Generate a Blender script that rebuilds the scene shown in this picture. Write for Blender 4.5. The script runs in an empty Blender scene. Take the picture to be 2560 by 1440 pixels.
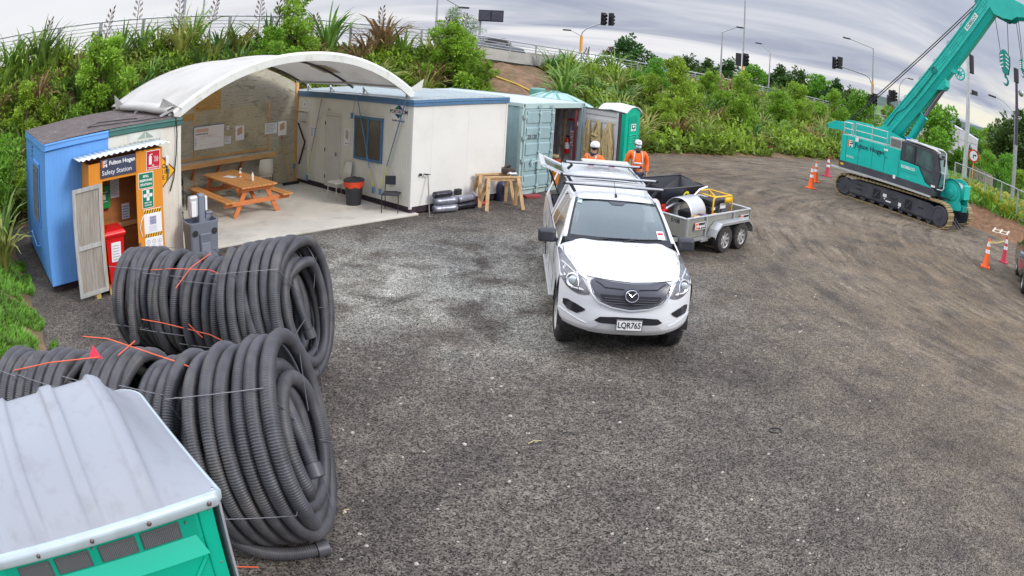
import bpy, bmesh, math, random
from math import sin, cos, pi, radians, sqrt, atan2, hypot
from mathutils import Vector, Matrix, noise
R_ = random.Random(7)
SC = bpy.context.scene
COL = SC.collection
# ------------------------------------------------------------------ camera
cd = bpy.data.cameras.new("camera"); cam = bpy.data.objects.new("camera", cd); COL.objects.link(cam)
cr = Vector((0.99820, 0.01927, 0.05687)).normalized(); cu = Vector((-0.06005, 0.32042, 0.94537)).normalized()
cb = cr.cross(cu).normalized(); cu = cb.cross(cr).normalized()
cam.matrix_world = Matrix(((cr.x, cu.x, cb.x, 0), (cr.y, cu.y, cb.y, 0), (cr.z, cu.z, cb.z, 4.1047), (0, 0, 0, 1)))
cd.type = 'PANO'; cd.panorama_type = 'FISHEYE_LENS_POLYNOMIAL'
cd.sensor_fit = 'HORIZONTAL'; cd.sensor_width = 36; cd.fisheye_fov = radians(150)
cd.fisheye_polynomial_k0 = 0.0
cd.fisheye_polynomial_k1 = -0.03730629
cd.fisheye_polynomial_k2 = -0.00039424
cd.fisheye_polynomial_k3 = 3.44683529e-05
cd.fisheye_polynomial_k4 = -1.67765978e-06
cd.clip_start = 0.05; cd.clip_end = 5000
SC.camera = cam
SC.render.engine = 'CYCLES'
SC.cycles.max_bounces = 6; SC.cycles.diffuse_bounces = 3; SC.cycles.glossy_bounces = 3; SC.cycles.transmission_bounces = 5
SC.cycles.caustics_reflective = False; SC.cycles.caustics_refractive = False
SC.cycles.use_denoising = True
SC.view_settings.view_transform = 'Standard'; SC.view_settings.look = 'None'
SC.view_settings.exposure = 0.4; SC.view_settings.gamma = 1.0
# ------------------------------------------------------------------ world: overcast morning sky
W = bpy.data.worlds.new("World"); SC.world = W; W.use_nodes = True
nt = W.node_tree; N = nt.nodes; L = nt.links; N.clear()
def wn(t, **k):
    n = N.new(t)
    for a, b in k.items(): setattr(n, a, b)
    return n
def wm(op, a=None, b=None, cl=False):
    n = wn('ShaderNodeMath', operation=op, use_clamp=cl)
    for i, v in enumerate((a, b)):
        if v is None: continue
        if isinstance(v, (int, float)): n.inputs[i].default_value = v
        else: L.new(v, n.inputs[i])
    return n.outputs[0]
SUN_ELEV, SUN_AZ = radians(34), radians(115)   # azimuth clockwise from +Y
sky = wn('ShaderNodeTexSky', sky_type='NISHITA', sun_disc=False, sun_elevation=SUN_ELEV, sun_rotation=SUN_AZ, dust_density=3.0)
tc = wn('ShaderNodeTexCoord'); sp = wn('ShaderNodeSeparateXYZ'); L.new(tc.outputs['Generated'], sp.inputs[0])
z = wm('MAXIMUM', sp.outputs[2], 0.0); zd = wm('ADD', z, 0.085)
cx = wn('ShaderNodeCombineXYZ'); L.new(wm('DIVIDE', sp.outputs[0], zd), cx.inputs[0]); L.new(wm('DIVIDE', sp.outputs[1], zd), cx.inputs[1])
mp = wn('ShaderNodeMapping'); mp.inputs['Rotation'].default_value = (0, 0, radians(-18)); mp.inputs['Scale'].default_value = (0.17, 0.30, 1); mp.inputs['Location'].default_value = (3.3, 1.7, 0)
L.new(cx.outputs[0], mp.inputs[0])
n1 = wn('ShaderNodeTexNoise'); n1.inputs['Scale'].default_value = 1.6; n1.inputs['Detail'].default_value = 7; n1.inputs['Roughness'].default_value = 0.56; n1.inputs['Distortion'].default_value = 0.9
L.new(mp.outputs[0], n1.inputs['Vector'])
cr1 = wn('ShaderNodeValToRGB'); e = cr1.color_ramp.elements
e[0].position = 0.30; e[0].color = (2.6, 2.85, 3.7, 1)
e[1].position = 0.72; e[1].color = (5.8, 5.85, 6.1, 1)
x_ = cr1.color_ramp.elements.new(0.48); x_.color = (3.4, 3.65, 4.4, 1)
L.new(n1.outputs['Fac'], cr1.inputs[0])
# paler, warmer band of cloud low on the horizon and towards the left
def ramp(v, a, b): return wm('DIVIDE', wm('SUBTRACT', v, a), b - a, True) if False else wm('MINIMUM', wm('MAXIMUM', wm('DIVIDE', wm('SUBTRACT', v, a), b - a), 0.0), 1.0)
low = wm('SUBTRACT', 1.0, ramp(z, 0.0, 0.10))
left = ramp(wm('MULTIPLY', sp.outputs[0], -1.0), 0.0, 0.6)
right = ramp(sp.outputs[0], 0.35, 0.75)
mx = wn('ShaderNodeMix', data_type='RGBA'); L.new(cr1.outputs[0], mx.inputs[6]); mx.inputs[7].default_value = (6.7, 6.65, 6.8, 1)
L.new(wm('MAXIMUM', wm('MULTIPLY', low, ramp(n1.outputs['Fac'], 0.35, 0.6)), wm('MULTIPLY', left, 0.85)), mx.inputs[0])
mw = wn('ShaderNodeMix', data_type='RGBA'); L.new(mx.outputs[2], mw.inputs[6]); mw.inputs[7].default_value = (7.0, 6.4, 4.4, 1)
L.new(wm('MULTIPLY', wm('MULTIPLY', low, right), ramp(n1.outputs['Fac'], 0.42, 0.62)), mw.inputs[0])
ms = wn('ShaderNodeMix', data_type='RGBA'); ms.inputs[0].default_value = 0.06
L.new(mw.outputs[2], ms.inputs[6]); L.new(sky.outputs[0], ms.inputs[7])
bg = wn('ShaderNodeBackground'); L.new(ms.outputs[2], bg.inputs[0])
# an overcast sky is brighter overhead than at the horizon
L.new(wm('MULTIPLY', wm('ADD', 1.0, wm('MULTIPLY', ramp(z, 0.17, 0.75), 2.1)), 0.112), bg.inputs[1])
wo = wn('ShaderNodeOutputWorld'); L.new(bg.outputs[0], wo.inputs[0])
# ------------------------------------------------------------------ sun behind the cloud
sd = bpy.data.lights.new("sun", 'SUN'); sd.energy = 1.5; sd.angle = radians(14); sd.color = (1.0, 0.95, 0.88)
so = bpy.data.objects.new("sun", sd); COL.objects.link(so)
dv = Vector((sin(SUN_AZ) * cos(SUN_ELEV), cos(SUN_AZ) * cos(SUN_ELEV), sin(SUN_ELEV)))
so.rotation_euler = (-dv).to_track_quat('-Z', 'Y').to_euler(); so.location = (0, 0, 30)

# ------------------------------------------------------------------ materials
MATS = {}
def mat(name, col, rough=0.6, metal=0.0, var=0.12, vs=4.0, bump=0.0, bs=60.0, spec=0.5, stain=None, ss=2.0, sa=0.5, stretch=None, coat=0, rnd=0, alpha=1, trans=0, aniso_lines=None):
    """one procedural surface: a base colour that wanders a little, optional stains, fine bump"""
    if name in MATS: return MATS[name]
    m = bpy.data.materials.new(name); m.use_nodes = True; MATS[name] = m
    t = m.node_tree; n = t.nodes; l = t.links; b = n['Principled BSDF']
    b.inputs['Roughness'].default_value = rough; b.inputs['Metallic'].default_value = metal
    b.inputs['Specular IOR Level'].default_value = spec
    if coat: b.inputs['Coat Weight'].default_value = coat; b.inputs['Coat Roughness'].default_value = 0.08
    if trans: b.inputs['Transmission Weight'].default_value = trans
    if alpha < 1: b.inputs['Alpha'].default_value = alpha
    tcn = n.new('ShaderNodeTexCoord'); vec = tcn.outputs['Object']
    if stretch:
        mpn = n.new('ShaderNodeMapping'); mpn.inputs['Scale'].default_value = stretch; l.new(vec, mpn.inputs[0]); vec = mpn.outputs[0]
    nz = n.new('ShaderNodeTexNoise'); nz.inputs['Scale'].default_value = vs; nz.inputs['Detail'].default_value = 5; l.new(vec, nz.inputs['Vector'])
    mr = n.new('ShaderNodeMapRange'); mr.inputs[1].default_value = 0.3; mr.inputs[2].default_value = 0.7; mr.inputs[3].default_value = 1 - var; mr.inputs[4].default_value = 1 + var
    l.new(nz.outputs['Fac'], mr.inputs[0])
    hs = n.new('ShaderNodeHueSaturation'); hs.inputs['Color'].default_value = (*col, 1); l.new(mr.outputs[0], hs.inputs['Value'])
    out = hs.outputs[0]
    if rnd:
        oi = n.new('ShaderNodeObjectInfo'); r2 = n.new('ShaderNodeMapRange'); r2.inputs[3].default_value = 0.5 - rnd * 0.12; r2.inputs[4].default_value = 0.5 + rnd * 0.06
        l.new(oi.outputs['Random'], r2.inputs[0]); l.new(r2.outputs[0], hs.inputs['Hue'])
    if stain:
        n2 = n.new('ShaderNodeTexNoise'); n2.inputs['Scale'].default_value = ss; n2.inputs['Detail'].default_value = 8; n2.inputs['Roughness'].default_value = 0.65; l.new(vec, n2.inputs['Vector'])
        m2 = n.new('ShaderNodeMapRange'); m2.inputs[1].default_value = 0.52; m2.inputs[2].default_value = 0.68; m2.inputs[4].default_value = sa; l.new(n2.outputs['Fac'], m2.inputs[0])
        mi = n.new('ShaderNodeMix'); mi.data_type = 'RGBA'; l.new(m2.outputs[0], mi.inputs[0]); l.new(out, mi.inputs[6]); mi.inputs[7].default_value = (*stain, 1); out = mi.outputs[2]
    l.new(out, b.inputs['Base Color'])
    if bump:
        nb = n.new('ShaderNodeTexNoise'); nb.inputs['Scale'].default_value = bs; nb.inputs['Detail'].default_value = 4; l.new(vec, nb.inputs['Vector'])
        bp = n.new('ShaderNodeBump'); bp.inputs['Strength'].default_value = bump; bp.inputs['Distance'].default_value = 0.01; l.new(nb.outputs['Fac'], bp.inputs['Height']); l.new(bp.outputs[0], b.inputs['Normal'])
    return m
def noden(m): return m.node_tree.nodes, m.node_tree.links, m.node_tree.nodes['Principled BSDF']

# ------------------------------------------------------------------ mesh helper
class MB:
    def __init__(s): s.v = []; s.f = []; s.M = Matrix.Identity(4)
    def at(s, M): s.M = M; return s
    def _a(s, vs, fs):
        o = len(s.v); s.v += [s.M @ Vector(p) for p in vs]; s.f += [tuple(i + o for i in f) for f in fs]; return s
    def box(s, x0, x1, y0, y1, z0, z1):
        return s._a([(x0,y0,z0),(x1,y0,z0),(x1,y1,z0),(x0,y1,z0),(x0,y0,z1),(x1,y0,z1),(x1,y1,z1),(x0,y1,z1)],
                    [(3,2,1,0),(4,5,6,7),(0,1,5,4),(1,2,6,5),(2,3,7,6),(3,0,4,7)])
    def cbox(s, c, d): return s.box(c[0]-d[0]/2, c[0]+d[0]/2, c[1]-d[1]/2, c[1]+d[1]/2, c[2]-d[2]/2, c[2]+d[2]/2)
    def bar(s, p, q, w, h, up=(0,0,1)):
        """a rectangular bar from p to q, w wide, h deep"""
        p, q = Vector(p), Vector(q); d = (q - p).normalized(); u = Vector(up)
        if abs(d.dot(u)) > 0.98: u = Vector((0, 1, 0))
        x = d.cross(u).normalized() * w / 2; y = x.cross(d).normalized() * h / 2
        vs = [p-x-y, p+x-y, p+x+y, p-x+y, q-x-y, q+x-y, q+x+y, q-x+y]
        return s._a(vs, [(3,2,1,0),(4,5,6,7),(0,1,5,4),(1,2,6,5),(2,3,7,6),(3,0,4,7)])
    def tube(s, pts, r, n=8, closed=False, caps=True):
        pts = [Vector(p) for p in pts]; m = len(pts); rr = r if isinstance(r, (list, tuple)) else [r] * m
        vs = []; prev = None
        for i in range(m):
            if closed: t = pts[(i+1) % m] - pts[i-1]
            else: t = pts[min(i+1, m-1)] - pts[max(i-1, 0)]
            t.normalize()
            if prev is None:
                a = Vector((0,0,1)) if abs(t.z) < 0.9 else Vector((1,0,0)); u = t.cross(a).normalized()
            else:
                u = (prev - t * prev.dot(t)).normalized()
            prev = u; w = t.cross(u)
            vs += [pts[i] + (u * cos(2*pi*k/n) + w * sin(2*pi*k/n)) * rr[i] for k in range(n)]
        fs = []
        for i in range(m if closed else m-1):
            j = (i+1) % m
            fs += [(i*n+k, i*n+(k+1)%n, j*n+(k+1)%n, j*n+k) for k in range(n)]
        if caps and not closed: fs += [tuple(range(n-1,-1,-1)), tuple((m-1)*n+k for k in range(n))]
        return s._a(vs, fs)
    def cyl(s, p, q, r, n=16, r2=None, caps=True): return s.tube([p, q], [r, r if r2 is None else r2], n, caps=caps)
    def lathe(s, c, axis, prof, n=24, capped=False):
        """prof = [(radius, distance along axis)]"""
        ax = Vector(axis).normalized(); a = Vector((0,0,1)) if abs(ax.z) < 0.9 else Vector((1,0,0)); u = ax.cross(a).normalized(); w = ax.cross(u); c = Vector(c)
        vs = [c + ax*h + (u*cos(2*pi*k/n) + w*sin(2*pi*k/n))*r for r, h in prof for k in range(n)]
        fs = [(i*n+k, i*n+(k+1)%n, (i+1)*n+(k+1)%n, (i+1)*n+k) for i in range(len(prof)-1) for k in range(n)]
        if capped: fs += [tuple(range(n-1,-1,-1)), tuple((len(prof)-1)*n+k for k in range(n))]
        return s._a(vs, fs)
    def prism(s, poly, a, b, plane='xz'):
        """a 2D outline pushed from a to b along the third axis"""
        n = len(poly)
        def P(p, t): return {'xz': (p[0], t, p[1]), 'yz': (t, p[0], p[1]), 'xy': (p[0], p[1], t)}[plane]
        return s._a([P(p, a) for p in poly] + [P(p, b) for p in poly],
                    [tuple(range(n-1,-1,-1)), tuple(range(n, 2*n))] + [(i, (i+1)%n, n+(i+1)%n, n+i) for i in range(n)])
    def grid(s, rows, closed=False):
        m = len(rows[0]); k = len(rows)
        return s._a([p for r in rows for p in r], [(i*m+j, i*m+(j+1)%m, (i+1)*m+(j+1)%m, (i+1)*m+j) for i in range(k-1) for j in range(m if closed else m-1)])
    def ball(s, c, r, n=12, m=8, sc=(1,1,1)):
        vs = [(c[0]+r*sc[0]*sin(pi*i/m)*cos(2*pi*j/n), c[1]+r*sc[1]*sin(pi*i/m)*sin(2*pi*j/n), c[2]+r*sc[2]*cos(pi*i/m)) for i in range(m+1) for j in range(n)]
        return s._a(vs, [(i*n+j, (i+1)*n+j, (i+1)*n+(j+1)%n, i*n+(j+1)%n) for i in range(m) for j in range(n)])
    def quad(s, a, b, c, d): return s._a([a, b, c, d], [(0,1,2,3)])
    def build(s, name, m, parent=None, smooth=False, bevel=0, thick=0, fix=True, seg=2):
        me = bpy.data.meshes.new(name); me.from_pydata([tuple(p) for p in s.v], [], s.f)
        if fix:
            bm = bmesh.new(); bm.from_mesh(me); bmesh.ops.remove_doubles(bm, verts=bm.verts, dist=1e-5)
            bmesh.ops.recalc_face_normals(bm, faces=bm.faces); bm.to_mesh(me); bm.free()
        if smooth:
            me.polygons.foreach_set('use_smooth', [True] * len(me.polygons))
        me.materials.append(m)
        o = bpy.data.objects.new(name, me); COL.objects.link(o)
        if parent: o.parent = parent
        if smooth and smooth != 2:
            try: me.set_sharp_from_angle(angle=radians(38))
            except Exception: pass
        if thick:
            md = o.modifiers.new('thickness', 'SOLIDIFY'); md.thickness = thick; md.offset = 0
        if bevel:
            md = o.modifiers.new('bevel', 'BEVEL'); md.width = bevel; md.segments = seg; md.limit_method = 'ANGLE'; md.angle_limit = radians(35)
            md.harden_normals = False
        return o
def pieces(g, name, m, parent=None, **k):
    """each separate piece of g as a part of its own"""
    n = len(g.v); root = list(range(n))
    def fd(i):
        while root[i] != i: root[i] = root[root[i]]; i = root[i]
        return i
    for f in g.f:
        for i in f[1:]: root[fd(i)] = fd(f[0])
    gr = {}
    for f in g.f: gr.setdefault(fd(f[0]), []).append(f)
    for fs in gr.values():
        ids = sorted({i for f in fs for i in f}); mp = {j: q for q, j in enumerate(ids)}; h = MB(); h.v = [g.v[i] for i in ids]; h.f = [tuple(mp[i] for i in f) for f in fs]; o = h.build(name, m, parent, **k)
    return o
def tag(o, label, cat, group=None, kind=None):
    if label: o['label'] = label
    if cat: o['category'] = cat
    if group: o['group'] = group
    if kind: o['kind'] = kind
    return o
def thing(name, label, cat, loc=(0,0,0), rz=0, group=None):
    o = bpy.data.objects.new(name, None); COL.objects.link(o); o.location = loc; o.rotation_euler = (0,0,rz); o.empty_display_size = 0.2
    return tag(o, label, cat, group)
def struct(o): o['kind'] = 'structure'; return o
def copy_tree(o, parent=None):
    c = o.copy(); COL.objects.link(c)
    if parent: c.parent = parent; c.matrix_parent_inverse = o.matrix_parent_inverse
    for ch in list(o.children): copy_tree(ch, c)
    return c
def text(s, size, m, parent, loc, rot, name='lettering', ext=0.002, bold=0.0, sx=1.0, align='CENTER', font_shear=0):
    cu_ = bpy.data.curves.new(name, 'FONT'); cu_.body = s; cu_.size = size; cu_.extrude = ext; cu_.align_x = align; cu_.align_y = 'CENTER'; cu_.offset = bold; cu_.shear = font_shear
    cu_.resolution_u = 3
    tmp = bpy.data.objects.new(name, cu_); me = bpy.data.meshes.new_from_object(tmp); bpy.data.objects.remove(tmp); bpy.data.curves.remove(cu_)
    me.materials.clear(); me.materials.append(m); o = bpy.data.objects.new(name, me); COL.objects.link(o); o.parent = parent
    o.location = loc; o.rotation_euler = rot; o.scale = (sx, 1, 1)
    return o
def crossing(p, q): pass
# the yard's own frame: a runs along the fronts of the cabins, b runs back towards the bank
AZ = 0.836; O_ = Vector((-8.614, 10.092)); E1 = Vector((cos(AZ), sin(AZ))); E2 = Vector((-sin(AZ), cos(AZ)))
def AB(a, b, z=0.0): p = O_ + E1*a + E2*b; return Vector((p.x, p.y, z))
def toAB(x, y): d = Vector((x, y)) - O_; return d.dot(E1), d.dot(E2)
def yard(name, label, cat, a, b, z=0.0, rz=0.0, group=None): return thing(name, label, cat, AB(a, b, z), AZ + rz, group)
def lerp(x, tab):
    if x <= tab[0][0]: return tab[0][1]
    for (x0, y0), (x1, y1) in zip(tab, tab[1:]):
        if x <= x1: return y0 + (y1-y0)*(x-x0)/(x1-x0)
    return tab[-1][1]
def sstep(t): t = min(max(t, 0), 1); return t*t*(3-2*t)
FR = (pi/2, 0, 0)      # text standing up, read from local -y
LS = (pi/2, 0, -pi/2)  # text on a face that looks to local -x

# ================================================================== GROUND
def gravel_mat():
    m = bpy.data.materials.new("yard_gravel"); m.use_nodes = True; n, l, b = noden(m)
    tc = n.new('ShaderNodeTexCoord'); P = tc.outputs['Object']
    def noise_(sc, det=4, rough=0.55, vec=P, dist=0):
        x = n.new('ShaderNodeTexNoise'); x.inputs['Scale'].default_value = sc; x.inputs['Detail'].default_value = det; x.inputs['Roughness'].default_value = rough; x.inputs['Distortion'].default_value = dist; l.new(vec, x.inputs['Vector']); return x.outputs['Fac']
    def mp_(sc, rot=0, vec=P):
        x = n.new('ShaderNodeMapping'); x.inputs['Scale'].default_value = sc; x.inputs['Rotation'].default_value = (0,0,rot); l.new(vec, x.inputs[0]); return x.outputs[0]
    def rng(v, a, b_, c=0.0, d=1.0):
        x = n.new('ShaderNodeMapRange'); x.inputs[1].default_value = a; x.inputs[2].default_value = b_; x.inputs[3].default_value = c; x.inputs[4].default_value = d; l.new(v, x.inputs[0]); return x.outputs[0]
    def mth(op, a, b_=None):
        x = n.new('ShaderNodeMath'); x.operation = op
        for i, v in enumerate((a, b_)):
            if v is None: continue
            if isinstance(v, (int, float)): x.inputs[i].default_value = v
            else: l.new(v, x.inputs[i])
        return x.outputs[0]
    def mixc(f, a, b_):
        x = n.new('ShaderNodeMix'); x.data_type = 'RGBA'
        if isinstance(f, float): x.inputs[0].default_value = f
        else: l.new(f, x.inputs[0])
        for i, v in ((6, a), (7, b_)):
            if isinstance(v, tuple): x.inputs[i].default_value = (*v, 1)
            else: l.new(v, x.inputs[i])
        return x.outputs[2]
    vor = n.new('ShaderNodeTexVoronoi'); vor.inputs['Scale'].default_value = 62; l.new(P, vor.inputs['Vector'])
    vor2 = n.new('ShaderNodeTexVoronoi'); vor2.inputs['Scale'].default_value = 17; l.new(P, vor2.inputs['Vector'])
    s1 = n.new('ShaderNodeSeparateColor'); l.new(vor.outputs['Color'], s1.inputs[0])
    s2 = n.new('ShaderNodeSeparateColor'); l.new(vor2.outputs['Color'], s2.inputs[0])
    sx = n.new('ShaderNodeSeparateXYZ'); l.new(P, sx.inputs[0])
    fine = noise_(9, 8, 0.7); mid = noise_(1.3, 5, 0.6); big = noise_(0.22, 3, 0.5)
    # chip brightness
    chip = mth('MULTIPLY', rng(s1.outputs[0], 0, 1, 0.12, 2.0), rng(s2.outputs[1], 0, 1, 0.82, 1.2))
    chip = mth('MULTIPLY', chip, rng(vor.outputs['Distance'], 0.0, 0.028, 1.25, 0.45)) if False else chip
    chip = mth('MULTIPLY', chip, rng(fine, 0.34, 0.66, 0.8, 1.22))
    # dark wet stone towards the near left, brown-grey fines on the haul road at the right and far
    base = mixc(rng(mid, 0.35, 0.65), (0.078, 0.068, 0.060), (0.125, 0.109, 0.090))
    haul = mth('MAXIMUM', rng(mth('ADD', mth('MULTIPLY', sx.outputs[0], 0.8), mth('MULTIPLY', sx.outputs[1], 0.22)), 4.2, 9.5), 0.0)
    brown = mixc(rng(big, 0.35, 0.65), (0.155, 0.119, 0.081), (0.188, 0.154, 0.113))
    c1 = mixc(mth('MULTIPLY', haul, rng(mid, 0.25, 0.55)), base, brown)
    # pale dusty patches in front of the shelter
    dx = mth('SUBTRACT', sx.outputs[0], -1.0); dy = mth('SUBTRACT', sx.outputs[1], 12.5)
    rr = mth('SQRT', mth('ADD', mth('MULTIPLY', dx, mth('MULTIPLY', dx, 0.55)), mth('MULTIPLY', dy, dy)))
    pale = mth('MULTIPLY', rng(rr, 1.2, 4.4, 1, 0), rng(noise_(0.8, 4, 0.6, dist=0.6), 0.38, 0.58))
    c2 = mixc(pale, c1, (0.29, 0.285, 0.25))
    # damp dark patches
    wet = rng(noise_(0.55, 5, 0.62, dist=0.8, vec=mp_((1, 0.6, 1))), 0.50, 0.66)
    c3 = mixc(mth('MULTIPLY', wet, 0.32), c2, (0.038, 0.034, 0.033))
    # wheel-dragged streaks curving up the haul road
    ux = mth('SUBTRACT', sx.outputs[0], 20.0); uy = mth('SUBTRACT', sx.outputs[1], 16.0)
    rad_ = mth('SQRT', mth('ADD', mth('MULTIPLY', ux, ux), mth('MULTIPLY', uy, uy))); ang = mth('ARCTAN2', uy, mth('MULTIPLY', ux, -1.0))
    wob = mth('ADD', mth('MULTIPLY', rad_, 3.2), mth('MULTIPLY', noise_(0.12, 2, 0.4), 5.0))
    cv = n.new('ShaderNodeCombineXYZ'); l.new(wob, cv.inputs[0]); l.new(mth('MULTIPLY', ang, 6.0), cv.inputs[1])
    st = noise_(1.0, 7, 0.72, vec=cv.outputs[0], dist=0.12)
    cv2 = n.new('ShaderNodeCombineXYZ'); l.new(mth('MULTIPLY', rad_, 0.75), cv2.inputs[0]); l.new(mth('MULTIPLY', ang, 2.5), cv2.inputs[1])
    rut = rng(noise_(1.0, 4, 0.6, vec=cv2.outputs[0], dist=0.3), 0.52, 0.66, 1.0, 0.78)
    patchy = rng(noise_(0.45, 5, 0.6, dist=0.6), 0.35, 0.6, 0.0, 1.0)
    streak = mth('MULTIPLY', mth('ADD', 1.0, mth('MULTIPLY', patchy, mth('SUBTRACT', rng(st, 0.38, 0.62, 0.5, 1.48), 1.0))), rut)
    gfac = mixc(haul, (1.0, 1.0, 1.0), streak)
    hs = n.new('ShaderNodeMix'); hs.data_type = 'RGBA'; hs.blend_type = 'MULTIPLY'; hs.inputs[0].default_value = 1; l.new(c3, hs.inputs[6]); l.new(gfac, hs.inputs[7])
    # chips carry less contrast where the fines are packed
    chipf = mixc(mth('MULTIPLY', haul, 0.45), chip, (1.0, 1.0, 1.0))
    h2 = n.new('ShaderNodeMix'); h2.data_type = 'RGBA'; h2.blend_type = 'MULTIPLY'; h2.inputs[0].default_value = 1; l.new(hs.outputs[2], h2.inputs[6]); l.new(chipf, h2.inputs[7])
    l.new(h2.outputs[2], b.inputs['Base Color']); b.inputs['Roughness'].default_value = 0.92; b.inputs['Specular IOR Level'].default_value = 0.25
    bp = n.new('ShaderNodeBump'); bp.inputs['Strength'].default_value = 0.8; bp.inputs['Distance'].default_value = 0.03
    l.new(mth('ADD', mth('MULTIPLY', s1.outputs[0], 0.6), mth('ADD', mth('MULTIPLY', fine, 0.8), mth('MULTIPLY', mid, 1.0))), bp.inputs['Height']); l.new(bp.outputs[0], b.inputs['Normal'])
    return m
GRAVEL = gravel_mat()
g = MB(); g.quad((-1500,-1500,0), (1500,-1500,0), (1500,1500,0), (-1500,1500,0))
o = struct(g.build('ground', GRAVEL, fix=False))

# ---------------- bank with the road on top
TOE = [(-12, 7.3), (20, 7.3), (23, 5.0), (25, 3.8), (29, 2.2), (38.6, -0.6), (50, -3.0), (62, -4.5), (90, -9)]
CRB = [(-60, 13), (40, 13), (52, 10), (68, 8), (95, 3), (140, -8)]
RTZ = [(-60, 9.0), (-8, 6.75), (-3, 6.45), (-1, 6.3), (8.6, 5.77), (12.4, 5.54), (16.5, 5.16), (23.2, 4.84), (26.7, 4.56), (33, 4.2), (40.7, 3.88), (51.4, 3.4), (68.7, 2.89), (95, 2.3), (140, 1.6)]
def crestb(a): return lerp(a, CRB)
def crestz(a): return lerp(a, RTZ) - 1.2
def bank_z(a, b):
    t = (b - lerp(a, TOE)) / (crestb(a) - lerp(a, TOE))
    zc = crestz(a)
    z = zc * (0.75*min(max(t,0),1) + 0.25*sstep(t)) if t < 1 else zc
    if a < -0.6:   # the bank turns the corner beside the blue cabin
        w = sstep((b + 5.5)/4.5)
        zl = w * (0.62 * (-0.6 - a) + 0.25*sstep((-0.6 - a)/1.2)) * (0.5 + 0.5*sstep((b + 2) / 5))
        z = max(z, min(zl, zc))
    if t < 1 and z > 0.02:
        p = Vector((a*0.9, b*0.9, 3)); z += noise.noise(p) * 0.22 * min(z, 1) + noise.noise(p*3.1) * 0.07 * min(z, 1)
    return z - 0.02
EARTH = mat('bank_earth', (0.19, 0.115, 0.065), 0.95, var=0.35, vs=3, bump=0.9, bs=14, stain=(0.06, 0.075, 0.02), ss=0.7, sa=0.75)
av = [-14 + 0.5*i for i in range(int(60/0.5))] + [46 + 1.5*i for i in range(65)]
bv = [-12 + 0.5*i for i in range(60)]
rows = []
for a in av:
    row = []
    cb_ = crestb(a)
    for i in range(50):
        b = -10 + (cb_ + 10) * i / 49
        z = bank_z(a, b) if a > -13.9 else 0
        if b < lerp(a, TOE) - 0.6 and a > -0.6: z = -0.05
        p = AB(a, b, z); row.append(p)
    rows.append(row)
g = MB(); g.grid(rows); o = struct(g.build('hillside', EARTH, smooth=2, fix=True))
ASPH = mat('road_asphalt', (0.055, 0.055, 0.06), 0.9, var=0.15, vs=20)
g = MB(); g.grid([[AB(a, crestb(a) + k, crestz(a) + 0.02) for k in (-0.3, 12)] for a in av]); struct(g.build('road', ASPH))
GRASSM = mat('turf', (0.075, 0.16, 0.022), 0.95, var=0.4, vs=6, bump=0.6, bs=40)
# ---------------- concrete slab under the shelter
CONC = mat('slab_concrete', (0.60, 0.57, 0.50), 0.85, var=0.10, vs=1.2, bump=0.15, bs=40, stain=(0.40, 0.36, 0.30), ss=1.3, sa=0.6)
g = MB(); P = [(3.0, 0.55), (4.45, 0.42), (9.4, 0.02), (9.4, 7.2), (3.0, 7.2)]
g.prism([tuple(AB(a, b).xy) for a, b in P], 0.0, 0.05, 'xy'); struct(g.build('concrete_slab_floor', CONC, bevel=0.01))
g = MB(); p, q = AB(6.4, 0.27), AB(6.5, 5.7); g.bar((p.x, p.y, 0.051), (q.x, q.y, 0.051), 0.012, 0.004)

# ================================================================== BARRIER ON THE CREST
CONC2 = mat('barrier_concrete', (0.40, 0.39, 0.36), 0.9, var=0.12, vs=1.5, stain=(0.25, 0.24, 0.21), ss=1.2, sa=0.6)
GALV = mat('galvanised_steel', (0.45, 0.46, 0.47), 0.45, 0.7, var=0.08, vs=8)
rail = thing('guard_rail', 'long steel traffic barrier on its concrete kerb wall along the crest of the planted bank', 'guard rail', AB(0, crestb(0), crestz(0)), 0)
def R0(a, dz, db=0.0): p = AB(a, crestb(a) + db, crestz(a) + dz); return p - rail.location
aa = [-14 + 2*i for i in range(60)]
g = MB()
g.grid([[R0(a, -0.6, -0.12), R0(a, z_, -0.12), R0(a, z_, 0.14), R0(a, -0.6, 0.14)] for a in [-14,20,22]+aa[19:] for z_ in ((.1 if a <= 20 else .62),)], closed=True)
g.build('parapet', CONC2, rail)
for k, (dz, r) in enumerate(((0.72, .022), (0.86, .022), (1.00, .022), (1.19, .042))):
    g = MB(); g.tube([R0(a, dz) for a in aa], r, 6); g.build('rail', GALV, rail)
for a in aa[3:53]:
    g = MB(); p = R0(a, 0.05); g.box(p.x-0.04, p.x+0.04, p.y-0.08, p.y+0.08, p.z, p.z+1.13); g.build('post', GALV, rail)

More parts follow.
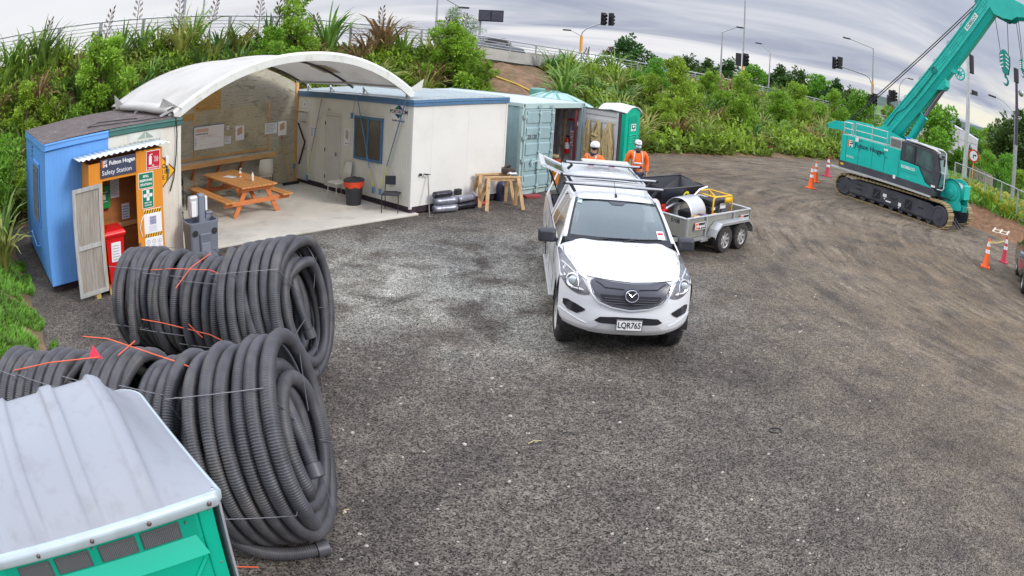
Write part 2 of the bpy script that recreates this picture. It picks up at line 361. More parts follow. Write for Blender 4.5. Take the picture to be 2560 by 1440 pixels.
# ================================================================== PLANTS
def leafmat(name, col, var=0.35, tr=0.25, rnd=0.25):
    m = mat(name, col, 0.55, var=var, vs=1.7, rnd=rnd, spec=0.35); n, l, b = noden(m)
    t = n.new('ShaderNodeBsdfTranslucent'); mx_ = n.new('ShaderNodeMixShader'); mx_.inputs[0].default_value = tr
    src = b.inputs['Base Color'].links[0].from_socket
    l.new(src, t.inputs[0]); l.new(b.outputs[0], mx_.inputs[1]); l.new(t.outputs[0], mx_.inputs[2]); l.new(mx_.outputs[0], n['Material Output'].inputs[0]); return m
FLAXG = leafmat('flax_green', (0.19, 0.33, 0.06)); FLAXD = leafmat('flax_dark', (0.12, 0.24, 0.06)); FLAXB = leafmat('flax_bronze', (0.27, 0.18, 0.085)); FLAXY = leafmat('flax_olive', (0.29, 0.33, 0.085))
LEAFL = leafmat('leaf_lime', (0.26, 0.43, 0.045), tr=0.35, rnd=0.12); LEAFM = leafmat('leaf_mid', (0.17, 0.37, 0.035), tr=0.3, rnd=0.15); LEAFD = leafmat('leaf_dark', (0.06, 0.14, 0.03), rnd=0.2); LEAFG = leafmat('leaf_grey', (0.18, 0.27, 0.11)); LEAFR = leafmat('leaf_red', (0.13, 0.05, 0.035))
STEM = mat('bark', (0.13, 0.10, 0.07), 0.9, var=0.3, vs=9, bump=0.5); STALK = mat('flower_stalk', (0.085, 0.045, 0.04), 0.8)
def flax_mesh(seed, n=46, h=1.35):
    r = random.Random(seed); g = MB()
    for i in range(n):
        az = r.uniform(0, 2*pi); ln = h * r.uniform(0.65, 1.15); lean = r.uniform(0.1, 1.05); w = r.uniform(0.022, 0.045)
        bend = r.uniform(0.4, 1.5); x = r.uniform(0, 0.16); z = 0; th = pi/2 - lean*0.55; pts = []
        for k in range(6):
            pts.append((x, z)); s_ = ln/5; x += cos(th)*s_; z += sin(th)*s_; th -= bend*0.12*(k+1)
        tw = r.uniform(-0.7, 0.7); vs = []
        for k, (x, z) in enumerate(pts):
            ww = w * (1.0, 1.15, 1.1, 0.95, 0.65, 0.06)[k]; c, s_ = cos(az), sin(az); tt = tw*k/5
            ox, oy, oz = -s_*ww*cos(tt), c*ww*cos(tt), ww*sin(tt)
            vs += [(c*x-ox, s_*x-oy, z-oz), (c*x+ox, s_*x+oy, z+oz)]
        g._a(vs, [(2*k, 2*k+1, 2*k+3, 2*k+2) for k in range(5)])
    return g
protos = []
def mk_mesh_obj(g, name, m): return g.build(name, m, smooth=2, fix=False)
FLAX = [(flax_mesh(s, 40 + 6*(s % 3)), mm) for s, mm in enumerate((FLAXG, FLAXD, FLAXB, FLAXY, FLAXG, FLAXY))]
fm = []
for gg, mm in FLAX:
    me = bpy.data.meshes.new('flax'); me.from_pydata([tuple(p) for p in gg.v], [], gg.f); me.materials.append(mm); fm.append(me)
FL_LAB = ['arching green flax clump on the planted bank', 'dark green flax clump with drooping blades on the bank', 'bronze brown flax clump on the bank', 'olive yellow flax clump on the planted bank',
          'upright green flax clump on the bank', 'pale olive flax clump with spreading blades on the bank']
FL_ADJ = ['arching green', 'dark green drooping', 'bronze brown', 'olive yellow', 'upright green', 'pale olive spreading']
spots = []; rf = random.Random(11)
def bare(a, b):   # the slip of bare soil down the bank
    pass
    return abs(a - (23.3 + 0.75*(b - 9.5))) < 2.5 and b > 7.0
while len(spots) < 285:
    a = -6.5 + 62 * rf.random() ** 1.25; tb = lerp(a, TOE); cb_ = crestb(a)
    if len(spots) < 75 and a > -1: b = cb_ - rf.uniform(.35, .9)
    elif a < -1.0: b = rf.uniform(1.0, cb_ - 0.4)
    else: b = tb + 0.3 + (cb_ - tb - 0.6) * rf.random() ** 0.8
    if bare(a, b): continue
    if a > -0.5 and b < tb + 0.2: continue
    md_ = 0.62 + 0.012*max(a, 0)
    if any((a-x)**2 + (b-y)**2 < md_**2 for x, y in spots): continue
    spots.append((a, b))
for i, (a, b) in enumerate(spots):
    z = bank_z(a, b); k = rf.choice((0, 0, 1, 2, 3, 3, 4, 5, 2)) if a > 10 else rf.choice((0, 0, 1, 1, 4, 3, 2))
    o = bpy.data.objects.new('flax_plant', fm[k]); COL.objects.link(o); o.location = AB(a, b, z - 0.03); o.rotation_euler = (rf.uniform(-.15,.15), rf.uniform(-.15,.15), rf.uniform(0, 6.28))
    s_ = rf.uniform(0.8, 1.25) * (1 + 0.006*a) * (1.28 if b > crestb(a) - 1.2 and a < 22 else 1); o.scale = (s_, s_, s_*rf.uniform(0.85, 1.15))
    zone = 'left of the blue cabin' if a < 0 else 'behind the blue cabin' if a < 3.5 else 'behind the white canopy' if a < 9.5 else 'behind the cream cabin' if a < 14 else 'behind the shipping container' if a < 21 else 'beside the bare soil' if a < 29 else 'right of the container toilet' if a < 38 else 'left of the crane' if a < 46 else 'behind the crane'
    row_ = 'near the rail' if b > crestb(a) - 1.6 else 'low' if (b - max(lerp(a, TOE), 1)) < 2 else 'halfway up'
    lb = FL_ADJ[k] + ' flax clump ' + row_ + ' on the bank ' + zone; tag(o, lb, 'flax plant', lb.replace('clump', 'clumps'))
# flowering stalks of flax against the sky
def stalk(a, b, h, lean, label):
    r = random.Random(int(a*97)); g = MB(); base = AB(a, b, bank_z(a, b)); t = thing('flax_stalk', label, 'flower stalk', base, 0, 'flax flower stalks along the crest')
    tip = Vector((lean, 0, h)); g.tube([(0,0,0), tip*0.5 + Vector((0.03,0,0)), tip], [.022, .016, .008], 6)
    for k in range(11):
        f = 0.55 + 0.045*k; p = tip*f; sgn = (-1)**k; q = p + Vector((sgn*0.28*(1.3-f), 0.05*sgn, 0.14)); g.tube([p, q], [.009, .006], 5)
        for j in range(3): c = p.lerp(q, 0.5+0.25*j) + Vector((0, 0, 0.05)); g.tube([c-Vector((0,0,.05)), c, c+Vector((0,0,.07))], [.008, .02, .004], 5)
    g.build('stem', STALK, t)
for k, (a, b, h, ln) in enumerate([(1.2,12.3,1.9,.3), (3.9,12.2,2.1,.45), (5.5,12.5,2.7,.05), (7.4,12.3,2.5,-.1), (8.6,12.4,2.1,.5), (11.0,12.4,2.2,.1), (12.0,12.1,2.3,-.2), (17.2,12.4,2.2,0), (20.4,12.4,2.0,.5), (22.0,12.3,2.3,.05), (31.3,12.4,1.4,.3), (14.1,12.4,1.6,-.3)]):
    nm = ['at the far left end of the crest', 'left of the tall stalk', 'tall and upright, left of the lamp post', 'left of the lamp post', 'just right of the lamp post', 'between the lamp post and the lime shrub', 'leaning left, beside the lime shrub', 'short, right of the lime shrub', 'leaning right near the small grey tree', 'upright, nearest the small grey tree', 'above the concrete wall on the right', 'short and leaning, before the rail'][k]
    stalk(a, b, h, ln, 'dark flax flower stalk ' + nm)
# leafy undergrowth over the whole bank: nobody could count it
def undergrowth(name, n, m, seed, arange, size, kinds, label, zoff=0.35):
    r = random.Random(seed); vs = []; fs = []
    for i in range(n):
        a, b = kinds(r)
        if a is None: continue
        z = bank_z(a, b)
        c = AB(a, b, max(z, 0) + r.random()**1.5 * zoff); s_ = size * r.uniform(0.5, 1.3) * (1 + 0.02*max(a, 0)); az = r.uniform(0, 2*pi); el = r.uniform(0.1, 1.3)
        d = Vector((cos(az)*cos(el), sin(az)*cos(el), sin(el))) * s_; w = Vector((-sin(az), cos(az), r.uniform(-.4, .4))) * s_ * 0.16
        o_ = len(vs); vs += [c - w, c + w, c + d*0.6 + w*0.8, c + d + Vector((0,0,-s_*0.2)), c + d*0.6 - w*0.8]; fs.append((o_, o_+1, o_+2, o_+3, o_+4))
    me = bpy.data.meshes.new(name); me.from_pydata([tuple(v) for v in vs], [], fs); me.materials.append(m)
    o = bpy.data.objects.new(name, me); COL.objects.link(o); o['kind'] = 'stuff'; o['label'] = label; o['category'] = 'undergrowth'; return o
def onbank(amin, amax, clump, thr, pw=1.3):
    def f(r):
        a = amin + (amax - amin) * r.random()**pw; tb = lerp(a, TOE) if a > -1 else 1.5
        b = tb + 0.1 + (crestb(a) - tb - 0.3) * r.random()
        if bare(a, b): return (None, None)
        if noise.noise(Vector((a*clump, b*clump, thr*10))) < thr: return (None, None)
        return a, b
    return f
undergrowth('undergrowth_leaves', 75000, FLAXG, 21, 0, 0.30, onbank(-8, 66, 0.5, -0.25), 'dark green undergrowth covering the bank between the flax clumps')
undergrowth('dry_leaves', 26000, leafmat('dry_leaf', (0.30, 0.19, 0.095)), 22, 0, 0.24, onbank(-6, 66, 0.7, 0.0), 'brown dead flax leaves lying between the plants on the bank', 0.3)
undergrowth('bright_leaves', 80000, LEAFL, 23, 0, 0.20, onbank(-8, 66, 0.45, -0.06), 'bright green weeds growing through the flax on the bank', 0.85)
def leftgrass(r):
    a = -0.45 - 5.5 * r.random(); b = -5.5 + 8.5 * r.random()
    if a > (-.56 if b < .3 else -.1) + .9*noise.noise(Vector((a*2.1, b*1.3, 5))) - .12: return None, None
    if noise.noise(Vector((a*1.7, b*1.7, 9))) < -.42: return None, None
    return a, b
def grassblades(name, n, m, seed, fn, size, label, zf=None):
    r = random.Random(seed); vs = []; fs = []
    for i in range(n):
        a, b = fn(r)
        if a is None: continue
        z = max(bank_z(a, b) if zf is None else zf(a, b), 0.0); c = AB(a, b, z); s_ = size * r.uniform(0.4, 1.4); az = r.uniform(0, 2*pi)
        d = Vector((cos(az)*0.5*s_, sin(az)*0.5*s_, s_)); w = Vector((-sin(az), cos(az), 0)) * s_ * 0.13
        o_ = len(vs); vs += [c-w, c+w, c+d*0.6+w*0.7, c+d+Vector((cos(az),sin(az),-0.6))*s_*0.3]; fs.append((o_, o_+1, o_+2, o_+3))
    me = bpy.data.meshes.new(name); me.from_pydata([tuple(v) for v in vs], [], fs); me.materials.append(m)
    o = bpy.data.objects.new(name, me); COL.objects.link(o); o['kind'] = 'stuff'; o['label'] = label; o['category'] = 'grass'; return o
grassblades('grass', 60000, leafmat('grass_blade', (0.13, 0.29, 0.03), var=0.5, tr=0.3, rnd=0), 31, leftgrass, 0.10, 'bright green weedy grass on the slope beside the blue cabin')

# ---------------- shrubs and trees
def tree_mesh(seed, h, w, n, leaf, trunk=True, base=0.15, blobs=9, lw=0.32, droop=0.2, core=None):
    """tapered trunk with limbs; leaf-sized faces gathered in clumps through the crown"""
    r = random.Random(seed); wood = MB(); cl = []
    nb = blobs
    for i in range(nb):
        f = (i + 0.5)/nb; zz = h*(base + (1-base)*(0.12 + 0.82*f)); prof = sin(pi*min(1, 0.22 + 0.78*f)**0.9)
        az = i*2.4 + r.uniform(-.4,.4); rad = w*0.5*r.uniform(0.2, 1.05)*max(prof, 0.25)
        cl.append((Vector((cos(az)*rad, sin(az)*rad, zz)), w*r.uniform(0.10, 0.24)*(0.6+0.5*max(prof,.2))*(10/nb)**.25))
    for i in range(nb*2):
        c, s_ = r.choice(cl[:nb]); d = Vector((r.gauss(0,1), r.gauss(0,1), r.gauss(0,.8))).normalized()
        cl.append((c + d*s_*r.uniform(1.0,1.6), s_*r.uniform(0.25, 0.6)))
    wood.tube([(0,0,-.2), (r.uniform(-.03,.03)*h, 0, h*0.35), (r.uniform(-.05,.05)*h, r.uniform(-.05,.05)*h, h*0.85)], [0.035*h**0.7, 0.024*h**0.7, 0.006], 7)
    for c, s_ in cl[:nb]:
        st = Vector((0, 0, max(0.05*h, c.z*0.45))); wood.tube([st, st.lerp(c, 0.5) + Vector((0,0,-0.04*h)), c], [0.013*h**0.7, 0.009*h**0.7, 0.004], 5)
    vs = []; fs = []; tot = sum(s_**2 for c, s_ in cl)
    for c, s_ in cl:
        for k in range(int(n*s_**2/tot)):
            d = Vector((r.gauss(0,1), r.gauss(0,1), r.gauss(0,1))).normalized(); rr = r.random()**0.45
            p = c + Vector((d.x, d.y, d.z*0.8))*s_*rr
            o1 = (d + Vector((r.uniform(-.8,.8), r.uniform(-.8,.8), r.uniform(-.4,.9) - droop))).normalized(); ln = leaf*r.uniform(.6, 1.3)
            sd_ = o1.cross(Vector((r.uniform(-1,1), r.uniform(-1,1), 1))).normalized()*ln*lw
            o_ = len(vs); vs += [p, p + o1*ln*.5 + sd_, p + o1*ln, p + o1*ln*.5 - sd_]; fs.append((o_, o_+1, o_+2, o_+3))
    me = bpy.data.meshes.new('crown'); me.from_pydata([tuple(v) for v in vs], [], fs)
    return me, wood
SHR = {}
def shrub_kind(key, mats_, *a, **k):
    me, wood = tree_mesh(*a, **k)
    me.materials.append(mats_); wo_ = bpy.data.meshes.new('trunk'); wo_.from_pydata([tuple(p) for p in wood.v], [], wood.f); wo_.materials.append(STEM); SHR[key] = (me, wo_)
shrub_kind('lime0', LEAFL, 1, 3.0, 2.6, 9500, 0.12, blobs=17, base=0.02)
shrub_kind('lime1', LEAFL, 2, 3.0, 2.4, 8500, 0.12, blobs=15, base=0.02)
shrub_kind('lime2', LEAFL, 5, 3.0, 2.2, 7500, 0.12, blobs=14, base=0.05)
shrub_kind('mid0', LEAFM, 3, 3.0, 2.9, 8000, 0.13, blobs=17, base=0.0)
shrub_kind('grey0', LEAFG, 4, 3.0, 2.4, 6000, 0.10, blobs=9, base=0.1, lw=0.15)
shrub_kind('dark0', LEAFD, 6, 6.0, 6.0, 7000, 0.28, blobs=12, base=0.05, lw=0.4)
shrub_kind('dark1', LEAFD, 7, 6.0, 5.0, 6000, 0.28, blobs=11, base=0.08, lw=0.4)
shrub_kind('mid1', LEAFM, 8, 6.0, 5.5, 6000, 0.26, blobs=12, base=0.05, lw=0.4)
shrub_kind('red0', LEAFR, 9, 6.0, 4.5, 4000, 0.25, blobs=9, base=0.08)
def plant(key, loc_, sc, label, cat='shrub', group=None, rz=None, sz=None, name='shrub'):
    t = thing(name, label, cat, loc_, R_.uniform(0, 6.28) if rz is None else rz, group or {'shrub': 'shrubs on the planted bank', 'broadleaf_tree': 'broadleaf trees beyond the yard', 'bush': 'bushes beyond the grass'}.get(name)); t.scale = (sc, sc, sz or sc)
    a = bpy.data.objects.new('trunk', SHR[key][1]); COL.objects.link(a); a.parent = t
    c = bpy.data.objects.new('crown', SHR[key][0]); COL.objects.link(c); c.parent = t
    return t
def bplant(key, a, b, sc, label, **k): return plant(key, AB(a, b, bank_z(a, b)), sc, label, **k)

# ================================================================== SHRUBS ON THE BANK
G1 = None
bplant('lime0', 3.4, 9.8, 1.08, 'big bright green leafy shrub behind the blue cabin roof')
bplant('lime1', 0.4, 9.9, 0.72, 'small lime green shrub low at the far left of the bank')
bplant('mid0', -1.6, 5.4, 0.95, 'mid green bush beside the far left edge of the bank')
bplant('lime1', -0.6, 7.8, 0.62, 'low lime green bush behind the back corner of the blue cabin')
bplant('lime2', 12.4, 11.9, 0.98, 'tall lime green shrub on the crest above the left half of the white canopy', name='shrub')
bplant('mid0', 11.2, 11.0, 0.72, 'mid green shrub just below the lime shrub on the crest')
bplant('grey0', 21.4, 12.4, 0.92, 'small grey-green olive tree on the crest against the sky', cat='tree', name='small_tree')
bplant('lime0', 19.6, 10.2, 1.15, 'large lime green shrub above the right end of the canopy')
bplant('lime2', 20.6, 9.3, 0.72, 'lime green shrub at the left edge of the bare soil')
bplant('lime1', 31.2, 6.2, 1.15, 'tall lime green shrub on the bank right of the container toilet')
bplant('lime0', 28.3, 5.0, 0.62, 'small lime green shrub low on the bank near its foot')
bplant('lime2', 35.6, 4.2, 1.18, 'tall lime green shrub in the middle of the right bank')
bplant('lime0', 40.5, 3.6, 0.95, 'lime green shrub on the bank left of the crane boom', )
bplant('mid0', 33.5, 8.9, 0.8, 'mid green bush high on the bank under the rail')
bplant('lime1', 44.5, 4.0, 1.05, 'rounded lime green shrub behind the crane tail')
bplant('lime2', 49.0, 2.6, 1.15, 'lime green shrub behind the base of the crane boom')
bplant('mid0', 53.5, 1.8, 1.3, 'mid green bush beyond the crane boom')
bplant('lime0', 37.6, 7.5, 0.8, 'lime green shrub just under the rail, right of the tall signal mast')
bplant('lime2', 42.0, 7.0, 0.75, 'small lime shrub under the rail near the crane')
for (u, v, D, k, sc, lab) in [(2320, 425, 44, 'mid1', 0.9, 'broad green tree behind the crane cab'), (2245, 400, 46, 'mid1', 0.72, 'green tree between the crane boom and its ram')]:
    p = {(2320): (24.728, 36.394, 0.442), (2245): (23.416, 39.594, 0.117)}[u]
    plant(k, (p[0], p[1], -0.2), sc, lab, cat='tree', name='broadleaf_tree')
# far trees beyond the road
far = [((9.563, 71.362, 3.564), 6.118, 'dark0', 1.0, 'round dark tree standing alone beyond the barrier'),
 ((8.985, 79.494, 3.329), 5.246, 'red0', 0.8, 'low reddish tree beside the round dark tree'),
 ((17.512, 88.28, 2.048), 4.602, 'mid1', 0.8, 'leftmost tree of the far line'),
 ((20.038, 89.791, 2.294), 5.328, 'dark0', 0.9, 'second tree of the far line, left of the bent lamp'),
 ((23.258, 92.109, 2.61), 5.312, 'dark1', 0.9, 'dark tree directly left of the bent lamp post'),
 ((26.186, 91.32, 3.07), 5.668, 'dark0', 0.9, 'dark tree between the bent lamp and the signal mast'),
 ((29.458, 90.317, 3.085), 5.791, 'mid1', 0.95, 'green tree right of the signal mast'),
 ((33.608, 92.057, 3.084), 6.101, 'dark1', 0.9, 'dark tree behind the small angled lamp'),
 ((37.204, 92.822, 3.065), 6.028, 'dark0', 1.0, 'dark tree in the middle of the far line'),
 ((38.201, 88.072, 3.077), 6.031, 'mid1', 1.0, 'tallest tree of the far line, left of the signal arm'),
 ((38.793, 83.421, 3.074), 5.588, 'dark1', 0.9, 'dark tree under the traffic signal arm'),
 ((40.047, 80.599, 2.963), 4.855, 'dark0', 0.8, 'dark tree left of the lamp beside the crane boom'),
 ((42.052, 79.571, 2.779), 4.156, 'mid1', 0.7, 'low green tree behind the lamp beside the crane boom'),
 ((49.821, 86.706, 1.991), 4.142, 'red0', 0.9, 'dark red tree beyond the crane boom'),
 ((53.249, 72.557, 2.582), 4.626, 'dark1', 0.8, 'dark tree behind the white shed, left of the tall pole'),
 ((42.229, 61.982, 1.955), 3.801, 'mid1', 0.9, 'green tree left of the white shed'),
 ((58.52, 74.836, 2.602), 4.526, 'mid1', 1.0, 'green tree behind the pitched roof house'),
 ((57.71, 69.062, 3.469), 5.526, 'mid1', 1.0, 'rounded green tree behind the ridge of the house'),
 ((41.374, 46.176, 3.438), 6.106, 'dark0', 0.95, 'dark tree at the right edge beside the house'),
 ((39.771, 42.216, 3.054), 6.896, 'dark1', 1.0, 'tall dark tree cut by the right edge of the picture')]
for p, zt, k, w, lab in far:
    hh = zt + 0.5; t = plant(k, (p[0], p[1], -0.5), hh/6.0*w*1.1, lab, cat='tree', name='broadleaf_tree', sz=hh/5.9)
GRN2 = mat('hill_green', (0.04, 0.075, 0.06), 0.95, var=0.3, vs=0.02)
r = random.Random(5); g = MB(); rows = [[], []]
for i in range(90):
    az = radians(28 + i*0.7); D = 1150; x, y = D*sin(az), D*cos(az)
    hgt = 10 + 16*max(0, noise.noise(Vector((i*0.11, 3, 1)))+0.35) + (14 if 18 < i < 30 else 0)*sin((i-18)/12*pi)
    rows[0].append((x, y, hgt)); rows[1].append((x*0.75, y*0.75, 0.0))
rows.insert(0, [(x*1.3, y*1.3, 0) for x, y, z_ in rows[0]]); g.grid(rows); struct(g.build('distant_hills', GRN2, smooth=True, fix=False))

# ================================================================== STREET LAMPS, SIGNALS, SIGN
PGAL = mat('lamp_steel', (0.40, 0.41, 0.43), 0.45, 0.5, var=0.08, vs=3); DARKM = mat('dark_metal', (0.03, 0.028, 0.035), 0.5, 0.2, var=0.1); ORG = mat('orange_sleeve', (0.80, 0.36, 0.03), 0.6, var=0.08)
WHT = mat('white_paint', (0.78, 0.79, 0.80), 0.5, var=0.04, vs=2); BLKP = mat('black_plastic', (0.022, 0.022, 0.025), 0.5, var=0.15)
def lamp(base, top, tip, r, label, group=None, zb=None, curve=False, orange=0.0):
    bx, by = base[0], base[1]; z0 = base[2] if zb is None else zb
    t = thing('street_lamp', label, 'street lamp', (bx, by, z0), 0, group or 'street lamps along the raised road')
    top = Vector(top) - Vector((bx, by, z0)); h = top.z
    g = MB(); g.tube([(0,0,0), (0,0,h*0.5), (0,0,h)], [r, r*0.85, r*0.6], 8); g.build('pole', PGAL, t, smooth=True)
    if orange: g = MB(); g.cyl((0,0,0), (0,0,orange), r*1.15, 8); g.build('sleeve', ORG, t, smooth=True)
    if tip:
        tp = Vector(tip) - Vector((bx, by, z0)); d = (tp - Vector((0,0,h))); pts = [(0,0,h-0.02), tp]
        if curve: pts = [(0,0,h-0.02)] + [Vector((0,0,h)) + Vector((d.x*s_, d.y*s_, d.z*(1-(1-s_)**2.2))) for s_ in (.2,.4,.6,.8,1)]
        g = MB(); g.tube(pts, r*0.45, 6); g.build('arm', PGAL, t, smooth=True)
        u = Vector((d.x, d.y, 0)).normalized(); g = MB(); g.bar(tp - u*0.05, tp + u*0.65, 0.28, 0.12); g.build('lamp_head', DARKM, t, bevel=0.03)
    return t
def crest_base(u, v, D, dz=-1.5): return None
lamp((-13.563, 25.633, 5.643), (-13.961, 25.418, 9.181), None, 0.085, 'thick grey lamp post rising behind the barrier at the left, out of frame', zb=5.643-1.5)
lamp((-17.639, 35.901, 6.215), (-18.011, 35.716, 9.91), None, 0.07, 'slim grey pole just right of the thick lamp post', zb=6.215-1.5)
lamp((-5.579, 44.653, 5.602), (-5.657, 44.643, 7.588), (-4.282, 45.8, 6.804), 0.08, 'street lamp rising behind the small grey tree, its arm reaching right', zb=5.602-1.5)
lamp((4.332, 59.843, 4.667), (4.27, 59.848, 5.805), (3.503, 59.898, 6.156), 0.07, 'short angled street lamp behind the left traffic signal', zb=4.667-1.5)
lamp((16.352, 59.805, 3.311), (16.249, 59.833, 7.603), (17.551, 59.464, 8.261), 0.10, 'bent street lamp left of the tall mast, arm to the right', zb=3.311-2)
lamp((24.737, 70.803, 3.998), (24.601, 70.851, 6.922), (23.788, 71.128, 7.735), 0.09, 'small angled street lamp right of the tall mast', zb=3.998-2)
lamp((28.263, 52.927, 2.762), (28.077, 53.025, 8.653), (26.302, 53.928, 8.992), 0.10, 'tall bent street lamp left of the crane boom, arm to the left', zb=2.762-2, orange=5.0)
lamp((38.137, 64.58, 4.451), (38.059, 64.626, 6.387), (39.035, 64.041, 7.493), 0.09, 'small curved street lamp half behind the crane boom', zb=4.451-2, curve=True)
lamp((32.324, 35.484, 2.867), (32.113, 35.675, 6.139), (30.968, 36.674, 6.893), 0.07, 'curved street lamp in front of the houses at the right', zb=0, curve=True)
def signal_head(g, c, facing, n=3, w=0.34, h=1.05, back=True):
    pass
def signal(name, label, pole, heads, arm=None, orange_h=2.2, r=0.09, mast=None):
    b = pole[0]; t = thing(name, label, 'traffic signal', b, 0, 'traffic signals on the raised road')
    top = Vector(pole[1]) - Vector(b)
    g = MB(); g.tube([(0,0,0), (0,0,top.z)], [r, r*0.8], 8); g.build('pole', PGAL, t, smooth=True)
    if orange_h: g = MB(); g.cyl((0,0,0), (0,0,orange_h), r*1.25, 8); g.build('sleeve', ORG, t, smooth=True)
    if arm:
        pts = [Vector(p) - Vector(b) for p in arm]; g = MB(); g.tube(pts, r*0.65, 6); g.build('arm', PGAL, t, smooth=True)
    for hp, yaw in heads:
        p = Vector(hp) - Vector(b); R3 = Matrix.Translation(p) @ Matrix.Rotation(yaw, 4, 'Z')
        g = MB().at(R3); g.box(-0.24, 0.24, -0.02, 0.02, -0.52, 0.52); g.box(-0.14, 0.14, -0.16, -0.02, -0.42, 0.42)
        for k in range(3): g.lathe((0, -0.17, 0.28-0.28*k), (0,-1,-0.1), [(0.11, 0), (0.12, 0.2)], 12)
        hd = g.build('signal_head', BLKP, t)
    return t
signal('traffic_signal', 'traffic signal on a curved arm over the ramp, orange sleeved pole', [(4.118, 55.848, 4.379)[:2] + (4.379-1.2,), (4.085, 55.851, 5.539)],
  [((5.704, 55.709, 7.165), 0.5), ((6.281, 55.647, 7.192), 2.4)], [(4.085, 55.851, 5.539), (4.155, 55.846, 5.935), (4.501, 55.819, 6.293), (5.599, 55.719, 6.825)], orange_h=5.665-4.379+1.2)
signal('traffic_signal', 'tall slim signal mast with two heads and an orange base by the far trees', [(16.419, 53.539, 3.98)[:2] + (3.98-1.2,), (16.23, 53.597, 12.278)],
  [((16.079, 53.642, 5.245), 2.6), ((16.627, 53.475, 5.307), 0.2)], None, orange_h=4.778-3.98+1.2, r=0.075)
signal('traffic_signal', 'traffic signal on a long curved arm reaching left beside the crane boom', [(27.856, 52.01, 2.8)[:2] + (2.8-1.2,), (27.72, 52.083, 5.486)],
  [((24.609, 53.623, 6.522), 0.5), ((25.095, 53.397, 6.635), 2.6)], [(27.72, 52.083, 5.486), (27.54, 52.178, 5.92), (27.206, 52.353, 6.111), (25.202, 53.346, 6.349)], orange_h=0)
signal('traffic_signal', 'low traffic signal with a white plate behind the crane cables', [(27.088, 50.152, 2.563)[:2] + (2.563-1.2,), (26.979, 50.211, 4.499)],
  [((26.717, 50.351, 4.039), 2.8), ((27.057, 50.169, 4.19), 0.0)], None, orange_h=0)
signal('traffic_signal', 'cluster of signal heads partly hidden by the crane boom', [(30.617, 53.913, 2.723)[:2] + (2.723-1.2,), (30.486, 53.987, 5.26)],
  [((30.811, 53.802, 4.915), 2.8), ((31.085, 53.644, 4.988), 0.4), ((30.524, 53.966, 4.409), 1.2)], None, orange_h=0)
t = thing('message_board', 'dark electronic message board on a post above the barrier', 'road sign', (-2.71, 41.912, 4.365), 0)
b = Vector((-2.71, 41.912, 4.365)); x1 = Vector((-2.811, 41.906, 6.46)) - b; x2 = Vector((-1.398, 42.477, 5.76)) - b
g = MB(); g.cyl((0,0,-1.5), (0,0,x1.z), 0.07, 8); g.build('post', PGAL, t, smooth=True)
g = MB(); g.prism([(x1.x, x2.z), (x2.x, x2.z), (x2.x, x1.z), (x1.x, x1.z)], -0.3, -0.1); g.build('cabinet', mat('sign_dark', (0.02,0.022,0.04), 0.5), t, bevel=0.02)
for k in (0, 1):
    g = MB(); w_ = (x2.x-x1.x)/2; g.box(x1.x + w_*k + 0.04, x1.x + w_*(k+1) - 0.04, -0.325, -0.301, x2.z+0.07, x1.z-0.07); g.build('display_panel', mat('display', (0.06,0.06,0.085), 0.35), t)
# big pole right with lantern and camera
t = thing('floodlight_pole', 'tall pale steel pole with a lantern and a camera, right of the crane boom', 'light pole', (23.025, 30.23, 1.458)[:2] + (0,), 0)
zt = 8.539
g = MB(); g.tube([(0,0,0), (0,0,zt*0.45), (0,0,zt)], [.19, .15, .10], 12); g.build('pole', mat('pole_pale', (0.55,0.57,0.58), 0.4, 0.4), t, smooth=True)
g = MB(); g.box(0.08, 0.42, -0.15, 0.15, zt-1.35, zt-0.25); g.box(-.1, .3, -.05, .05, zt-0.3, zt-0.2); g.build('lantern', DARKM, t, bevel=0.08)
g = MB(); g.cyl((0,0,zt-2.5), (0.45,0,zt-2.5), 0.03, 6); g.box(0.35, 0.75, -.1, .1, zt-2.5, zt-2.25); g.build('camera_bracket', DARKM, t, bevel=.02)
t = thing('camera_pole', 'dark pole carrying camera housings and a round lamp at the right edge', 'camera pole', (24.332, 26.532, 2.796)[:2] + (0,), 0)
zt = 8.209
g = MB(); g.tube([(0,0,0), (0,0,zt*0.5)], [.14, .12], 10); g.build('lower_pole', PGAL, t, smooth=True)
g = MB(); g.tube([(0,0,zt*0.5), (0,0,zt)], [.12, .09], 10); g.build('pole', mat('pole_dark', (0.07,0.05,0.09), 0.5), t, smooth=True)
g = MB(); g.box(-.13, .13, -.14, .14, zt-.8, zt); g.build('housing', BLKP, t, bevel=.03)
g = MB(); g.cyl((0,0,zt-1.2), (.3,0,zt-1.2), .03, 6); g.ball((.38,-.05,zt-1.25), .2, 12, 8); g.build('round_lamp', PGAL, t, smooth=True)

# ================================================================== BEHIND THE CRANE: earth berm, grass, fences, houses
def berm(x, y):   # height of the low grassed terrace at the right
    pts = [(16.9, 26.2), (18.6, 23.7), (19.3, 22.4), (20.7, 21.1), (24, 19.0), (34, 14.0)]
    best = 1e9; side = 0
    for (x0, y0), (x1, y1) in zip(pts, pts[1:]):
        dx, dy = x1-x0, y1-y0; t_ = min(max(((x-x0)*dx + (y-y0)*dy)/(dx*dx+dy*dy), 0), 1); d = hypot(x-x0-dx*t_, y-y0-dy*t_)
        if d < best: best = d; side = dx*(y-y0) - dy*(x-x0)
    if side < 0: return -0.06
    h = 1.0*sstep(best/3.3) + 0.10*noise.noise(Vector((x*1.3, y*1.3, 0)))*min(best, 1)
    dd = x*0.829 + y*-0.559   # keep clear of the crane
    far_ = sstep((best - 6)/16)
    return h*(1 - 0.75*far_) - 0.03
rows = []
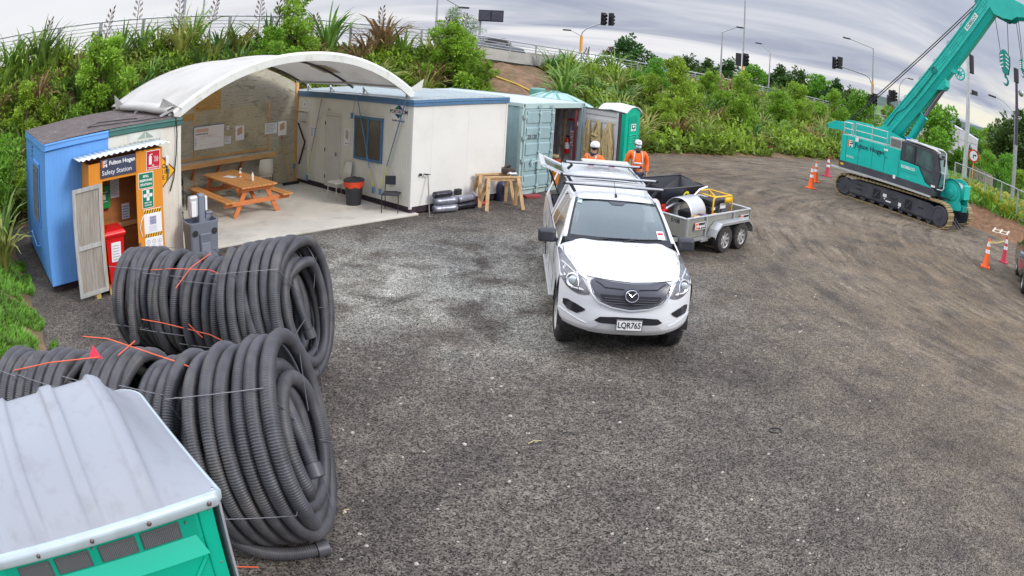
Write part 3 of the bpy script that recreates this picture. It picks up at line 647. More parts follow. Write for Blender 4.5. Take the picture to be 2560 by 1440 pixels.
for i in range(70):
    y = 16 + i*0.55*(1 + i*0.01); rows.append([Vector((16.6 + j*0.5*(1+j*0.006), y, berm(16.6 + j*0.5*(1+j*0.006), y) if 16.6 + j*0.5 > 16.9 + max(0, (y-26))*0.75 else -0.08)) for j in range(64)])
EARTH2 = mat('cut_earth', (0.20, 0.105, 0.055), 0.95, var=0.35, vs=4, bump=1.0, bs=12, stain=(0.10, 0.055, 0.03), ss=2.5, sa=0.7)
g = MB(); g.grid(rows); struct(g.build('earth_bank_ground', EARTH2, smooth=2, fix=False))
rows = []
for i in range(60):
    y = 15 + i*0.62; row = []
    for j in range(60):
        x = 17.2 + j*0.55 + max(0, (y-26))*0.75; row.append((x, y, berm(x, y) + (.05 if berm(x, y) > .74 else -.06)))
    rows.append(row)
g = MB(); g.grid(rows); o = struct(g.build('verge_grass_ground', GRASSM, smooth=2, fix=False))
g = MB(); g.quad((34,10,.02),(600,-100,.02),(600,600,.02),(44,60,.02)); g.quad((44,60,.02),(600,600,.02),(200,700,.02),(60,100,.02)); struct(g.build('grass_field_ground', GRASSM, fix=False))
def bgrass(d0, d1, far=False):
    def f(r):
        x = 17 + 26*r.random()**1.3; y = 16 + 30*r.random()
        z = berm(x, y)
        if z < (0.70 if d0 else 0.0): return None, None
        if x < 17.6 + max(0, (y-26))*0.75: return None, None
        return toAB(x, y)
    return f
zfb = lambda a, b: berm((O_ + E1*a + E2*b).x, (O_ + E1*a + E2*b).y)
grassblades('tall_grass', 52000, leafmat('grass_tall', (0.18, 0.36, 0.04), var=0.5, rnd=0), 41, bgrass(1, 1), 0.42, 'rough green grass on top of the cut earth bank behind the crane', zfb)
grassblades('yellow_weeds', 7000, leafmat('weed_yellow', (0.42, 0.38, 0.03), var=0.3, rnd=0), 42, lambda r: (lambda x, y: toAB(x, y) if 0.7 < berm(x, y) and 21 < x+y*0.0 < 26 and y < 30 else (None, None))(17 + 10*r.random(), 20 + 10*r.random()), 0.42, 'yellow flowering weeds along the top of the cut earth bank', zfb)
TIMF = mat('weathered_timber', (0.34, 0.29, 0.22), 0.9, var=0.2, vs=2, stretch=(8, 8, 1), bump=0.2)
def far_fence(name, p, q, h, m, label, n, wire=False):
    p, q = Vector(p), Vector(q); zf = .75 if wire else 0; h -= zf; t = thing(name, label, 'fence', (p.x, p.y, zf), 0); d = q - p; d.z = 0
    if wire:
        g = MB(); g.tube([(0,0,h), (d.x,d.y,h)], .03, 6); g.tube([(0,0,h*.1), (d.x,d.y,h*.1)], .012, 5); g.build('rail', PGAL, t)
        g = MB()
        for k in range(60): g.tube([d*(k/60) + Vector((0,0,.08)), d*((k+1)/60) + Vector((0,0,h))], 0.0025, 3, caps=False); g.tube([d*((k+1)/60) + Vector((0,0,.08)), d*(k/60) + Vector((0,0,h))], 0.0025, 3, caps=False)
        g.build('wire_mesh', PGAL, t, fix=False)
    else:
        g = MB()
        for k in range(46): g.bar(d*((k+.03)/46) + Vector((0,0,h/2)), d*((k+.97)/46) + Vector((0,0,h/2)), .03, h*(0.97+0.03*(k%2)))
        g.build('palings', m, t)
    for k in range(n+1):
        g = MB(); c = d*(k/n); w_ = .035 if wire else .08; g.box(c.x-w_, c.x+w_, c.y-w_+.05, c.y+w_+.05, 0, h + (0.02 if wire else -.1)); g.build('post', PGAL if wire else m, t)
    return t
far_fence('paling_fence', (28.882, 40.815, 0.605), (25.816, 30.554, 2.039), 1.9, TIMF, 'weathered timber paling fence beyond the grass', 8)
far_fence('wire_fence', (21.347, 28.988, 1.14), (21.99, 21.851, 2.049), 2.139, None, 'low wire mesh fence with a steel top rail on the grass', 5, wire=True)
t = thing('round_sign', 'round red-rimmed turn sign on a post in front of the timber fence', 'road sign', (23.45, 29.902, 1.772)[:2] + (0,), atan2(-0.75, -0.66)+pi/2)
zc = 2.691
g = MB(); g.cyl((0,.04,0), (0,.04,zc), .03, 8); g.build('post', ORG, t)
g = MB(); g.lathe((0,0,zc), (0,-1,0), [(0,0), (.36,0), (.36,.02), (0,.02)], 24); g.build('rim', mat('sign_red', (.6,.02,.03), .5), t)
g = MB(); g.lathe((0,-.021,zc), (0,-1,0), [(0,0), (.27,0), (.27,.006), (0,.006)], 24); g.build('face', WHT, t)
g = MB(); g.bar((-.02,-.03,zc-.14), (-.02,-.03,zc+.06), .05, .01); g.bar((-.04,-.03,zc+.05), (.12,-.03,zc+.05), .01, .05); g._a([(.1,-.03,zc+.13), (.2,-.03,zc+.05), (.1,-.03,zc-.03)], [(0,1,2)]); g.build('arrow', BLKP, t)
# houses
WEATH = mat('house_white', (0.70, 0.70, 0.72), 0.7, var=0.05, vs=1); ROOFB = mat('roof_bluegrey', (0.16, 0.20, 0.27), 0.5, 0.2, var=0.1, vs=2, stretch=(1,6,1)); GLS = mat('window_glass', (0.03, 0.035, 0.04), 0.08, spec=0.8, var=0.1)
def house(p, rz, w, d, h, rh, label, wins=2, chim=False, roofm=None):
    t = thing('house', label, 'house', (p[0], p[1], 0), rz)
    g = MB(); g.box(-w/2, w/2, 0, d, 0, h); g._a([(-w/2,0,h),(w/2,0,h),(0,0,h+rh),(-w/2,d,h),(w/2,d,h),(0,d,h+rh)], [(0,1,2),(5,4,3)]); g.build('wall', WEATH, t)
    g = MB()
    for s_ in (-1, 1): g._a([(s_*(w/2+.4),-.4,h-.25*rh/ (w/2)*1.2),(0,-.4,h+rh+.08),(0,d+.4,h+rh+.08),(s_*(w/2+.4),d+.4,h-.25*rh/(w/2)*1.2)], [(0,1,2,3)])
    g.build('roof', roofm or ROOFB, t, thick=0.12)
    for k in range(wins):
        x = -w/2 + (k+0.5)*w/wins; f = MB(); f.box(x-.75, x+.75, -.06, 0.0, h-2.0, h-.6); fo = f.build('window', WHT, t); f = MB(); f.box(x-.62, x-.04, -.075, -.062, h-1.9, h-.7); f.box(x+.04, x+.62, -.075, -.062, h-1.9, h-.7); f.build('pane', GLS, fo)
    for k in range(2):
        f = MB(); y = d*(0.3+0.4*k); f.box(-w/2-.06, -w/2, y-.7, y+.7, h-2.0, h-.6); fo = f.build('window', WHT, t); f = MB(); f.box(-w/2-.075, -w/2-.062, y-.6, y+.6, h-1.9, h-.7); f.build('pane', GLS, fo)
    if chim: g = MB(); g.box(-.4,.4, d*.5, d*.5+.6, h+rh-.5, h+rh+.8); g.build('chimney', mat('brick', (.25,.12,.09), .9), t)
    return t
pz = (77.123, 91.935, 0.344); house(pz, -1.1, 7.5, 14, 3.3, 1.7, 'white weatherboard house with a steep blue-grey roof', 3)
pz = (83.547, 106.042, -0.464); house(pz, -0.5, 5.5, 6, 3.0, 1.4, 'small white lean-to house left of the steep roofed house', 1)
t = thing('shed', 'tall white panelled shed behind the timber fence', 'shed', (51.088, 67.934, -0.977)[:2] + (0,), -0.72)
zt = 3.509
g = MB(); g._a([(-2.1,0,0),(2.1,0,0),(2.1,6,0),(-2.1,6,0),(-2.1,0,zt+.5),(2.1,0,zt-.45),(2.1,6,zt-.45),(-2.1,6,zt+.5)], [(3,2,1,0),(4,5,6,7),(0,1,5,4),(1,2,6,5),(2,3,7,6),(3,0,4,7)]); g.build('wall', mat('shed_white', (.62,.63,.68), .6, stain=(.4,.42,.47), ss=.5), t)
g = MB()
for k in range(1, 3): g.box(-2.1, 2.1, -.03, 0, zt*k/3+1.2, zt*k/3+1.25)
for k in range(1, 3): g.box(-2.1+1.4*k-.03, -2.1+1.4*k+.03, -.035, 0, 0, zt)
g.build('joint_strip', mat('grey_strip', (.35,.36,.4), .6), t)

for p, key, sc, lab in [((28.243, 33.739, 1.576), 'mid0', 1.0, 'green bush right of the timber fence end'), ((27.798, 31.484, 1.752), 'mid0', 1.1, 'broad green bush below the curved lamp'), ((27.381, 29.159, 2.092), 'lime1', .9, 'light green bush at the right edge behind the wire fence'),
  ((30.067, 37.416, 1.364), 'lime0', .8, 'light green shrub on the end of the timber fence'), ((26.027, 35.477, 1.14), 'mid0', .8, 'green shrub behind the crane cab mirror'), ((35.121, 38.347, 1.755), 'dark1', .45, 'dark rounded shrub in front of the right edge trees'), ((33.535, 43.594, 1.445), 'dark0', .42, 'dark shrub above the timber fence by the round sign')]:
    plant(key, (p[0], p[1], 0.1), sc, lab, cat='bush', name='bush')
HOSEY = mat('hose_yellow', (.62,.42,.06), .6); g = MB(); g.tube([AB(a, b, bank_z(a, b)+.06) for a, b in ((20.6,12.0),(21.4,11.4),(22.3,11.3),(23.0,10.6),(23.6,10.2),(24.0,9.3),(25.0,8.9),(25.2,8.2),(24.6,8.0))], .05, 6); tag(g.build('layflat_hose', HOSEY, smooth=True), 'yellow hose lying across the bare soil slip on the bank', 'hose')

# ================================================================== LEFT CABIN (blue and cream)
CREAM = mat('panel_cream', (0.70, 0.69, 0.61), 0.5, var=0.04, vs=1.5, stain=(0.42, 0.39, 0.32), ss=1.3, sa=0.30)
CREAMW = mat('panel_white', (0.76, 0.75, 0.70), 0.45, var=0.03, vs=1.2, stain=(0.60, 0.58, 0.53), ss=1.6, sa=0.3)
BLUEP = mat('panel_blue', (0.13, 0.36, 0.80), 0.45, var=0.05, vs=2, stain=(0.10, 0.27, 0.62), ss=1.5, sa=0.3)
GREENT = mat('trim_green', (0.045, 0.15, 0.13), 0.4, var=0.08); BLUET = mat('trim_blue', (0.085, 0.19, 0.33), 0.4, var=0.06)
ROOFBR = mat('roof_felt', (0.085, 0.065, 0.062), 0.9, var=0.15, vs=3, bump=0.4, bs=60, stain=(0.30, 0.27, 0.26), ss=5, sa=0.45)
GALVR = mat('roof_sheet', (0.62, 0.68, 0.70), 0.4, 0.4, var=0.06)
STEELB = mat('base_steel', (0.035, 0.02, 0.03), 0.7); CH = mat('chrome', (0.62, 0.62, 0.63), 0.2, 0.9, var=0.03)
PAPER = mat('paper', (0.80, 0.80, 0.82), 0.7, var=0.02); INKK = mat('ink_black', (0.02, 0.02, 0.025), 0.6, var=0); INKG = mat('ink_grey', (0.30, 0.30, 0.34), 0.7, var=0)
REDP = mat('sign_red2', (0.55, 0.012, 0.03), 0.45, var=0.04); GRNS = mat('sign_green', (0.0, 0.19, 0.10), 0.45, var=0.04); YELS = mat('sign_yellow', (0.85, 0.45, 0.01), 0.45, var=0.05); WHS = mat('sign_white', (0.82, 0.82, 0.82), 0.45, var=0.02)
cab = yard('site_cabin', 'long site cabin painted blue at its left end and cream at its right, brown roof', 'site cabin', 0, 0)
def ribbed(g, x0, x1, y, z0, z1, step=0.09, d=0.004, side='front'):
    n = max(2, int(abs(x1-x0)/step)); row0 = []
    for i in range(n+1):
        x = x0 + (x1-x0)*i/n; row0 += [(x, y), (x + (x1-x0)/n*0.12, y - d), (x + (x1-x0)/n*0.24, y)] if i < n else [(x, y)]
    for a_, b_ in zip(row0, row0[1:]):
        if side == 'front': g._a([(a_[0],a_[1],z0),(b_[0],b_[1],z0),(b_[0],b_[1],z1),(a_[0],a_[1],z1)], [(0,1,2,3)])
        else: g._a([(a_[1],a_[0],z0),(b_[1],b_[0],z0),(b_[1],b_[0],z1),(a_[1],a_[0],z1)], [(0,1,2,3)])
SPL = 1.50
g = MB(); g.box(0.02, 3.14, 0.02, 4.98, 0.18, 2.78); g.build('wall', CREAM, cab)
g = MB(); g.box(-0.005, 0.02, -0.005, 5.0, 0.16, 2.76); ribbed(g, 0.0, SPL, 0.0, 0.16, 2.76); g.box(0.0, SPL, 0.004, 0.019, 0.16, 2.76); ribbed(g, 0.0, 5.0, -0.006, 0.2, 2.74, side='x'); g.build('blue_cladding', BLUEP, cab, fix=False)
g = MB(); ribbed(g, SPL+0.002, 3.15, 0.0, 0.16, 2.76); g.box(3.1, 3.17, -0.012, 0.06, 0.12, 2.76); g.build('cream_cladding', CREAM, cab, fix=False)
g = MB(); g.box(-0.05, SPL, -0.05, -0.006, 2.765, 2.90); g.box(-0.05, -0.01, -0.05, 5.03, 2.765, 2.90); g.box(-0.03, SPL, -0.065, -0.051, 2.86, 2.885); g.build('blue_fascia', BLUEP, cab, bevel=.006)
g = MB(); g.box(SPL+.003, 3.19, -0.05, -0.006, 2.775, 2.91); g.box(3.15, 3.19, -0.004, 5.03, 2.775, 2.91); g.box(SPL+.003, 3.19, -0.065, -0.051, 2.865, 2.89); g.build('green_fascia', GREENT, cab, bevel=.006)
g = MB(); g.grid([[(-0.045, -0.045, 2.905), (1.6, -0.045, 2.925), (3.18, -0.045, 2.915)], [(-0.045, 5.02, 2.935), (1.6, 5.02, 2.965), (3.18, 5.02, 2.945)]]); g.build('roof', ROOFBR, cab)
g = MB(); g.box(0.1, 3.05, 0.1, 4.9, 0.0, 0.16); g.build('base_frame', STEELB, cab)
g = MB(); g.box(-0.05, -0.012, 1.12, 2.35, 1.12, 2.42); wf = g.build('window', BLUEP, cab, bevel=.01)
g = MB(); g.box(-0.06, -0.052, 1.2, 2.27, 1.2, 2.34); g.build('pane', GLS, wf)
g = MB()
for k in range(12): g.box(-0.075, -0.066, 1.2+k*.09, 1.215+k*.09, 1.2, 2.34)
for k in range(6): g.box(-0.077, -0.074, 1.2, 2.27, 1.25+k*.2, 1.262+k*.2)
g.build('bars', GALV, wf)
g = MB()
for k in range(3): g.box(-0.03, -0.012, 2.9, 3.05, 2.42+k*.1, 2.47+k*.1)
g.build('vent', BLUET, cab)
g = MB(); g.tube([(-.03, 3.0, .72), (-.1, 2.9, .72), (-.1, 1.8, .6), (-.03, 1.7, .6)], .016, 6); g.build('tow_handle', BLUEP, cab)
g = MB(); g.box(.62, .68, -.02, -.006, .75, 1.15); g.build('cover_plate', BLUEP, cab, bevel=.004)
sg = MB(); sg.box(1.96, 2.72, -.014, -.0062, 2.46, 2.76); sp_ = sg.build('faded_sign', mat('faded_white', (.66,.67,.62), .6), cab)
fd = mat('faded_green', (.30, .37, .30), .7, var=.15)
text('PORTACOM', .13, fd, sp_, (2.34, -.017, 2.53), FR, ext=.001, bold=.002)
g = MB(); g._a([(2.34,-.018,2.75),(2.16,-.018,2.62),(2.34,-.018,2.62)], [(0,1,2)]); g._a([(2.36,-.018,2.75),(2.54,-.018,2.62),(2.36,-.018,2.62)], [(0,1,2)]); g.build('emblem', fd, sp_)
g = MB(); g.box(2.80, 2.87, -.08, -.012, 2.02, 2.2); g.build('socket', WHT, cab, bevel=.01)
g = MB(); g.tube([(2.83,-.06,2.02),(2.86,-.08,1.9),(2.84,-.07,1.75)], .016, 6); g.build('plug', BLUET, cab)
CABLE = mat('cable_black', (.012,.012,.012), .5)
g = MB(); g.tube([AB(2.45,1.0,2.95), AB(1.6,1.6,2.96), AB(1.2,.9,2.96), AB(2.2,.35,2.95), AB(2.95,.25,2.95), AB(3.03,-.06,2.93), AB(3.06,-.06,2.6), AB(3.05,-.05,2.2), AB(2.99,-.05,1.75), AB(2.9,-.05,1.5)], .012, 6)
tag(g.build('power_cable', CABLE, smooth=True), 'black power cable lying on the brown roof and hanging down the cream wall', 'cable')
# diamond warning sign, half behind the cupboard
t = yard('warning_sign', 'yellow diamond warning sign on the cream wall beside the safety cupboard', 'sign', 2.62, -0.035, 1.90)
g = MB(); g.prism([(.42,0),(0,.42),(-.42,0),(0,-.42)], -.006, 0); g.build('border', mat('sign_darkred', (.16,.02,.02), .5), t)
g = MB(); g.prism([(.385,0),(0,.385),(-.385,0),(0,-.385)], -.010, -.0065); g.build('face', YELS, t)
for k, s_ in enumerate(('FORCE', 'MAIN IN', 'USE')): text(s_, .115, INKK, t, (.06, -.011, .11-.11*k), FR, ext=.001, bold=.003)

# ================================================================== SAFETY CUPBOARD
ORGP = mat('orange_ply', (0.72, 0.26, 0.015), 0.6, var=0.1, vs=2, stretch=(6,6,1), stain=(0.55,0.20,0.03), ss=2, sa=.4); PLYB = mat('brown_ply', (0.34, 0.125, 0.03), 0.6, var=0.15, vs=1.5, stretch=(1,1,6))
hut = yard('safety_cupboard', 'orange timber cupboard under a corrugated iron roof against the cabin wall, its door open', 'cupboard', 0.86, -0.82, 0.0)
g = MB(); g.box(0, .035, 0, .78, .12, 2.42); g.box(0, .30, -.03, 0, .12, 2.42); g.box(.30, 1.03, -.03, 0, 2.08, 2.42); g.box(1.03, 1.60, -.03, 0, .12, 2.5); g.box(1.565, 1.6, 0, .78, .12, 2.5); g.build('orange_board', ORGP, hut, bevel=.004)
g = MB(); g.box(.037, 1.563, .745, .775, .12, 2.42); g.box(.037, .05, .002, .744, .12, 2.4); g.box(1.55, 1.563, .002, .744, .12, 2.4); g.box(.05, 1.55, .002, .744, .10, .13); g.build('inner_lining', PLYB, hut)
g = MB(); g.box(.3, 1.03, -.06, .1, 0, .1); g.bar((.03,-.1,.05), (.03,.7,.05), .1, .1); g.bar((1.4,-.1,.05), (1.4,.7,.05), .1, .1); g.build('skid', mat('pallet_wood', (.42,.30,.10), .8, var=.2, vs=4), hut)
WOODP = mat('pine', (0.62, 0.36, 0.14), 0.6, var=0.15, vs=2, stretch=(1,8,8), stain=(.42,.2,.07), ss=3, sa=.5)
g = MB(); g.box(.05, 1.55, .70, .744, 1.02, 1.11); g.box(1.46, 1.549, .05, .70, 1.02, 1.11); g.build('ledge', WOODP, hut)
rows = [[], []]
for i in range(121):
    x = -.22 + 1.95*i/120; dz = .014*sin(i/120*2*pi*16); zz = 2.55 + .05*(i/120)
    rows[0].append((x, -.14, zz-.02+dz)); rows[1].append((x, .78, zz-.03+dz))
g = MB(); g.grid(rows); g.build('corrugated_roof', GALVR, hut, smooth=2, thick=.004)
NAVY = mat('sign_navy', (.045,.055,.10), .5); sg = MB(); sg.box(.26, 1.03, -.055, -.031, 2.14, 2.47); sp_ = sg.build('name_board', NAVY, hut, bevel=.003)
text('Fulton Hogan', .103, WHS, sp_, (.445, -.057, 2.385), FR, ext=.001, bold=.003, align='LEFT')
text('Safety Station', .118, WHS, sp_, (.29, -.057, 2.225), FR, ext=.001, align='LEFT')
def fh_mark(parent, x, y, z, h):
    """orange bar and white angular F over H mark"""
    g = MB(); g.box(x, x+h*.22, y-.002, y, z-h/2, z+h/2); g.build('logo_bar', mat('logo_orange', (.75,.16,.02), .5), parent)
    g = MB()
    for a0,a1,b0,b1 in ((.28,.95,.38,.5),(.28,.45,.05,.38),(.45,.85,.12,.24),(.28,.45,-.5,-.02),(.72,.95,-.5,-.02),(.45,.72,-.30,-.14)): g.box(x+h*a0, x+h*a1, y-.002, y, z+h*b0, z+h*b1)
    g.build('logo', WHS, parent)
fh_mark(sp_, .29, -.056, 2.385, .12)
def signplate(parent, name, x0, x1, z0, z1, y, bm_, fm, frame=.012, r=.004):
    g = MB(); g.box(x0, x1, y-.004, y, z0, z1); o = g.build(name, WHS, parent, bevel=.002)
    g = MB(); g.box(x0+frame, x1-frame, y-.006, y-.0042, z0+frame, z1-frame); g.build('sign_face', fm, o)
    return o
o = signplate(hut, 'extinguisher_sign', 1.25, 1.55, 2.12, 2.47, -.031, None, REDP)
g = MB(); g.box(1.31,1.37,-.0385,-.0372,2.22,2.37); g.box(1.325,1.355,-.0385,-.0372,2.37,2.40); g.box(1.34,1.39,-.0385,-.0372,2.395,2.41)
for k in range(3): g.tube([(1.43+.03*k,-.038,2.26),(1.445+.03*k,-.038,2.31),(1.42+.035*k,-.038,2.36)], .007, 4)
g.box(1.28,1.52,-.0385,-.0372,2.16,2.168); g.build('pictogram', WHS, o); text('FIRE', .028, WHS, o, (1.40,-.038,2.195), FR, ext=.0005, bold=.001)
text('EXTINGUISHER', .026, WHS, o, (1.40,-.038,2.148), FR, ext=.0005)
o = signplate(hut, 'spill_sign', 1.08, 1.40, 1.80, 2.09, -.031, None, GRNS)
for k, s_ in enumerate(('SPILL','RESPONSE','STATION')): text(s_, .058, WHS, o, (1.24,-.038,2.02-.075*k), FR, ext=.0005, bold=.002)
o = signplate(hut, 'first_aid_sign', 1.15, 1.40, 1.43, 1.785, -.031, None, GRNS)
g = MB(); g.box(1.245,1.305,-.0385,-.0372,1.57,1.765); g.box(1.18,1.37,-.0385,-.0372,1.637,1.697); g.build('cross', WHS, o)
text('FIRST AID', .036, WHS, o, (1.275,-.038,1.532), FR, ext=.0005, bold=.001); text('STATION', .036, WHS, o, (1.275,-.038,1.485), FR, ext=.0005, bold=.001)
def hazard(parent, x0, x1, z0, z1, y, n=7):
    g = MB(); g.box(x0,x1,y-.001,y,z0,z1); g.build('hazard_band', YELS, parent)
    g = MB(); w_ = (x1-x0)/n
    for k in range(n):
        a0 = x0+w_*k; g._a([(a0,y-.0018,z0),(a0+w_*.45,y-.0018,z0),(min(a0+w_*.95,x1),y-.0018,z1),(min(a0+w_*.5,x1),y-.0018,z1)], [(0,1,2,3)])
    g.build('stripes', INKK, parent, fix=False)
g = MB(); g.box(1.17,1.55,-.035,-.031,.35,1.41); o = g.build('site_poster', WHS, hut)
for z0 in (1.33, .89, .50): hazard(o, 1.172, 1.548, z0, z0+.07, -.0352)
g = MB(); g.box(1.24,1.48,-.038,-.0352,.98,1.30); po = g.build('notice_sheet', PAPER, o); g = MB()
for k in range(5): g.box(1.27,1.45-.03*(k%2),-.0388,-.0381,1.00+.022*k,1.006+.022*k)
g.box(1.29,1.43,-.0388,-.0381,1.12,1.27); g.build('print', mat('print_violet', (.32,.30,.42), .6, var=.3, vs=40), po)
g = MB()
for i in range(3):
    for k in range(2): g.lathe((1.24+.12*i,-.0352,.80-.13*k), (0,-1,0), [(.034,0),(.042,0),(.042,.001),(.034,.001)], 14); g.box(1.21+.12*i,1.27+.12*i,-.0365,-.0352,.735-.13*k,.741-.13*k); g.box(1.232+.12*i,1.248+.12*i,-.0365,-.0352,.785-.13*k,.812-.13*k)
g.build('icons', INKG, o)
g = MB(); g.tube([(1.16,-.03,1.30),(1.10,-.05,1.2),(1.07,-.05,1.08),(1.12,-.04,.93)], .008, 5); g.build('rope_loop', PAPER, hut)
g = MB(); g.box(1.035,1.075,-.05,-.031,.78,.83); g.build('latch', CH, hut)
g = MB(); g.box(.34,.62,.63,.742,1.45,1.88); o = g.build('first_aid_box', mat('box_green',(.0,.27,.06),.4), hut, bevel=.01)
g = MB(); g.box(.40,.57,.627,.6295,1.56,1.78); g.build('label_panel', GRNS, o); g = MB(); g.box(.41,.56,.625,.6265,1.575,1.585); g.box(.41,.56,.625,.6265,1.755,1.765); g.box(.455,.515,.625,.6265,1.62,1.72); g.build('label_mark', WHS, o)
g = MB(); g.box(.66,.86,.735,.744,1.60,1.97); o = g.build('paper_notice', PAPER, hut); g = MB()
for k in range(9): g.box(.68,.84-.02*(k%3),.7335,.7348,1.64+.033*k,1.65+.033*k)
g.build('print', INKG, o)
g = MB(); g.box(.90,1.08,.735,.744,1.15,1.45); o = g.build('paper_notice', PAPER, hut); g = MB()
for k in range(5): g.box(.92,1.06,.7335,.7348,1.18+.05*k,1.20+.05*k)
g.build('print', mat('ink_teal',(.1,.35,.45),.6), o)
# the cupboard's weathered door, swung wide open towards the viewer
WEA = mat('weathered_grey_wood', (.33,.30,.26), .9, var=.25, vs=2.5, stretch=(14,14,1), bump=.4, bs=20, stain=(.22,.15,.10), ss=1.2, sa=.8); WEF = mat('grey_frame_wood', (.40,.40,.38), .85, var=.2, vs=3, stretch=(6,6,1), bump=.3)
dl = (0.585, 3.078)
door = bpy.data.objects.new('door', None); COL.objects.link(door); door.parent = hut; door.location = (.27, -.045, 0); door.rotation_euler = (0, 0, radians(188))
g = MB(); g.box(.02, .66, -.012, .012, .12, 2.04); g.build('panel', WEA, door)
g = MB()
for x0,x1,z0,z1 in ((0,.075,.1,2.06),(.605,.68,.1,2.06),(.075,.605,.1,.175),(.075,.605,1.985,2.06),(.075,.605,.95,1.03)): g.box(x0,x1,.012,.035,z0,z1)
g.build('frame', WEF, door, bevel=.004)

# ---------------- red wheelie bin inside the cupboard
REDB = mat('bin_red', (.66,.008,.01), .35, var=.04)
t = yard('wheelie_bin', 'red wheelie bin with a white notice, standing in the safety cupboard', 'bin', 1.40, -0.52, 0.13)
g = MB(); g.grid([[(-.20*s_,-.22*s_,z_),(.20*s_,-.22*s_,z_),(.20*s_,.22*s_,z_),(-.20*s_,.22*s_,z_)] for s_, z_ in ((.8,0),(1.0,.86),(1.12,.88),(1.12,.92))], closed=True); g.quad((-.16,-.18,0),(.16,-.18,0),(.16,.18,0),(-.16,.18,0)); g.build('body', REDB, t, bevel=.01)
g = MB(); g.grid([[(-.24*s_,-.27*s_,z_),(.24*s_,-.27*s_,z_),(.24*s_,.25*s_,z_+.03),(-.24*s_,.25*s_,z_+.03)] for s_, z_ in ((1,.915),(1,.95),(.86,1.0),(.5,1.03))], closed=True); g.quad((-.12,-.135,1.03),(.12,-.135,1.03),(.12,.125,1.06),(-.12,.125,1.06)); g.build('lid', REDB, t, bevel=.012)
g = MB(); g.quad((-.10,-.2155,.42),(.11,-.2155,.42),(.12,-.224,.78),(-.09,-.224,.78)); o = g.build('notice', PAPER, t, thick=.004)
g = MB()
for k in range(6): g.box(-.07,.08,-.2262+.0*k,-.2255,.46+.05*k,.472+.05*k)
g.build('print', INKG, o)
for s_ in (-1, 1): g = MB(); g.cyl((s_*.17,.2,.02), (s_*.21,.2,.02), .09, 14); g.build('wheel', BLKP, t)

# ================================================================== RIGHT CABIN
RX0, RX1, RY0, RY1, RZ0, RZ1 = 9.21, 12.40, 0.14, 5.75, 0.20, 2.66
cab2 = yard('site_cabin', 'cream site cabin with blue trim, two doors and a window facing the shelter', 'site cabin', 0, 0)
g = MB(); g.box(RX0+.02, RX1-.01, RY0+.012, RY1, RZ0, RZ1); g.build('wall', CREAMW, cab2)
CREAMD = CREAM
g = MB()
ribbed(g, RY0, 1.25, RX0, RZ0, RZ1, side='x'); ribbed(g, 2.60, 3.22, RX0, RZ0, RZ1, side='x'); ribbed(g, 4.05, 4.95, RX0, RZ0, RZ1, side='x'); ribbed(g, 5.70, RY1, RX0, RZ0, RZ1, side='x')
ribbed(g, 1.25, 2.60, RX0, RZ0, 1.10, side='x'); ribbed(g, 1.25, 2.60, RX0, 2.28, RZ1, side='x'); ribbed(g, 3.22, 4.05, RX0, 2.22, RZ1, side='x'); ribbed(g, 4.95, 5.70, RX0, 2.22, RZ1, side='x')
g.build('side_cladding', CREAM, cab2, fix=False)
g = MB(); g.box(RX0, RX1, RY0, RY0+.01, RZ0, RZ1); g.build('end_cladding', CREAMW, cab2)
g = MB()
for x in (9.83, 11.02): g.box(x-.006, x+.006, RY0-.004, RY0, RZ0, RZ1); g.build('panel_joint', CREAMW, cab2); g = MB()
g.box(RX0-.01, RX0+.05, RY0-.012, RY0-.0005, RZ0-.05, RZ1); g.box(RX1-.05, RX1+.008, RY0-.012, RY0-.0005, RZ0-.05, RZ1); g.box(RX0-.012, RX0-.001, RY0-.012, RY0+.05, RZ0-.05, RZ1)
pieces(g, 'joint_trim', CREAMW, cab2)
g = MB(); g.box(RX0-.04, RX1+.03, RY0-.045, RY0-.013, RZ1, RZ1+.15); g.box(RX0-.055, RX1+.03, RY0-.06, RY0-.046, RZ1+.08, RZ1+.11); g.box(RX0-.04, RX0-.012, RY0-.012, RY1+.03, RZ1, RZ1+.15); g.box(RX0-.055, RX0-.041, RY0-.045, RY1+.03, RZ1+.08, RZ1+.11); g.build('fascia', BLUET, cab2, bevel=.004)
g = MB(); g.box(RX0-.035, RX1+.03, RY0-.04, RY1+.03, RZ1+.152, RZ1+.17)
for k in range(18): g.box(RX0+.1+k*.17, RX0+.14+k*.17, RY0-.03, RY1, RZ1+.171, RZ1+.195)
g.build('roof', GALVR, cab2)
g = MB(); g.box(RX0+.02, RX1-.02, RY0+.02, RY1-.02, .04, RZ0-.01); g.build('base_frame', STEELB, cab2)
DOORM = mat('door_cream', (.60,.59,.54), .5, var=.04)
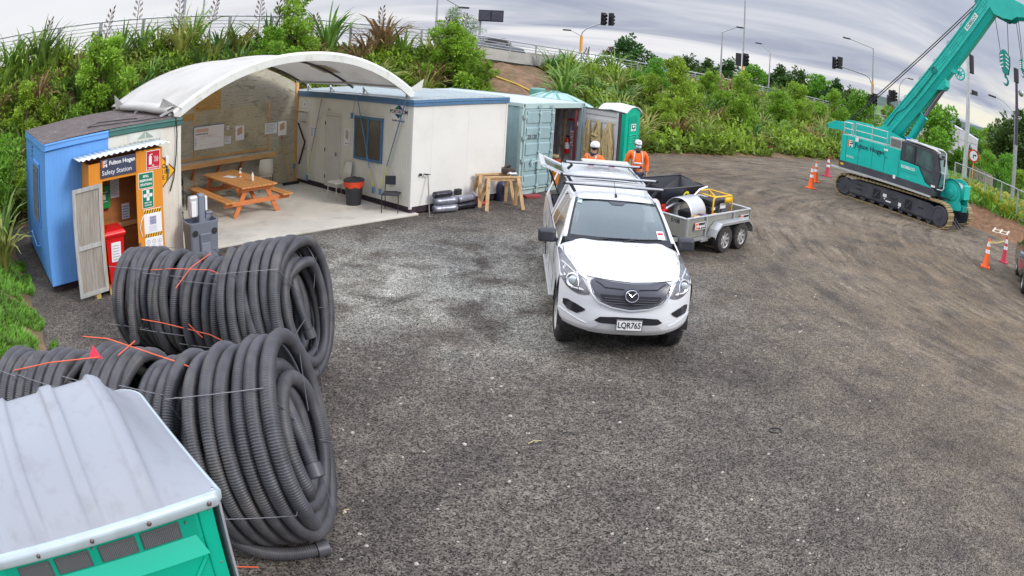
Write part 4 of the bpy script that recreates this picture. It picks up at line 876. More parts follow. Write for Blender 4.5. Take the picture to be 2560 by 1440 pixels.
def cab_door(y0, y1, z0, z1, opened, taped):
    g = MB(); x = RX0
    g.box(x-.03, x+.02, y0-.04, y0, z0, z1+.04); g.box(x-.03, x+.02, y1, y1+.04, z0, z1+.04); g.box(x-.03, x+.02, y0, y1, z1, z1+.04); g.box(x-.055, x-.031, y0-.06, y1+.06, z1+.035, z1+.06); g.box(x-.04, x+.02, y0, y1, z0-.04, z0)
    o = g.build('door', CREAM, cab2, bevel=.003)
    if opened: # leaf ajar, swung slightly inwards
        g = MB(); g.box(x+.02, x+.6, y0, y1, z0, z1); g.build('opening', mat('room_dark', (.14,.13,.11), .9), o)
    c, s_ = cos(radians(9 if opened else 0)), sin(radians(9 if opened else 0))
    g = MB(); w_ = y1 - y0 - .02; g.at(Matrix.Translation((x-.012, y1-.01, 0)) @ Matrix.Rotation(radians(-7 if opened else 0), 4, 'Z')); g.box(-.02, .018, -w_, 0, z0+.01, z1-.01); l_ = g.build('leaf', DOORM, o)
    g = MB()
    for zz in (z0+.22, (z0+z1)/2, z1-.22): g.cyl((x-.045, y1-.012, zz-.05), (x-.045, y1-.012, zz+.05), .014, 8)
    pieces(g, 'hinge', BLKP, o)
    g = MB(); g.box(x-.075, x-.04, y0+.06, y0+.12, 1.08, 1.18); g.build('handle', CH, o)
    if taped:
        g = MB(); X = x-.062
        g.bar((X, y1-.13, 1.85), (X, y0+.08, 1.30), .006, .06, up=(1,0,0)); g.bar((X, y0+.08, 1.30), (X, y1-.22, .62), .006, .06, up=(1,0,0)); g.bar((X, y0+.05, 1.92), (X, y1-.32, 1.90), .006, .04, up=(1,0,0)); g.build('tape', BLKP, o)
    return o
cab_door(4.98, 5.62, .20, 2.18, False, True); cab_door(3.27, 3.98, .22, 2.18, False, False)
g = MB(); x = RX0; Y0, Y1, Z0, Z1 = 1.32, 2.54, 1.12, 2.27
for a0,a1,b0,b1 in ((Y0,Y1,Z0,Z0+.06),(Y0,Y1,Z1-.06,Z1),(Y0,Y0+.05,Z0+.06,Z1-.06),(Y1-.05,Y1,Z0+.06,Z1-.06),(1.90,1.96,Z0+.06,Z1-.06)): g.box(x-.035,x+.02,a0,a1,b0,b1)
wf = g.build('window', BLUET, cab2)
g = MB(); g.box(x-.012, x-.006, Y0+.05, Y1-.05, Z0+.06, Z1-.06); g.build('pane', mat('window_tint', (.10,.095,.07), .12, spec=.8, var=.25, vs=1.5), wf)
g = MB(); g.box(x-.06, x-.0, Y0-.06, Y1+.06, Z1+.01, Z1+.04); g.build('hood', CREAM, wf)
# brand sign, number plate, paper notices on this cabin
sg = bpy.data.objects.new('brand_sign', None); COL.objects.link(sg); sg.parent = cab2
LGN = mat('logo_green', (.015,.16,.05), .5); LBL = mat('logo_blue', (.01,.02,.16), .5)
g = MB(); g.box(x-.010, x-.0062, .38, 1.0, 2.20, 2.68); g.build('plate', CREAMW, sg)
cyy = .69
for pts, m_ in (([(0,.262),(.17,.148),(0,.148)], LGN), ([(0,.262),(-.17,.148),(0,.148)], LBL), ([(0,-.075),(.17,.03),(0,.03)], LBL), ([(0,-.075),(-.17,.03),(0,.03)], LGN)):
    g = MB(); g._a([(x-.012, cyy+p_[0], 2.40+p_[1]) for p_ in pts], [(0,1,2)]); g.build('logo', m_, sg, thick=.002)
text('PORTACOM', .125, INKK, sg, (x-.013, cyy, 2.485), LS, ext=.001, bold=.003); text('Building Solutions', .07, LBL, sg, (x-.013, cyy, 2.265), LS, ext=.001, bold=.001)
text('C766', .055, INKK, cab2, (x-.012, 3.86, 2.34), LS, ext=.001, bold=.001)
def wall_notice(label, cat, y, z, w_, h_, stripes=False, blue=False, tilt=0, name='notice'):
    t = yard(name, label, cat, RX0-.012, y, z, 0)
    g = MB(); g.box(-.003, 0, -w_/2, w_/2, -h_/2, h_/2); g.build('sheet', PAPER, t)
    if stripes:
        g = MB()
        for k in range(6): g.bar((-.0045,-w_*.30,-h_*.18+h_*.09*k),(-.0045,w_*.30,-h_*.02+h_*.09*k), .001, .02, up=(1,0,0))
        g.build('print', YELS, t); g = MB()
        for k in range(6): g.bar((-.005,-w_*.26,-h_*.15+h_*.09*k),(-.005,w_*.2,-h_*.03+h_*.09*k), .001, .012, up=(1,0,0))
        for k in range(3): g.box(-.005,-.004,-w_*.35+.08*k,-w_*.35+.08*k+.03,-h_*.42,-h_*.34)
        g.build('print', INKK, t)
    else:
        g = MB()
        for k in range(6):
            for j in range(2): g.box(-.0045,-.004,-w_*.4+w_*.45*j,-w_*.05+w_*.45*j,-h_*.42+h_*.14*k,-h_*.42+h_*.14*k+.022)
        g.build('print', mat('ink_blue',(.15,.25,.42),.6) if blue else INKG, t)
    return t
wall_notice('white and yellow striped notice between the second door and the window', 'notice', 2.90, 1.65, .30, .46, stripes=True)
wall_notice('blue printed information sheet between the two cabin doors', 'notice', 4.66, 1.64, .36, .32, blue=True)
t = yard('door_sign', 'tiny toilet sign beside the top of the taped door', 'sign', RX0-.012, 4.42, 2.05); g = MB(); g.box(-.003,0,-.05,.05,-.08,.08); g.build('plate', PAPER, t); g = MB(); g.box(-.005,-.0035,-.012,.012,-.05,.03); g.ball((-.004,0,.045),.014,8,6); g.build('figure', INKK, t)
t = yard('door_sign', 'small square sign above the taped door', 'sign', RX0-.012, 5.22, 2.42); g = MB(); g.box(-.003,0,-.08,.08,-.08,.08); g.build('plate', PAPER, t); g = MB(); g.prism([(0,.05),(.05,0),(0,-.05),(-.05,0)], -.005, -.0035, 'yz'); g.build('mark', INKG, t)
# wall clutter on the end wall: tap and a standing rod
t = yard('garden_tap', 'small black wall tap on the cream end wall', 'tap', 9.66, RY0-.02, .98); g = MB(); g.cyl((-.18,0,.0),(-.18,-.04,0),.035,10); g.cyl((-.05,0,0),(-.05,-.10,0),.018,8); g.bar((-.1,-.1,.02),(.06,-.1,-.01),.02,.02); g.build('tap_body', BLKP, t)
t = yard('iron_bar', 'thin rusty bar leaning against the cream end wall', 'bar', 9.66, -.02, 0); g = MB(); g.tube([(-.14,-.22,.02),(.05,.12,.98)], .013, 6); g.tube([(-.14,-.22,.03),(-.22,-.30,.02),(-.10,-.28,.02)], .012, 6); g.build('rod', mat('rusty', (.24,.2,.17), .8), t)
"""ratchet straps from the canopy foot down to the cabin base"""
STRB = mat('strap_blue', (.10,.24,.42), .6); STRY = mat('strap_yellow', (.62,.68,.10), .6); STRG = mat('strap_grey', (.25,.26,.27), .6)
def strap(y0, z0, y1, z1, label, m1, m2, f=.62, wx=.035):
    t = yard('ratchet_strap', label, 'strap', RX0, 0, 0, 0, 'ratchet straps tying the canopy down to the cabin')
    p = Vector((-.10, y0, z0)); q = Vector((-.11, y1, z1)); m_ = p.lerp(q, f)
    g = MB(); g.bar(p, m_, wx, .006, up=(1,0,0)); g.build('strap', m1, t)
    g = MB(); g.bar(m_, q, wx, .006, up=(1,0,0)); g.build('strap', m2, t)
    g = MB(); g.cbox(q + Vector((0,0,-.02)), (.05,.07,.16)); g.build('ratchet', STRB, t, bevel=.01)
strap(5.72, 2.78, 5.60, .55, 'strap beside the taped door, nearest the plywood wall', STRB, STRY)
strap(4.07, 2.78, 4.84, .30, 'grey strap slanting across the wall between the two doors', STRG, STRY, .68)
strap(2.36, 2.78, 1.50, .45, 'blue strap slanting across the window', STRB, STRY, .78)
strap(.32, 2.80, 1.22, .45, 'dark blue strap from the corner of the cabin past the brand sign', BLUET, STRY, .72)
strap(2.40, 2.78, 2.56, 2.28, 'short strap at the top left corner of the window', STRG, STRG, .5, .015)

# ================================================================== PLYWOOD BACK WALL
def plymat(name, col, dark):
    m = mat(name, col, .85, var=.12, vs=1.2, stain=tuple(c*.55 for c in col), ss=1.1, sa=.55); n, l, b = noden(m)
    src = b.inputs['Base Color'].links[0].from_socket; tc = n.new('ShaderNodeTexCoord'); mp = n.new('ShaderNodeMapping'); mp.inputs['Scale'].default_value = (.55, 1, 2.2); l.new(tc.outputs['Object'], mp.inputs[0])
    w = n.new('ShaderNodeTexNoise'); w.inputs['Scale'].default_value = 1.1; w.inputs['Detail'].default_value = 2; w.inputs['Distortion'].default_value = 1.2; l.new(mp.outputs[0], w.inputs['Vector'])
    mm = n.new('ShaderNodeMath'); mm.operation = 'MULTIPLY'; mm.inputs[1].default_value = 13; l.new(w.outputs['Fac'], mm.inputs[0]); fr = n.new('ShaderNodeMath'); fr.operation = 'PINGPONG'; fr.inputs[1].default_value = .5; l.new(mm.outputs[0], fr.inputs[0])
    mr = n.new('ShaderNodeMapRange'); mr.inputs[1].default_value = 0; mr.inputs[2].default_value = .12; mr.inputs[3].default_value = .75; mr.inputs[4].default_value = 0; l.new(fr.outputs[0], mr.inputs[0])
    mi = n.new('ShaderNodeMix'); mi.data_type = 'RGBA'; l.new(mr.outputs[0], mi.inputs[0]); l.new(src, mi.inputs[6]); mi.inputs[7].default_value = (*dark, 1); l.new(mi.outputs[2], b.inputs['Base Color']); return m
PLY1 = plymat('ply_greygreen', (.46,.43,.34), (.17,.15,.11)); PLY2 = plymat('ply_olive', (.50,.45,.31), (.21,.16,.10)); PLY3 = plymat('ply_orange', (.52,.32,.10), (.24,.11,.04))
def arch(s_, aL, aR, zf, rise): # s_ 0..1 along the arch
    x = 2*s_-1; return aL + (aR-aL)*s_, zf + rise*(1-abs(x)**2.1)
pw = yard('plywood_wall', 'tall back wall of weathered plywood sheets under the canopy', 'plywood wall', 0, 0)
def sheet(x0, x1, z0, z1, m, y=5.62):
    pts = [(x0, z0), (x1, z0)]
    n = 10
    for i in range(n+1):
        x = x1 + (x0-x1)*i/n; s_ = (x-3.0)/6.15; zt = 3.02 + .86*(1-abs(2*s_-1)**2.1); pts.append((x, min(z1, max(zt, z0+.02))))
    g = MB(); g.prism(pts, y, y+.018); g.build('plywood_sheet', m, pw)
sheet(3.15, 5.70, .05, 1.15, PLY1); sheet(5.705, 8.20, .05, 1.15, PLY1); sheet(8.205, 9.15, .05, 1.22, PLY2)
sheet(3.15, 5.70, 1.155, 2.28, PLY1); sheet(5.705, 8.20, 1.155, 2.50, PLY2); sheet(8.205, 9.15, 1.225, 2.50, PLY1)
sheet(3.15, 5.70, 2.285, 2.46, PLY3); sheet(5.705, 6.55, 2.505, 3.9, PLY3); sheet(6.555, 9.15, 2.505, 3.9, PLY1); sheet(3.15, 5.70, 2.465, 3.9, PLY2)
g = MB(); g.box(5.67, 5.72, 5.60, 5.62, .06, 2.8); g.box(8.17, 8.22, 5.605, 5.62, 1.2, 2.55); g.box(9.10, 9.19, 5.58, 5.62, .05, 3.2); g.box(3.9,8.2,5.605,5.619,1.13,1.20); g.build('batten', WOODP, pw)
REDW = mat('red_cedar', (.62,.20,.06), .6, var=.18, vs=2, stretch=(2,8,8), stain=(.42,.12,.04), ss=2, sa=.4); YELW = mat('yellow_pine', (.60,.27,.08), .6, var=.15, vs=2, stretch=(8,1,8), stain=(.45,.24,.07), ss=2, sa=.5)
t = yard('wall_shelf', 'long timber shelf bracketed to the plywood back wall', 'shelf', 0, 5.6)
g = MB(); g.box(3.3, 8.18, -.42, -.005, 1.06, 1.09); g.build('shelf_top', PLY1, t)
g = MB(); g.box(3.3, 8.18, -.465, -.422, .97, 1.10); g.build('front_board', WOODP, t)
for xx in (4.2, 5.6, 6.4, 7.15, 7.9): g = MB(); g.bar((xx,-.40,1.04),(xx,-.02,.62),.045,.09); g.build('bracket', REDW, t)
def bnote(name, label, cat, x0, x1, z0, z1, m_, lines=None, stripes=False, y=5.60):
    t = yard(name, label, cat, (x0+x1)/2, y, (z0+z1)/2); w_ = x1-x0; h_ = z1-z0
    g = MB(); g.box(-w_/2, w_/2, -.004, 0, -h_/2, h_/2); g.build('sheet', m_, t)
    if lines:
        g = MB()
        for k in range(lines): g.box(-w_*.42, w_*(.40-.22*((k*7)%3)/2), -.0055, -.0045, h_*.38-h_*.8*k/lines-.006, h_*.38-h_*.8*k/lines+.006)
        g.build('print', INKG, t)
    if stripes:
        g = MB()
        for k in range(6): g.bar((-w_*.3,-.0055,-h_*.15+h_*.08*k),(w_*.3,-.0055,h_*.02+h_*.08*k), .022, .001, up=(0,1,0))
        g.build('print', YELS, t); g = MB()
        for k in range(6): g.bar((-w_*.25,-.0065,-h_*.13+h_*.08*k),(w_*.2,-.0065,h_*.0+h_*.08*k), .012, .001, up=(0,1,0))
        g.build('print', INKK, t)
    return t
t = yard('whiteboard', 'white planning board with handwriting on the plywood wall', 'whiteboard', 6.17, 5.6, 1.73)
g = MB(); g.box(-.49,.49,-.02,0,-.32,.33); g.build('board', WHS, t); g = MB(); g.box(-.50,.50,-.03,0,.33,.35); g.box(-.5,-.49,-.025,0,-.32,.33); g.build('frame', BLUET, t)
g = MB(); g.box(-.45,-.02,-.0215,-.0205,.17,.27); g.build('heading', mat('tan',(.70,.48,.38),.6), t)
g = MB()
for k in range(9): g.box(-.44+.047*k,-.41+.047*k,-.0215,-.0205,.10,.135)
for k in range(7): g.box(-.45,-.43+.01*(k%3),-.0215,-.0205,-.22+.04*k,-.205+.04*k)
g.build('print', INKK, t); g = MB()
for k,(x0,x1,zz) in enumerate(((-.28,.1,.04),(-.3,-.1,-.01),(-.05,.2,.01),(.25,.42,-.02),(-.3,.05,-.2),(.1,.3,-.19),(-.36,.3,.06))): g.tube([(x0+(x1-x0)*i/14,-.0215,zz+.006*sin(i*2.3+k)) for i in range(15)], .003, 3)
g.build('handwriting', mat('marker',(.6,.25,.12),.6), t)
t = yard('thermostat', 'small white thermostat on the plywood wall right of the whiteboard', 'thermostat', 6.79, 5.6, 1.92); g = MB(); g.box(-.045,.045,-.035,0,-.05,.05); g.build('case', WHT, t, bevel=.01); g = MB(); g.box(-.025,.025,-.037,-.0355,-.01,.03); g.build('dial', INKG, t)
bnote('notice', 'small curled white sheets pinned below the thermostat', 'notice', 6.69, 6.90, 1.46, 1.68, PAPER, 4)
bnote('notice', 'portrait poster with yellow and black stripes right of the whiteboard', 'notice', 7.05, 7.35, 1.52, 1.94, PAPER, None, True)
bnote('notice', 'wide white printed notice left of the upper right poster', 'notice', 8.05, 8.47, 1.60, 1.92, PAPER, 6)
bnote('notice', 'striped poster on the plywood wall nearest the taped door', 'notice', 8.50, 8.80, 1.51, 1.93, PAPER, None, True, y=5.595)
t = yard('broom', 'wide floor broom leaning against the plywood wall', 'broom', 8.80, 5.35, .05); g = MB(); g.tube([(0,-.05,.05),(-.17,.22,1.45)], .014, 8); g.build('handle', WOODP, t); g = MB(); g.box(-.28,.28,-.10,-.03,0,.08); g.build('head', BLKP, t); g = MB(); g.tube([(-.155,.20,1.32),(-.175,.23,1.46)], .02, 8); g.build('grip', REDP, t)

# ================================================================== CANOPY
FAB = mat('canopy_fabric', (.74,.73,.70), .75, var=.04, vs=1.2, bump=.25, bs=3, stain=(.50,.48,.42), ss=1.0, sa=.35)
n_, l_, b_ = noden(FAB); tr_ = n_.new('ShaderNodeBsdfTranslucent'); mxs = n_.new('ShaderNodeMixShader'); mxs.inputs[0].default_value = .42; l_.new(b_.inputs['Base Color'].links[0].from_socket, tr_.inputs[0]); l_.new(b_.outputs[0], mxs.inputs[1]); l_.new(tr_.outputs[0], mxs.inputs[2]); l_.new(mxs.outputs[0], n_['Material Output'].inputs[0])
can = yard('canopy', 'white fabric arched canopy spanning between the two site cabins', 'canopy', 0, 0)
def cp(s_, t_): # s across, t from front to back
    b = .40 + 4.75*t_; aL = 3.12 - .28*t_; aR = 9.40 - .25*t_; x = 2*s_-1; sk = .12*(1-x*x)
    zf = 3.02 + .03*t_ + .02*sin(t_*pi)
    return (aL + (aR-aL)*s_ + sk, b, zf + (1.0-.13*t_ - .07*abs(sin(t_*2*pi)))*(1-abs(x)**2.15))
NS, NT = 40, 24
g = MB(); g.grid([[cp(i/NS, k/NT) for i in range(NS+1)] for k in range(NT+1)]); g.build('cover', FAB, can, smooth=2, thick=.006)
g = MB(); rows = []
for i in range(NS+1):
    x, y, z_ = cp(i/NS, 0); x2, _, z2 = cp(i/NS, .0); ww = .02
    nx, nz = (2*i/NS-1)*.55, 1
    rows.append([(x, y-.005, z_+.012), (x-nx*.02, y-.05, z_-.04), (x-nx*.10, y-.04, z_-.20), (x-nx*.10, y+.02, z_-.20), (x-nx*.02, y+.03, z_-.04)])
g.grid(rows, closed=True); g.build('front_hem', mat('hem_white', (.72,.74,.70), .7, var=.05, vs=5, stain=(.42,.40,.28), ss=3, sa=.5), can, smooth=True)
for t_ in (.02, .5, .98):
    g = MB(); g.tube([(lambda p: (p[0], p[1]+.04, p[2]-.06))(cp(i/24, t_)) for i in range(25)], .032, 8); g.build('arch_tube', mat('arch_dark', (.09,.08,.08), .5, .3), can, smooth=True)
for s_ in (.04, .95):
    g = MB(); g.tube([(lambda p: (p[0], p[1], p[2]-.10))(cp(s_, k/10)) for k in range(11)], .03, 8); g.build('purlin', GALV, can, smooth=True)
# left skirt with its two turned up corners, right corner flap
g = MB(); rows = []
for k in range(13):
    t_ = k/12; p = cp(0, .02 + .74*t_); bulge = .10 + .03*sin(t_*9)
    rows.append([(p[0]+.10, p[1], p[2]+.12), (p[0]-bulge, p[1], p[2]+.04), (p[0]-bulge*.8, p[1], p[2]-.05), (p[0]+.02, p[1], p[2]-.09)])
g.grid(rows); g.build('skirt', FAB, can, smooth=2, thick=.006)
def flap(pts, nm='flap'): g = MB(); g._a(pts, [(0,1,2),(0,2,3)] if len(pts) == 4 else [(0,1,2)]); g.build(nm, FAB, can, thick=.006)
flap([(3.02,1.25,2.96),(3.0,.75,3.30),(3.30,.28,3.06),(3.20,.45,2.95)]); flap([(2.78,4.35,3.0),(2.68,4.2,3.38),(2.90,3.9,3.12)]); flap([(9.25,.42,3.05),(9.62,.30,3.32),(9.50,.25,3.02)])
g = MB(); rows = [[(lambda p: (p[0]-.02, p[1], p[2]-.022))(cp(s_, t_)) for s_ in (.80,.84,.885)] for t_ in (.42,.5,.58)]
g.grid(rows); g.build('patch', mat('patch_tan', (.42,.38,.28), .7, var=.2, vs=8), can)
for b_0, a_0 in ((.55, 9.32), (2.3, 9.28), (3.9, 9.26), (5.05, 9.2)):
    g = MB(); g.bar((a_0,b_0,2.84),(a_0+.02,b_0+.05,3.02),.05,.05); g.bar((a_0,b_0-.2,2.86),(a_0+.02,b_0+.05,3.0),.03,.03); g.build('foot_bracket', GALV, can)
for b_0 in (.5, 2.6, 4.9):
    g = MB(); g.bar((3.05,b_0,2.94),(3.25,b_0,3.02),.06,.05); g.bar((2.85,b_0,2.95),(3.15,b_0,3.05),.05,.04); g.build('foot_bracket', GALV, can)

# ================================================================== FURNITURE IN THE SHELTER
t = yard('picnic_table', 'timber A-frame picnic table with attached benches on the slab', 'picnic table', 6.20, 3.62, .05)
Lh = 1.32
for k in range(7): g = MB(); x = -.50 + .145*k; g.box(x, x+.135, -Lh, Lh, .72, .76); g.build('top_board', YELW, t, bevel=.005)
for s_ in (-1, 1):
    for k in range(2): g = MB(); x = s_*.82 - .145 + .15*k; g.box(x, x+.14, -Lh, Lh, .41, .45); g.build('seat_board', YELW, t, bevel=.005)
for e in (-1, 1):
    y = e*(Lh-.22)
    for s_ in (-1, 1): g = MB(); g.bar((s_*.27, y, .72), (s_*.62, y, .0), .045, .12, up=(1,0,0)) ; g.build('leg', REDW, t, bevel=.004)
    g = MB(); g.box(-.95, .95, y-.07, y-.025, .30, .41); g.build('cross_beam', REDW, t, bevel=.004); g = MB(); g.box(-.48, .48, y-.07, y-.025, .62, .72); g.build('top_beam', REDW, t, bevel=.004)
    g = MB(); g.bar((0, y-e*.05, .36), (0, y-e*.55, .70), .045, .09, up=(1,0,0)); g.build('brace', REDW, t)
t = yard('pump_bottle', 'white pump bottle with an orange label on the picnic table', 'bottle', 6.32, 3.72, .812)
g = MB(); g.lathe((0,0,0),(0,0,1),[(0,0),(.04,0),(.042,.01),(.042,.12),(.02,.15),(.012,.16),(.012,.19)],16); g.build('body', WHT, t, smooth=True); g = MB(); g.lathe((0,0,.03),(0,0,1),[(.0435,0),(.0435,.07)],16); g.build('label', mat('lab_orange',(.85,.22,.03),.5), t); g = MB(); g.cyl((0,0,.19),(0,0,.22),.009,8); g.bar((-.01,0,.22),(.05,-.01,.22),.02,.014); g.build('pump', WHT, t)
t = yard('squeeze_bottle', 'plain translucent white bottle at the near end of the picnic table', 'bottle', 6.33, 2.98, .812)
g = MB(); g.lathe((0,0,0),(0,0,1),[(0,0),(.034,0),(.036,.01),(.036,.15),(.018,.19)],16); g.build('body', WHS, t, smooth=True); g = MB(); g.lathe((0,0,.19),(0,0,1),[(.02,0),(.02,.03),(0,.035)],12); g.build('cap', mat('cap_pink',(.7,.5,.55),.5), t)
o = MB(); o.at(Matrix.Rotation(.3,4,'Z')); o.box(-.11,.11,-.20,.20,0,.004); o = o.build('paper_sheet', PAPER); o.location = AB(6.12, 3.95, .812); o.rotation_euler = (0,0,AZ); tag(o, 'white paper sheet lying on the picnic table behind the pump bottle', 'paper')
def chair(label, a, b, rz, seatm, frame, back='panel', curved=False, z=.05):
    t = yard('chair', label, 'chair', a, b, z, rz)
    g = MB(); g.box(-.22,.22,-.22,.22,.43,.47); g.build('seat', seatm, t, bevel=.015)
    if back == 'tall': g = MB(); g.grid([[( -.21,.20,.46),(-.07,.225,.46),(.07,.225,.46),(.21,.20,.46)],[(-.21,.26,.70),(-.07,.285,.70),(.07,.285,.70),(.21,.26,.70)],[(-.19,.31,.94),(-.07,.335,.96),(.07,.335,.96),(.19,.31,.94)]]); g.build('backrest', seatm, t, smooth=True, thick=.025)
    elif back == 'oval': g = MB(); g.prism([(.24*cos(k*pi/10)*(1 if k<=10 else .92), .66 + (.20 if k<=10 else .14)*sin(k*pi/10)) for k in range(20)], .26, .29); g.build('backrest', seatm, t, bevel=.008)
    else: g = MB(); g.box(-.22,.22,.235,.265,.62,.84); g.build('backrest', seatm, t, bevel=.012)
    for s_ in (-1, 1):
        g = MB(); g.tube([(s_*.205,-.20,0),(s_*.205,-.20,.44)], .012, 8); g.build('leg', frame, t)
        g = MB(); g.tube([(s_*.205,.25,0),(s_*.205,.21,.44),(s_*.205,.25,.82 if back != 'tall' else .5)], .012, 8); g.build('leg', frame, t)
    return t
IVO = mat('ivory_vinyl', (.68,.67,.58), .45, var=.03); CHAR = mat('charcoal_fabric', (.045,.045,.055), .8, var=.15, vs=30)
chair('ivory high-backed chair in front of the cream cabin, beside the black bin', 9.02-.22, 2.68, -pi/2, IVO, CH, 'tall')
chair('charcoal office chair with a black frame at the corner of the slab', 9.0, .60, -pi*.27, CHAR, DARKM)
chair('ivory chair behind the picnic table by the shelf', 7.75, 5.02, pi*.9, IVO, DARKM, 'tall')
chair('dark oval-backed chair left of the picnic table, under the shelf', 4.75, 4.55, -.15, CHAR, DARKM, 'oval')
chair('dark oval-backed chair half hidden behind the corner of the blue cabin', 4.05, 4.0, .5, CHAR, DARKM, 'oval')
chair('black chair by the cabin wall behind the grey wash stand', 3.75, 2.3, .6, CHAR, DARKM)
t = yard('side_table', 'small white topped side table by the dark chairs', 'table', 3.75, 3.2, .05); g = MB(); g.box(-.3,.3,-.3,.3,.66,.69); g.build('table_top', WHT, t)
for sx_ in (-.25,.25):
    for sy_ in (-.25,.25): g = MB(); g.cyl((sx_,sy_,0),(sx_,sy_,.66),.014,6); g.build('leg', DARKM, t)
# black bin with red liner
t = yard('rubbish_bin', 'dark grey round rubbish bin with an orange red liner', 'bin', 8.72, 1.83, .05); t.scale = (.92,.92,.92)
DGB = mat('bin_grey', (.035,.037,.042), .5, var=.08)
g = MB(); g.lathe((0,0,0),(0,0,1),[(0,0),(.20,0),(.21,.02),(.265,.62),(.28,.66)],32); g.build('body', DGB, t, smooth=True)
r = random.Random(3); rows = []
for z_, rr in ((.50,.262),(.55,.285),(.62,.292),(.665,.298),(.68,.28)): rows.append([((rr+r.uniform(-.008,.008))*cos(2*pi*k/36), (rr+r.uniform(-.008,.008))*sin(2*pi*k/36), z_ + (.02*sin(k*1.1)+.012*sin(k*2.7) if z_ == .50 else 0)) for k in range(36)])
g = MB(); g.grid(rows, closed=True); g.build('liner', mat('liner_red', (.75,.07,.02), .4), t, smooth=True)
g = MB(); g.lathe((0,0,.67),(0,0,1),[(.30,0),(.30,.03),(.24,.07),(.1,.10),(0,.10)],32); g.cyl((-.06,0,.78),(.06,0,.78),.012,8); g.build('lid', DGB, t, smooth=True)

# ================================================================== WASH STAND
GRYP = mat('wash_grey', (.20,.22,.27), .5, var=.05, vs=3)
t = yard('wash_stand', 'moulded grey portable hand wash stand with a paper towel holder', 'wash stand', 3.42, -.42, 0, -.06)
def rrect(hx, hy, r_, n=5):
    out = []
    for cx_, cy_, a0 in ((hx-r_,hy-r_,0),(-hx+r_,hy-r_,pi/2),(-hx+r_,-hy+r_,pi),(hx-r_,-hy+r_,3*pi/2)):
        for k in range(n+1): a_ = a0 + pi/2*k/n; out.append((cx_+r_*cos(a_), cy_+r_*sin(a_)))
    return out
def shell(g, prof, hx, hy, r_, c=(0,0)):
    g.grid([[(c[0]+x*s_, c[1]+y*s_, z_) for x, y in rrect(hx, hy, r_)] for s_, z_ in prof], closed=True)
g = MB(); shell(g, [(.0,.02),(.90,.02),(.93,.06),(1.0,.86),(1.04,.88),(1.04,.92),(.96,.92),(.90,.76),(0,.74)], .33, .24, .10); g.build('tank', GRYP, t, smooth=True)
g = MB(); g.box(-.04,.10,-.05,.12,.76,1.42); g.build('column', GRYP, t, bevel=.03)
g = MB(); g.box(-.24,-.04,-.04,.10,.98,1.40); g.build('towel_box', mat('clear_grey',(.5,.52,.56),.3), t, bevel=.04)
for dx in (-.15, .14): g = MB(); g.box(dx-.055,dx+.055,-.07,-.052,1.0,1.30) if dx < 0 else g.box(.11,.16,-.03,.08,1.08,1.36); g.build('paper_towel', WHS, t, bevel=.01)
g = MB(); g.box(.11,.22,-.04,.04,.93,1.02); g.box(.12,.26,-.06,.06,1.02,1.05); g.build('soap_ledge', GRYP, t, bevel=.01)
for dx in (-.2, .22): g = MB(); g.lathe((dx,-.247,.72),(0,-1,0),[(0,0),(.06,0),(.06,.012),(0,.014)],20); g.build('cap', BLKP, t)
g = MB(); g.box(-.11,.14,-.275,-.235,.10,.70); g.build('front_recess', mat('wash_grey_dark', (.13,.145,.18), .5), t, bevel=.02); g = MB(); g.box(-.085,.115,-.29,-.276,.12,.52); g.build('foot_panel', GRYP, t, bevel=.01)
for zz in (.34, .18): g = MB(); g.tube([(-.32+.64*k/24, -.252-.045*(abs(-.32+.64*k/24-.015)<.12), zz+.03*sin(k*.75)) for k in range(25)], .007, 5); g.build('wave_rib', GRYP, t)
t = yard('foot_pump', 'blue and red hose fittings on the ground at the cabin corner', 'hose fittings', 3.2, -.30, 0); g = MB(); g.tube([(0,.28,.9),(-.05,.1,.4),(-.1,0,.12)], .014, 6); g.build('hose', STRB, t); g = MB(); g.box(-.2,.0,-.1,.06,0,.09); g.cyl((-.1,0,.09),(-.1,0,.2),.02,8); g.build('valve', BLUET, t, bevel=.01); g = MB(); g.cyl((-.24,-.05,.05),(-.12,-.05,.05),.035,10); g.build('red_cap', REDP, t)

# ================================================================== ROLLS AND SAW HORSES BY THE CREAM CABIN
ROLL = mat('black_film', (.018,.018,.028), .25, var=.3, vs=8, bump=.5, bs=25); ROLLS = mat('silver_film', (.26,.27,.32), .3, .3, var=.3, vs=9, bump=.5, bs=25)
def roll(x, y, z, ln, r_, rz, label, m_):
    t = yard('plastic_roll', label, 'roll', x, y, z, rz, 'rolls of black plastic film stacked by the cream cabin'); rr = random.Random(int(x*100)+int(z*77)); rows = []
    for k in range(9):
        xx = -ln/2 + ln*k/8; rows.append([(xx, r_*(1+rr.uniform(-.07,.07))*cos(2*pi*j/18)*1.08, r_ + r_*(1+rr.uniform(-.07,.07))*sin(2*pi*j/18)*.92) for j in range(18)])
    rows = [[(p[0],p[1]*.35,r_+(p[2]-r_)*.35) for p in rows[0]]] + rows + [[(p[0],p[1]*.35,r_+(p[2]-r_)*.35) for p in rows[-1]]]
    g = MB(); g.grid(rows, closed=True); g.build('film', m_, t, smooth=2); g = MB(); g.lathe((-ln/2+.01,0,r_),(-1,0,0),[(r_*.25,0),(r_*.33,0),(r_*.33,.012),(r_*.25,.012)],14); g.build('core', INKG, t)
roll(10.12,-.12,0,.62,.105,-.25,'silvery roll at the bottom left of the stack', ROLLS); roll(10.14,-.10,.19,.60,.10,-.20,'silvery roll lying second on the left of the stack', ROLLS); roll(10.05,-.08,.38,.48,.085,-.1,'short black roll on top of the left stack', ROLL)
roll(10.78,-.14,0,.60,.10,-.1,'dark roll at the bottom right of the stack', ROLL); roll(10.78,-.13,.18,.58,.095,.1,'dark silvery roll on the right of the stack', ROLLS)
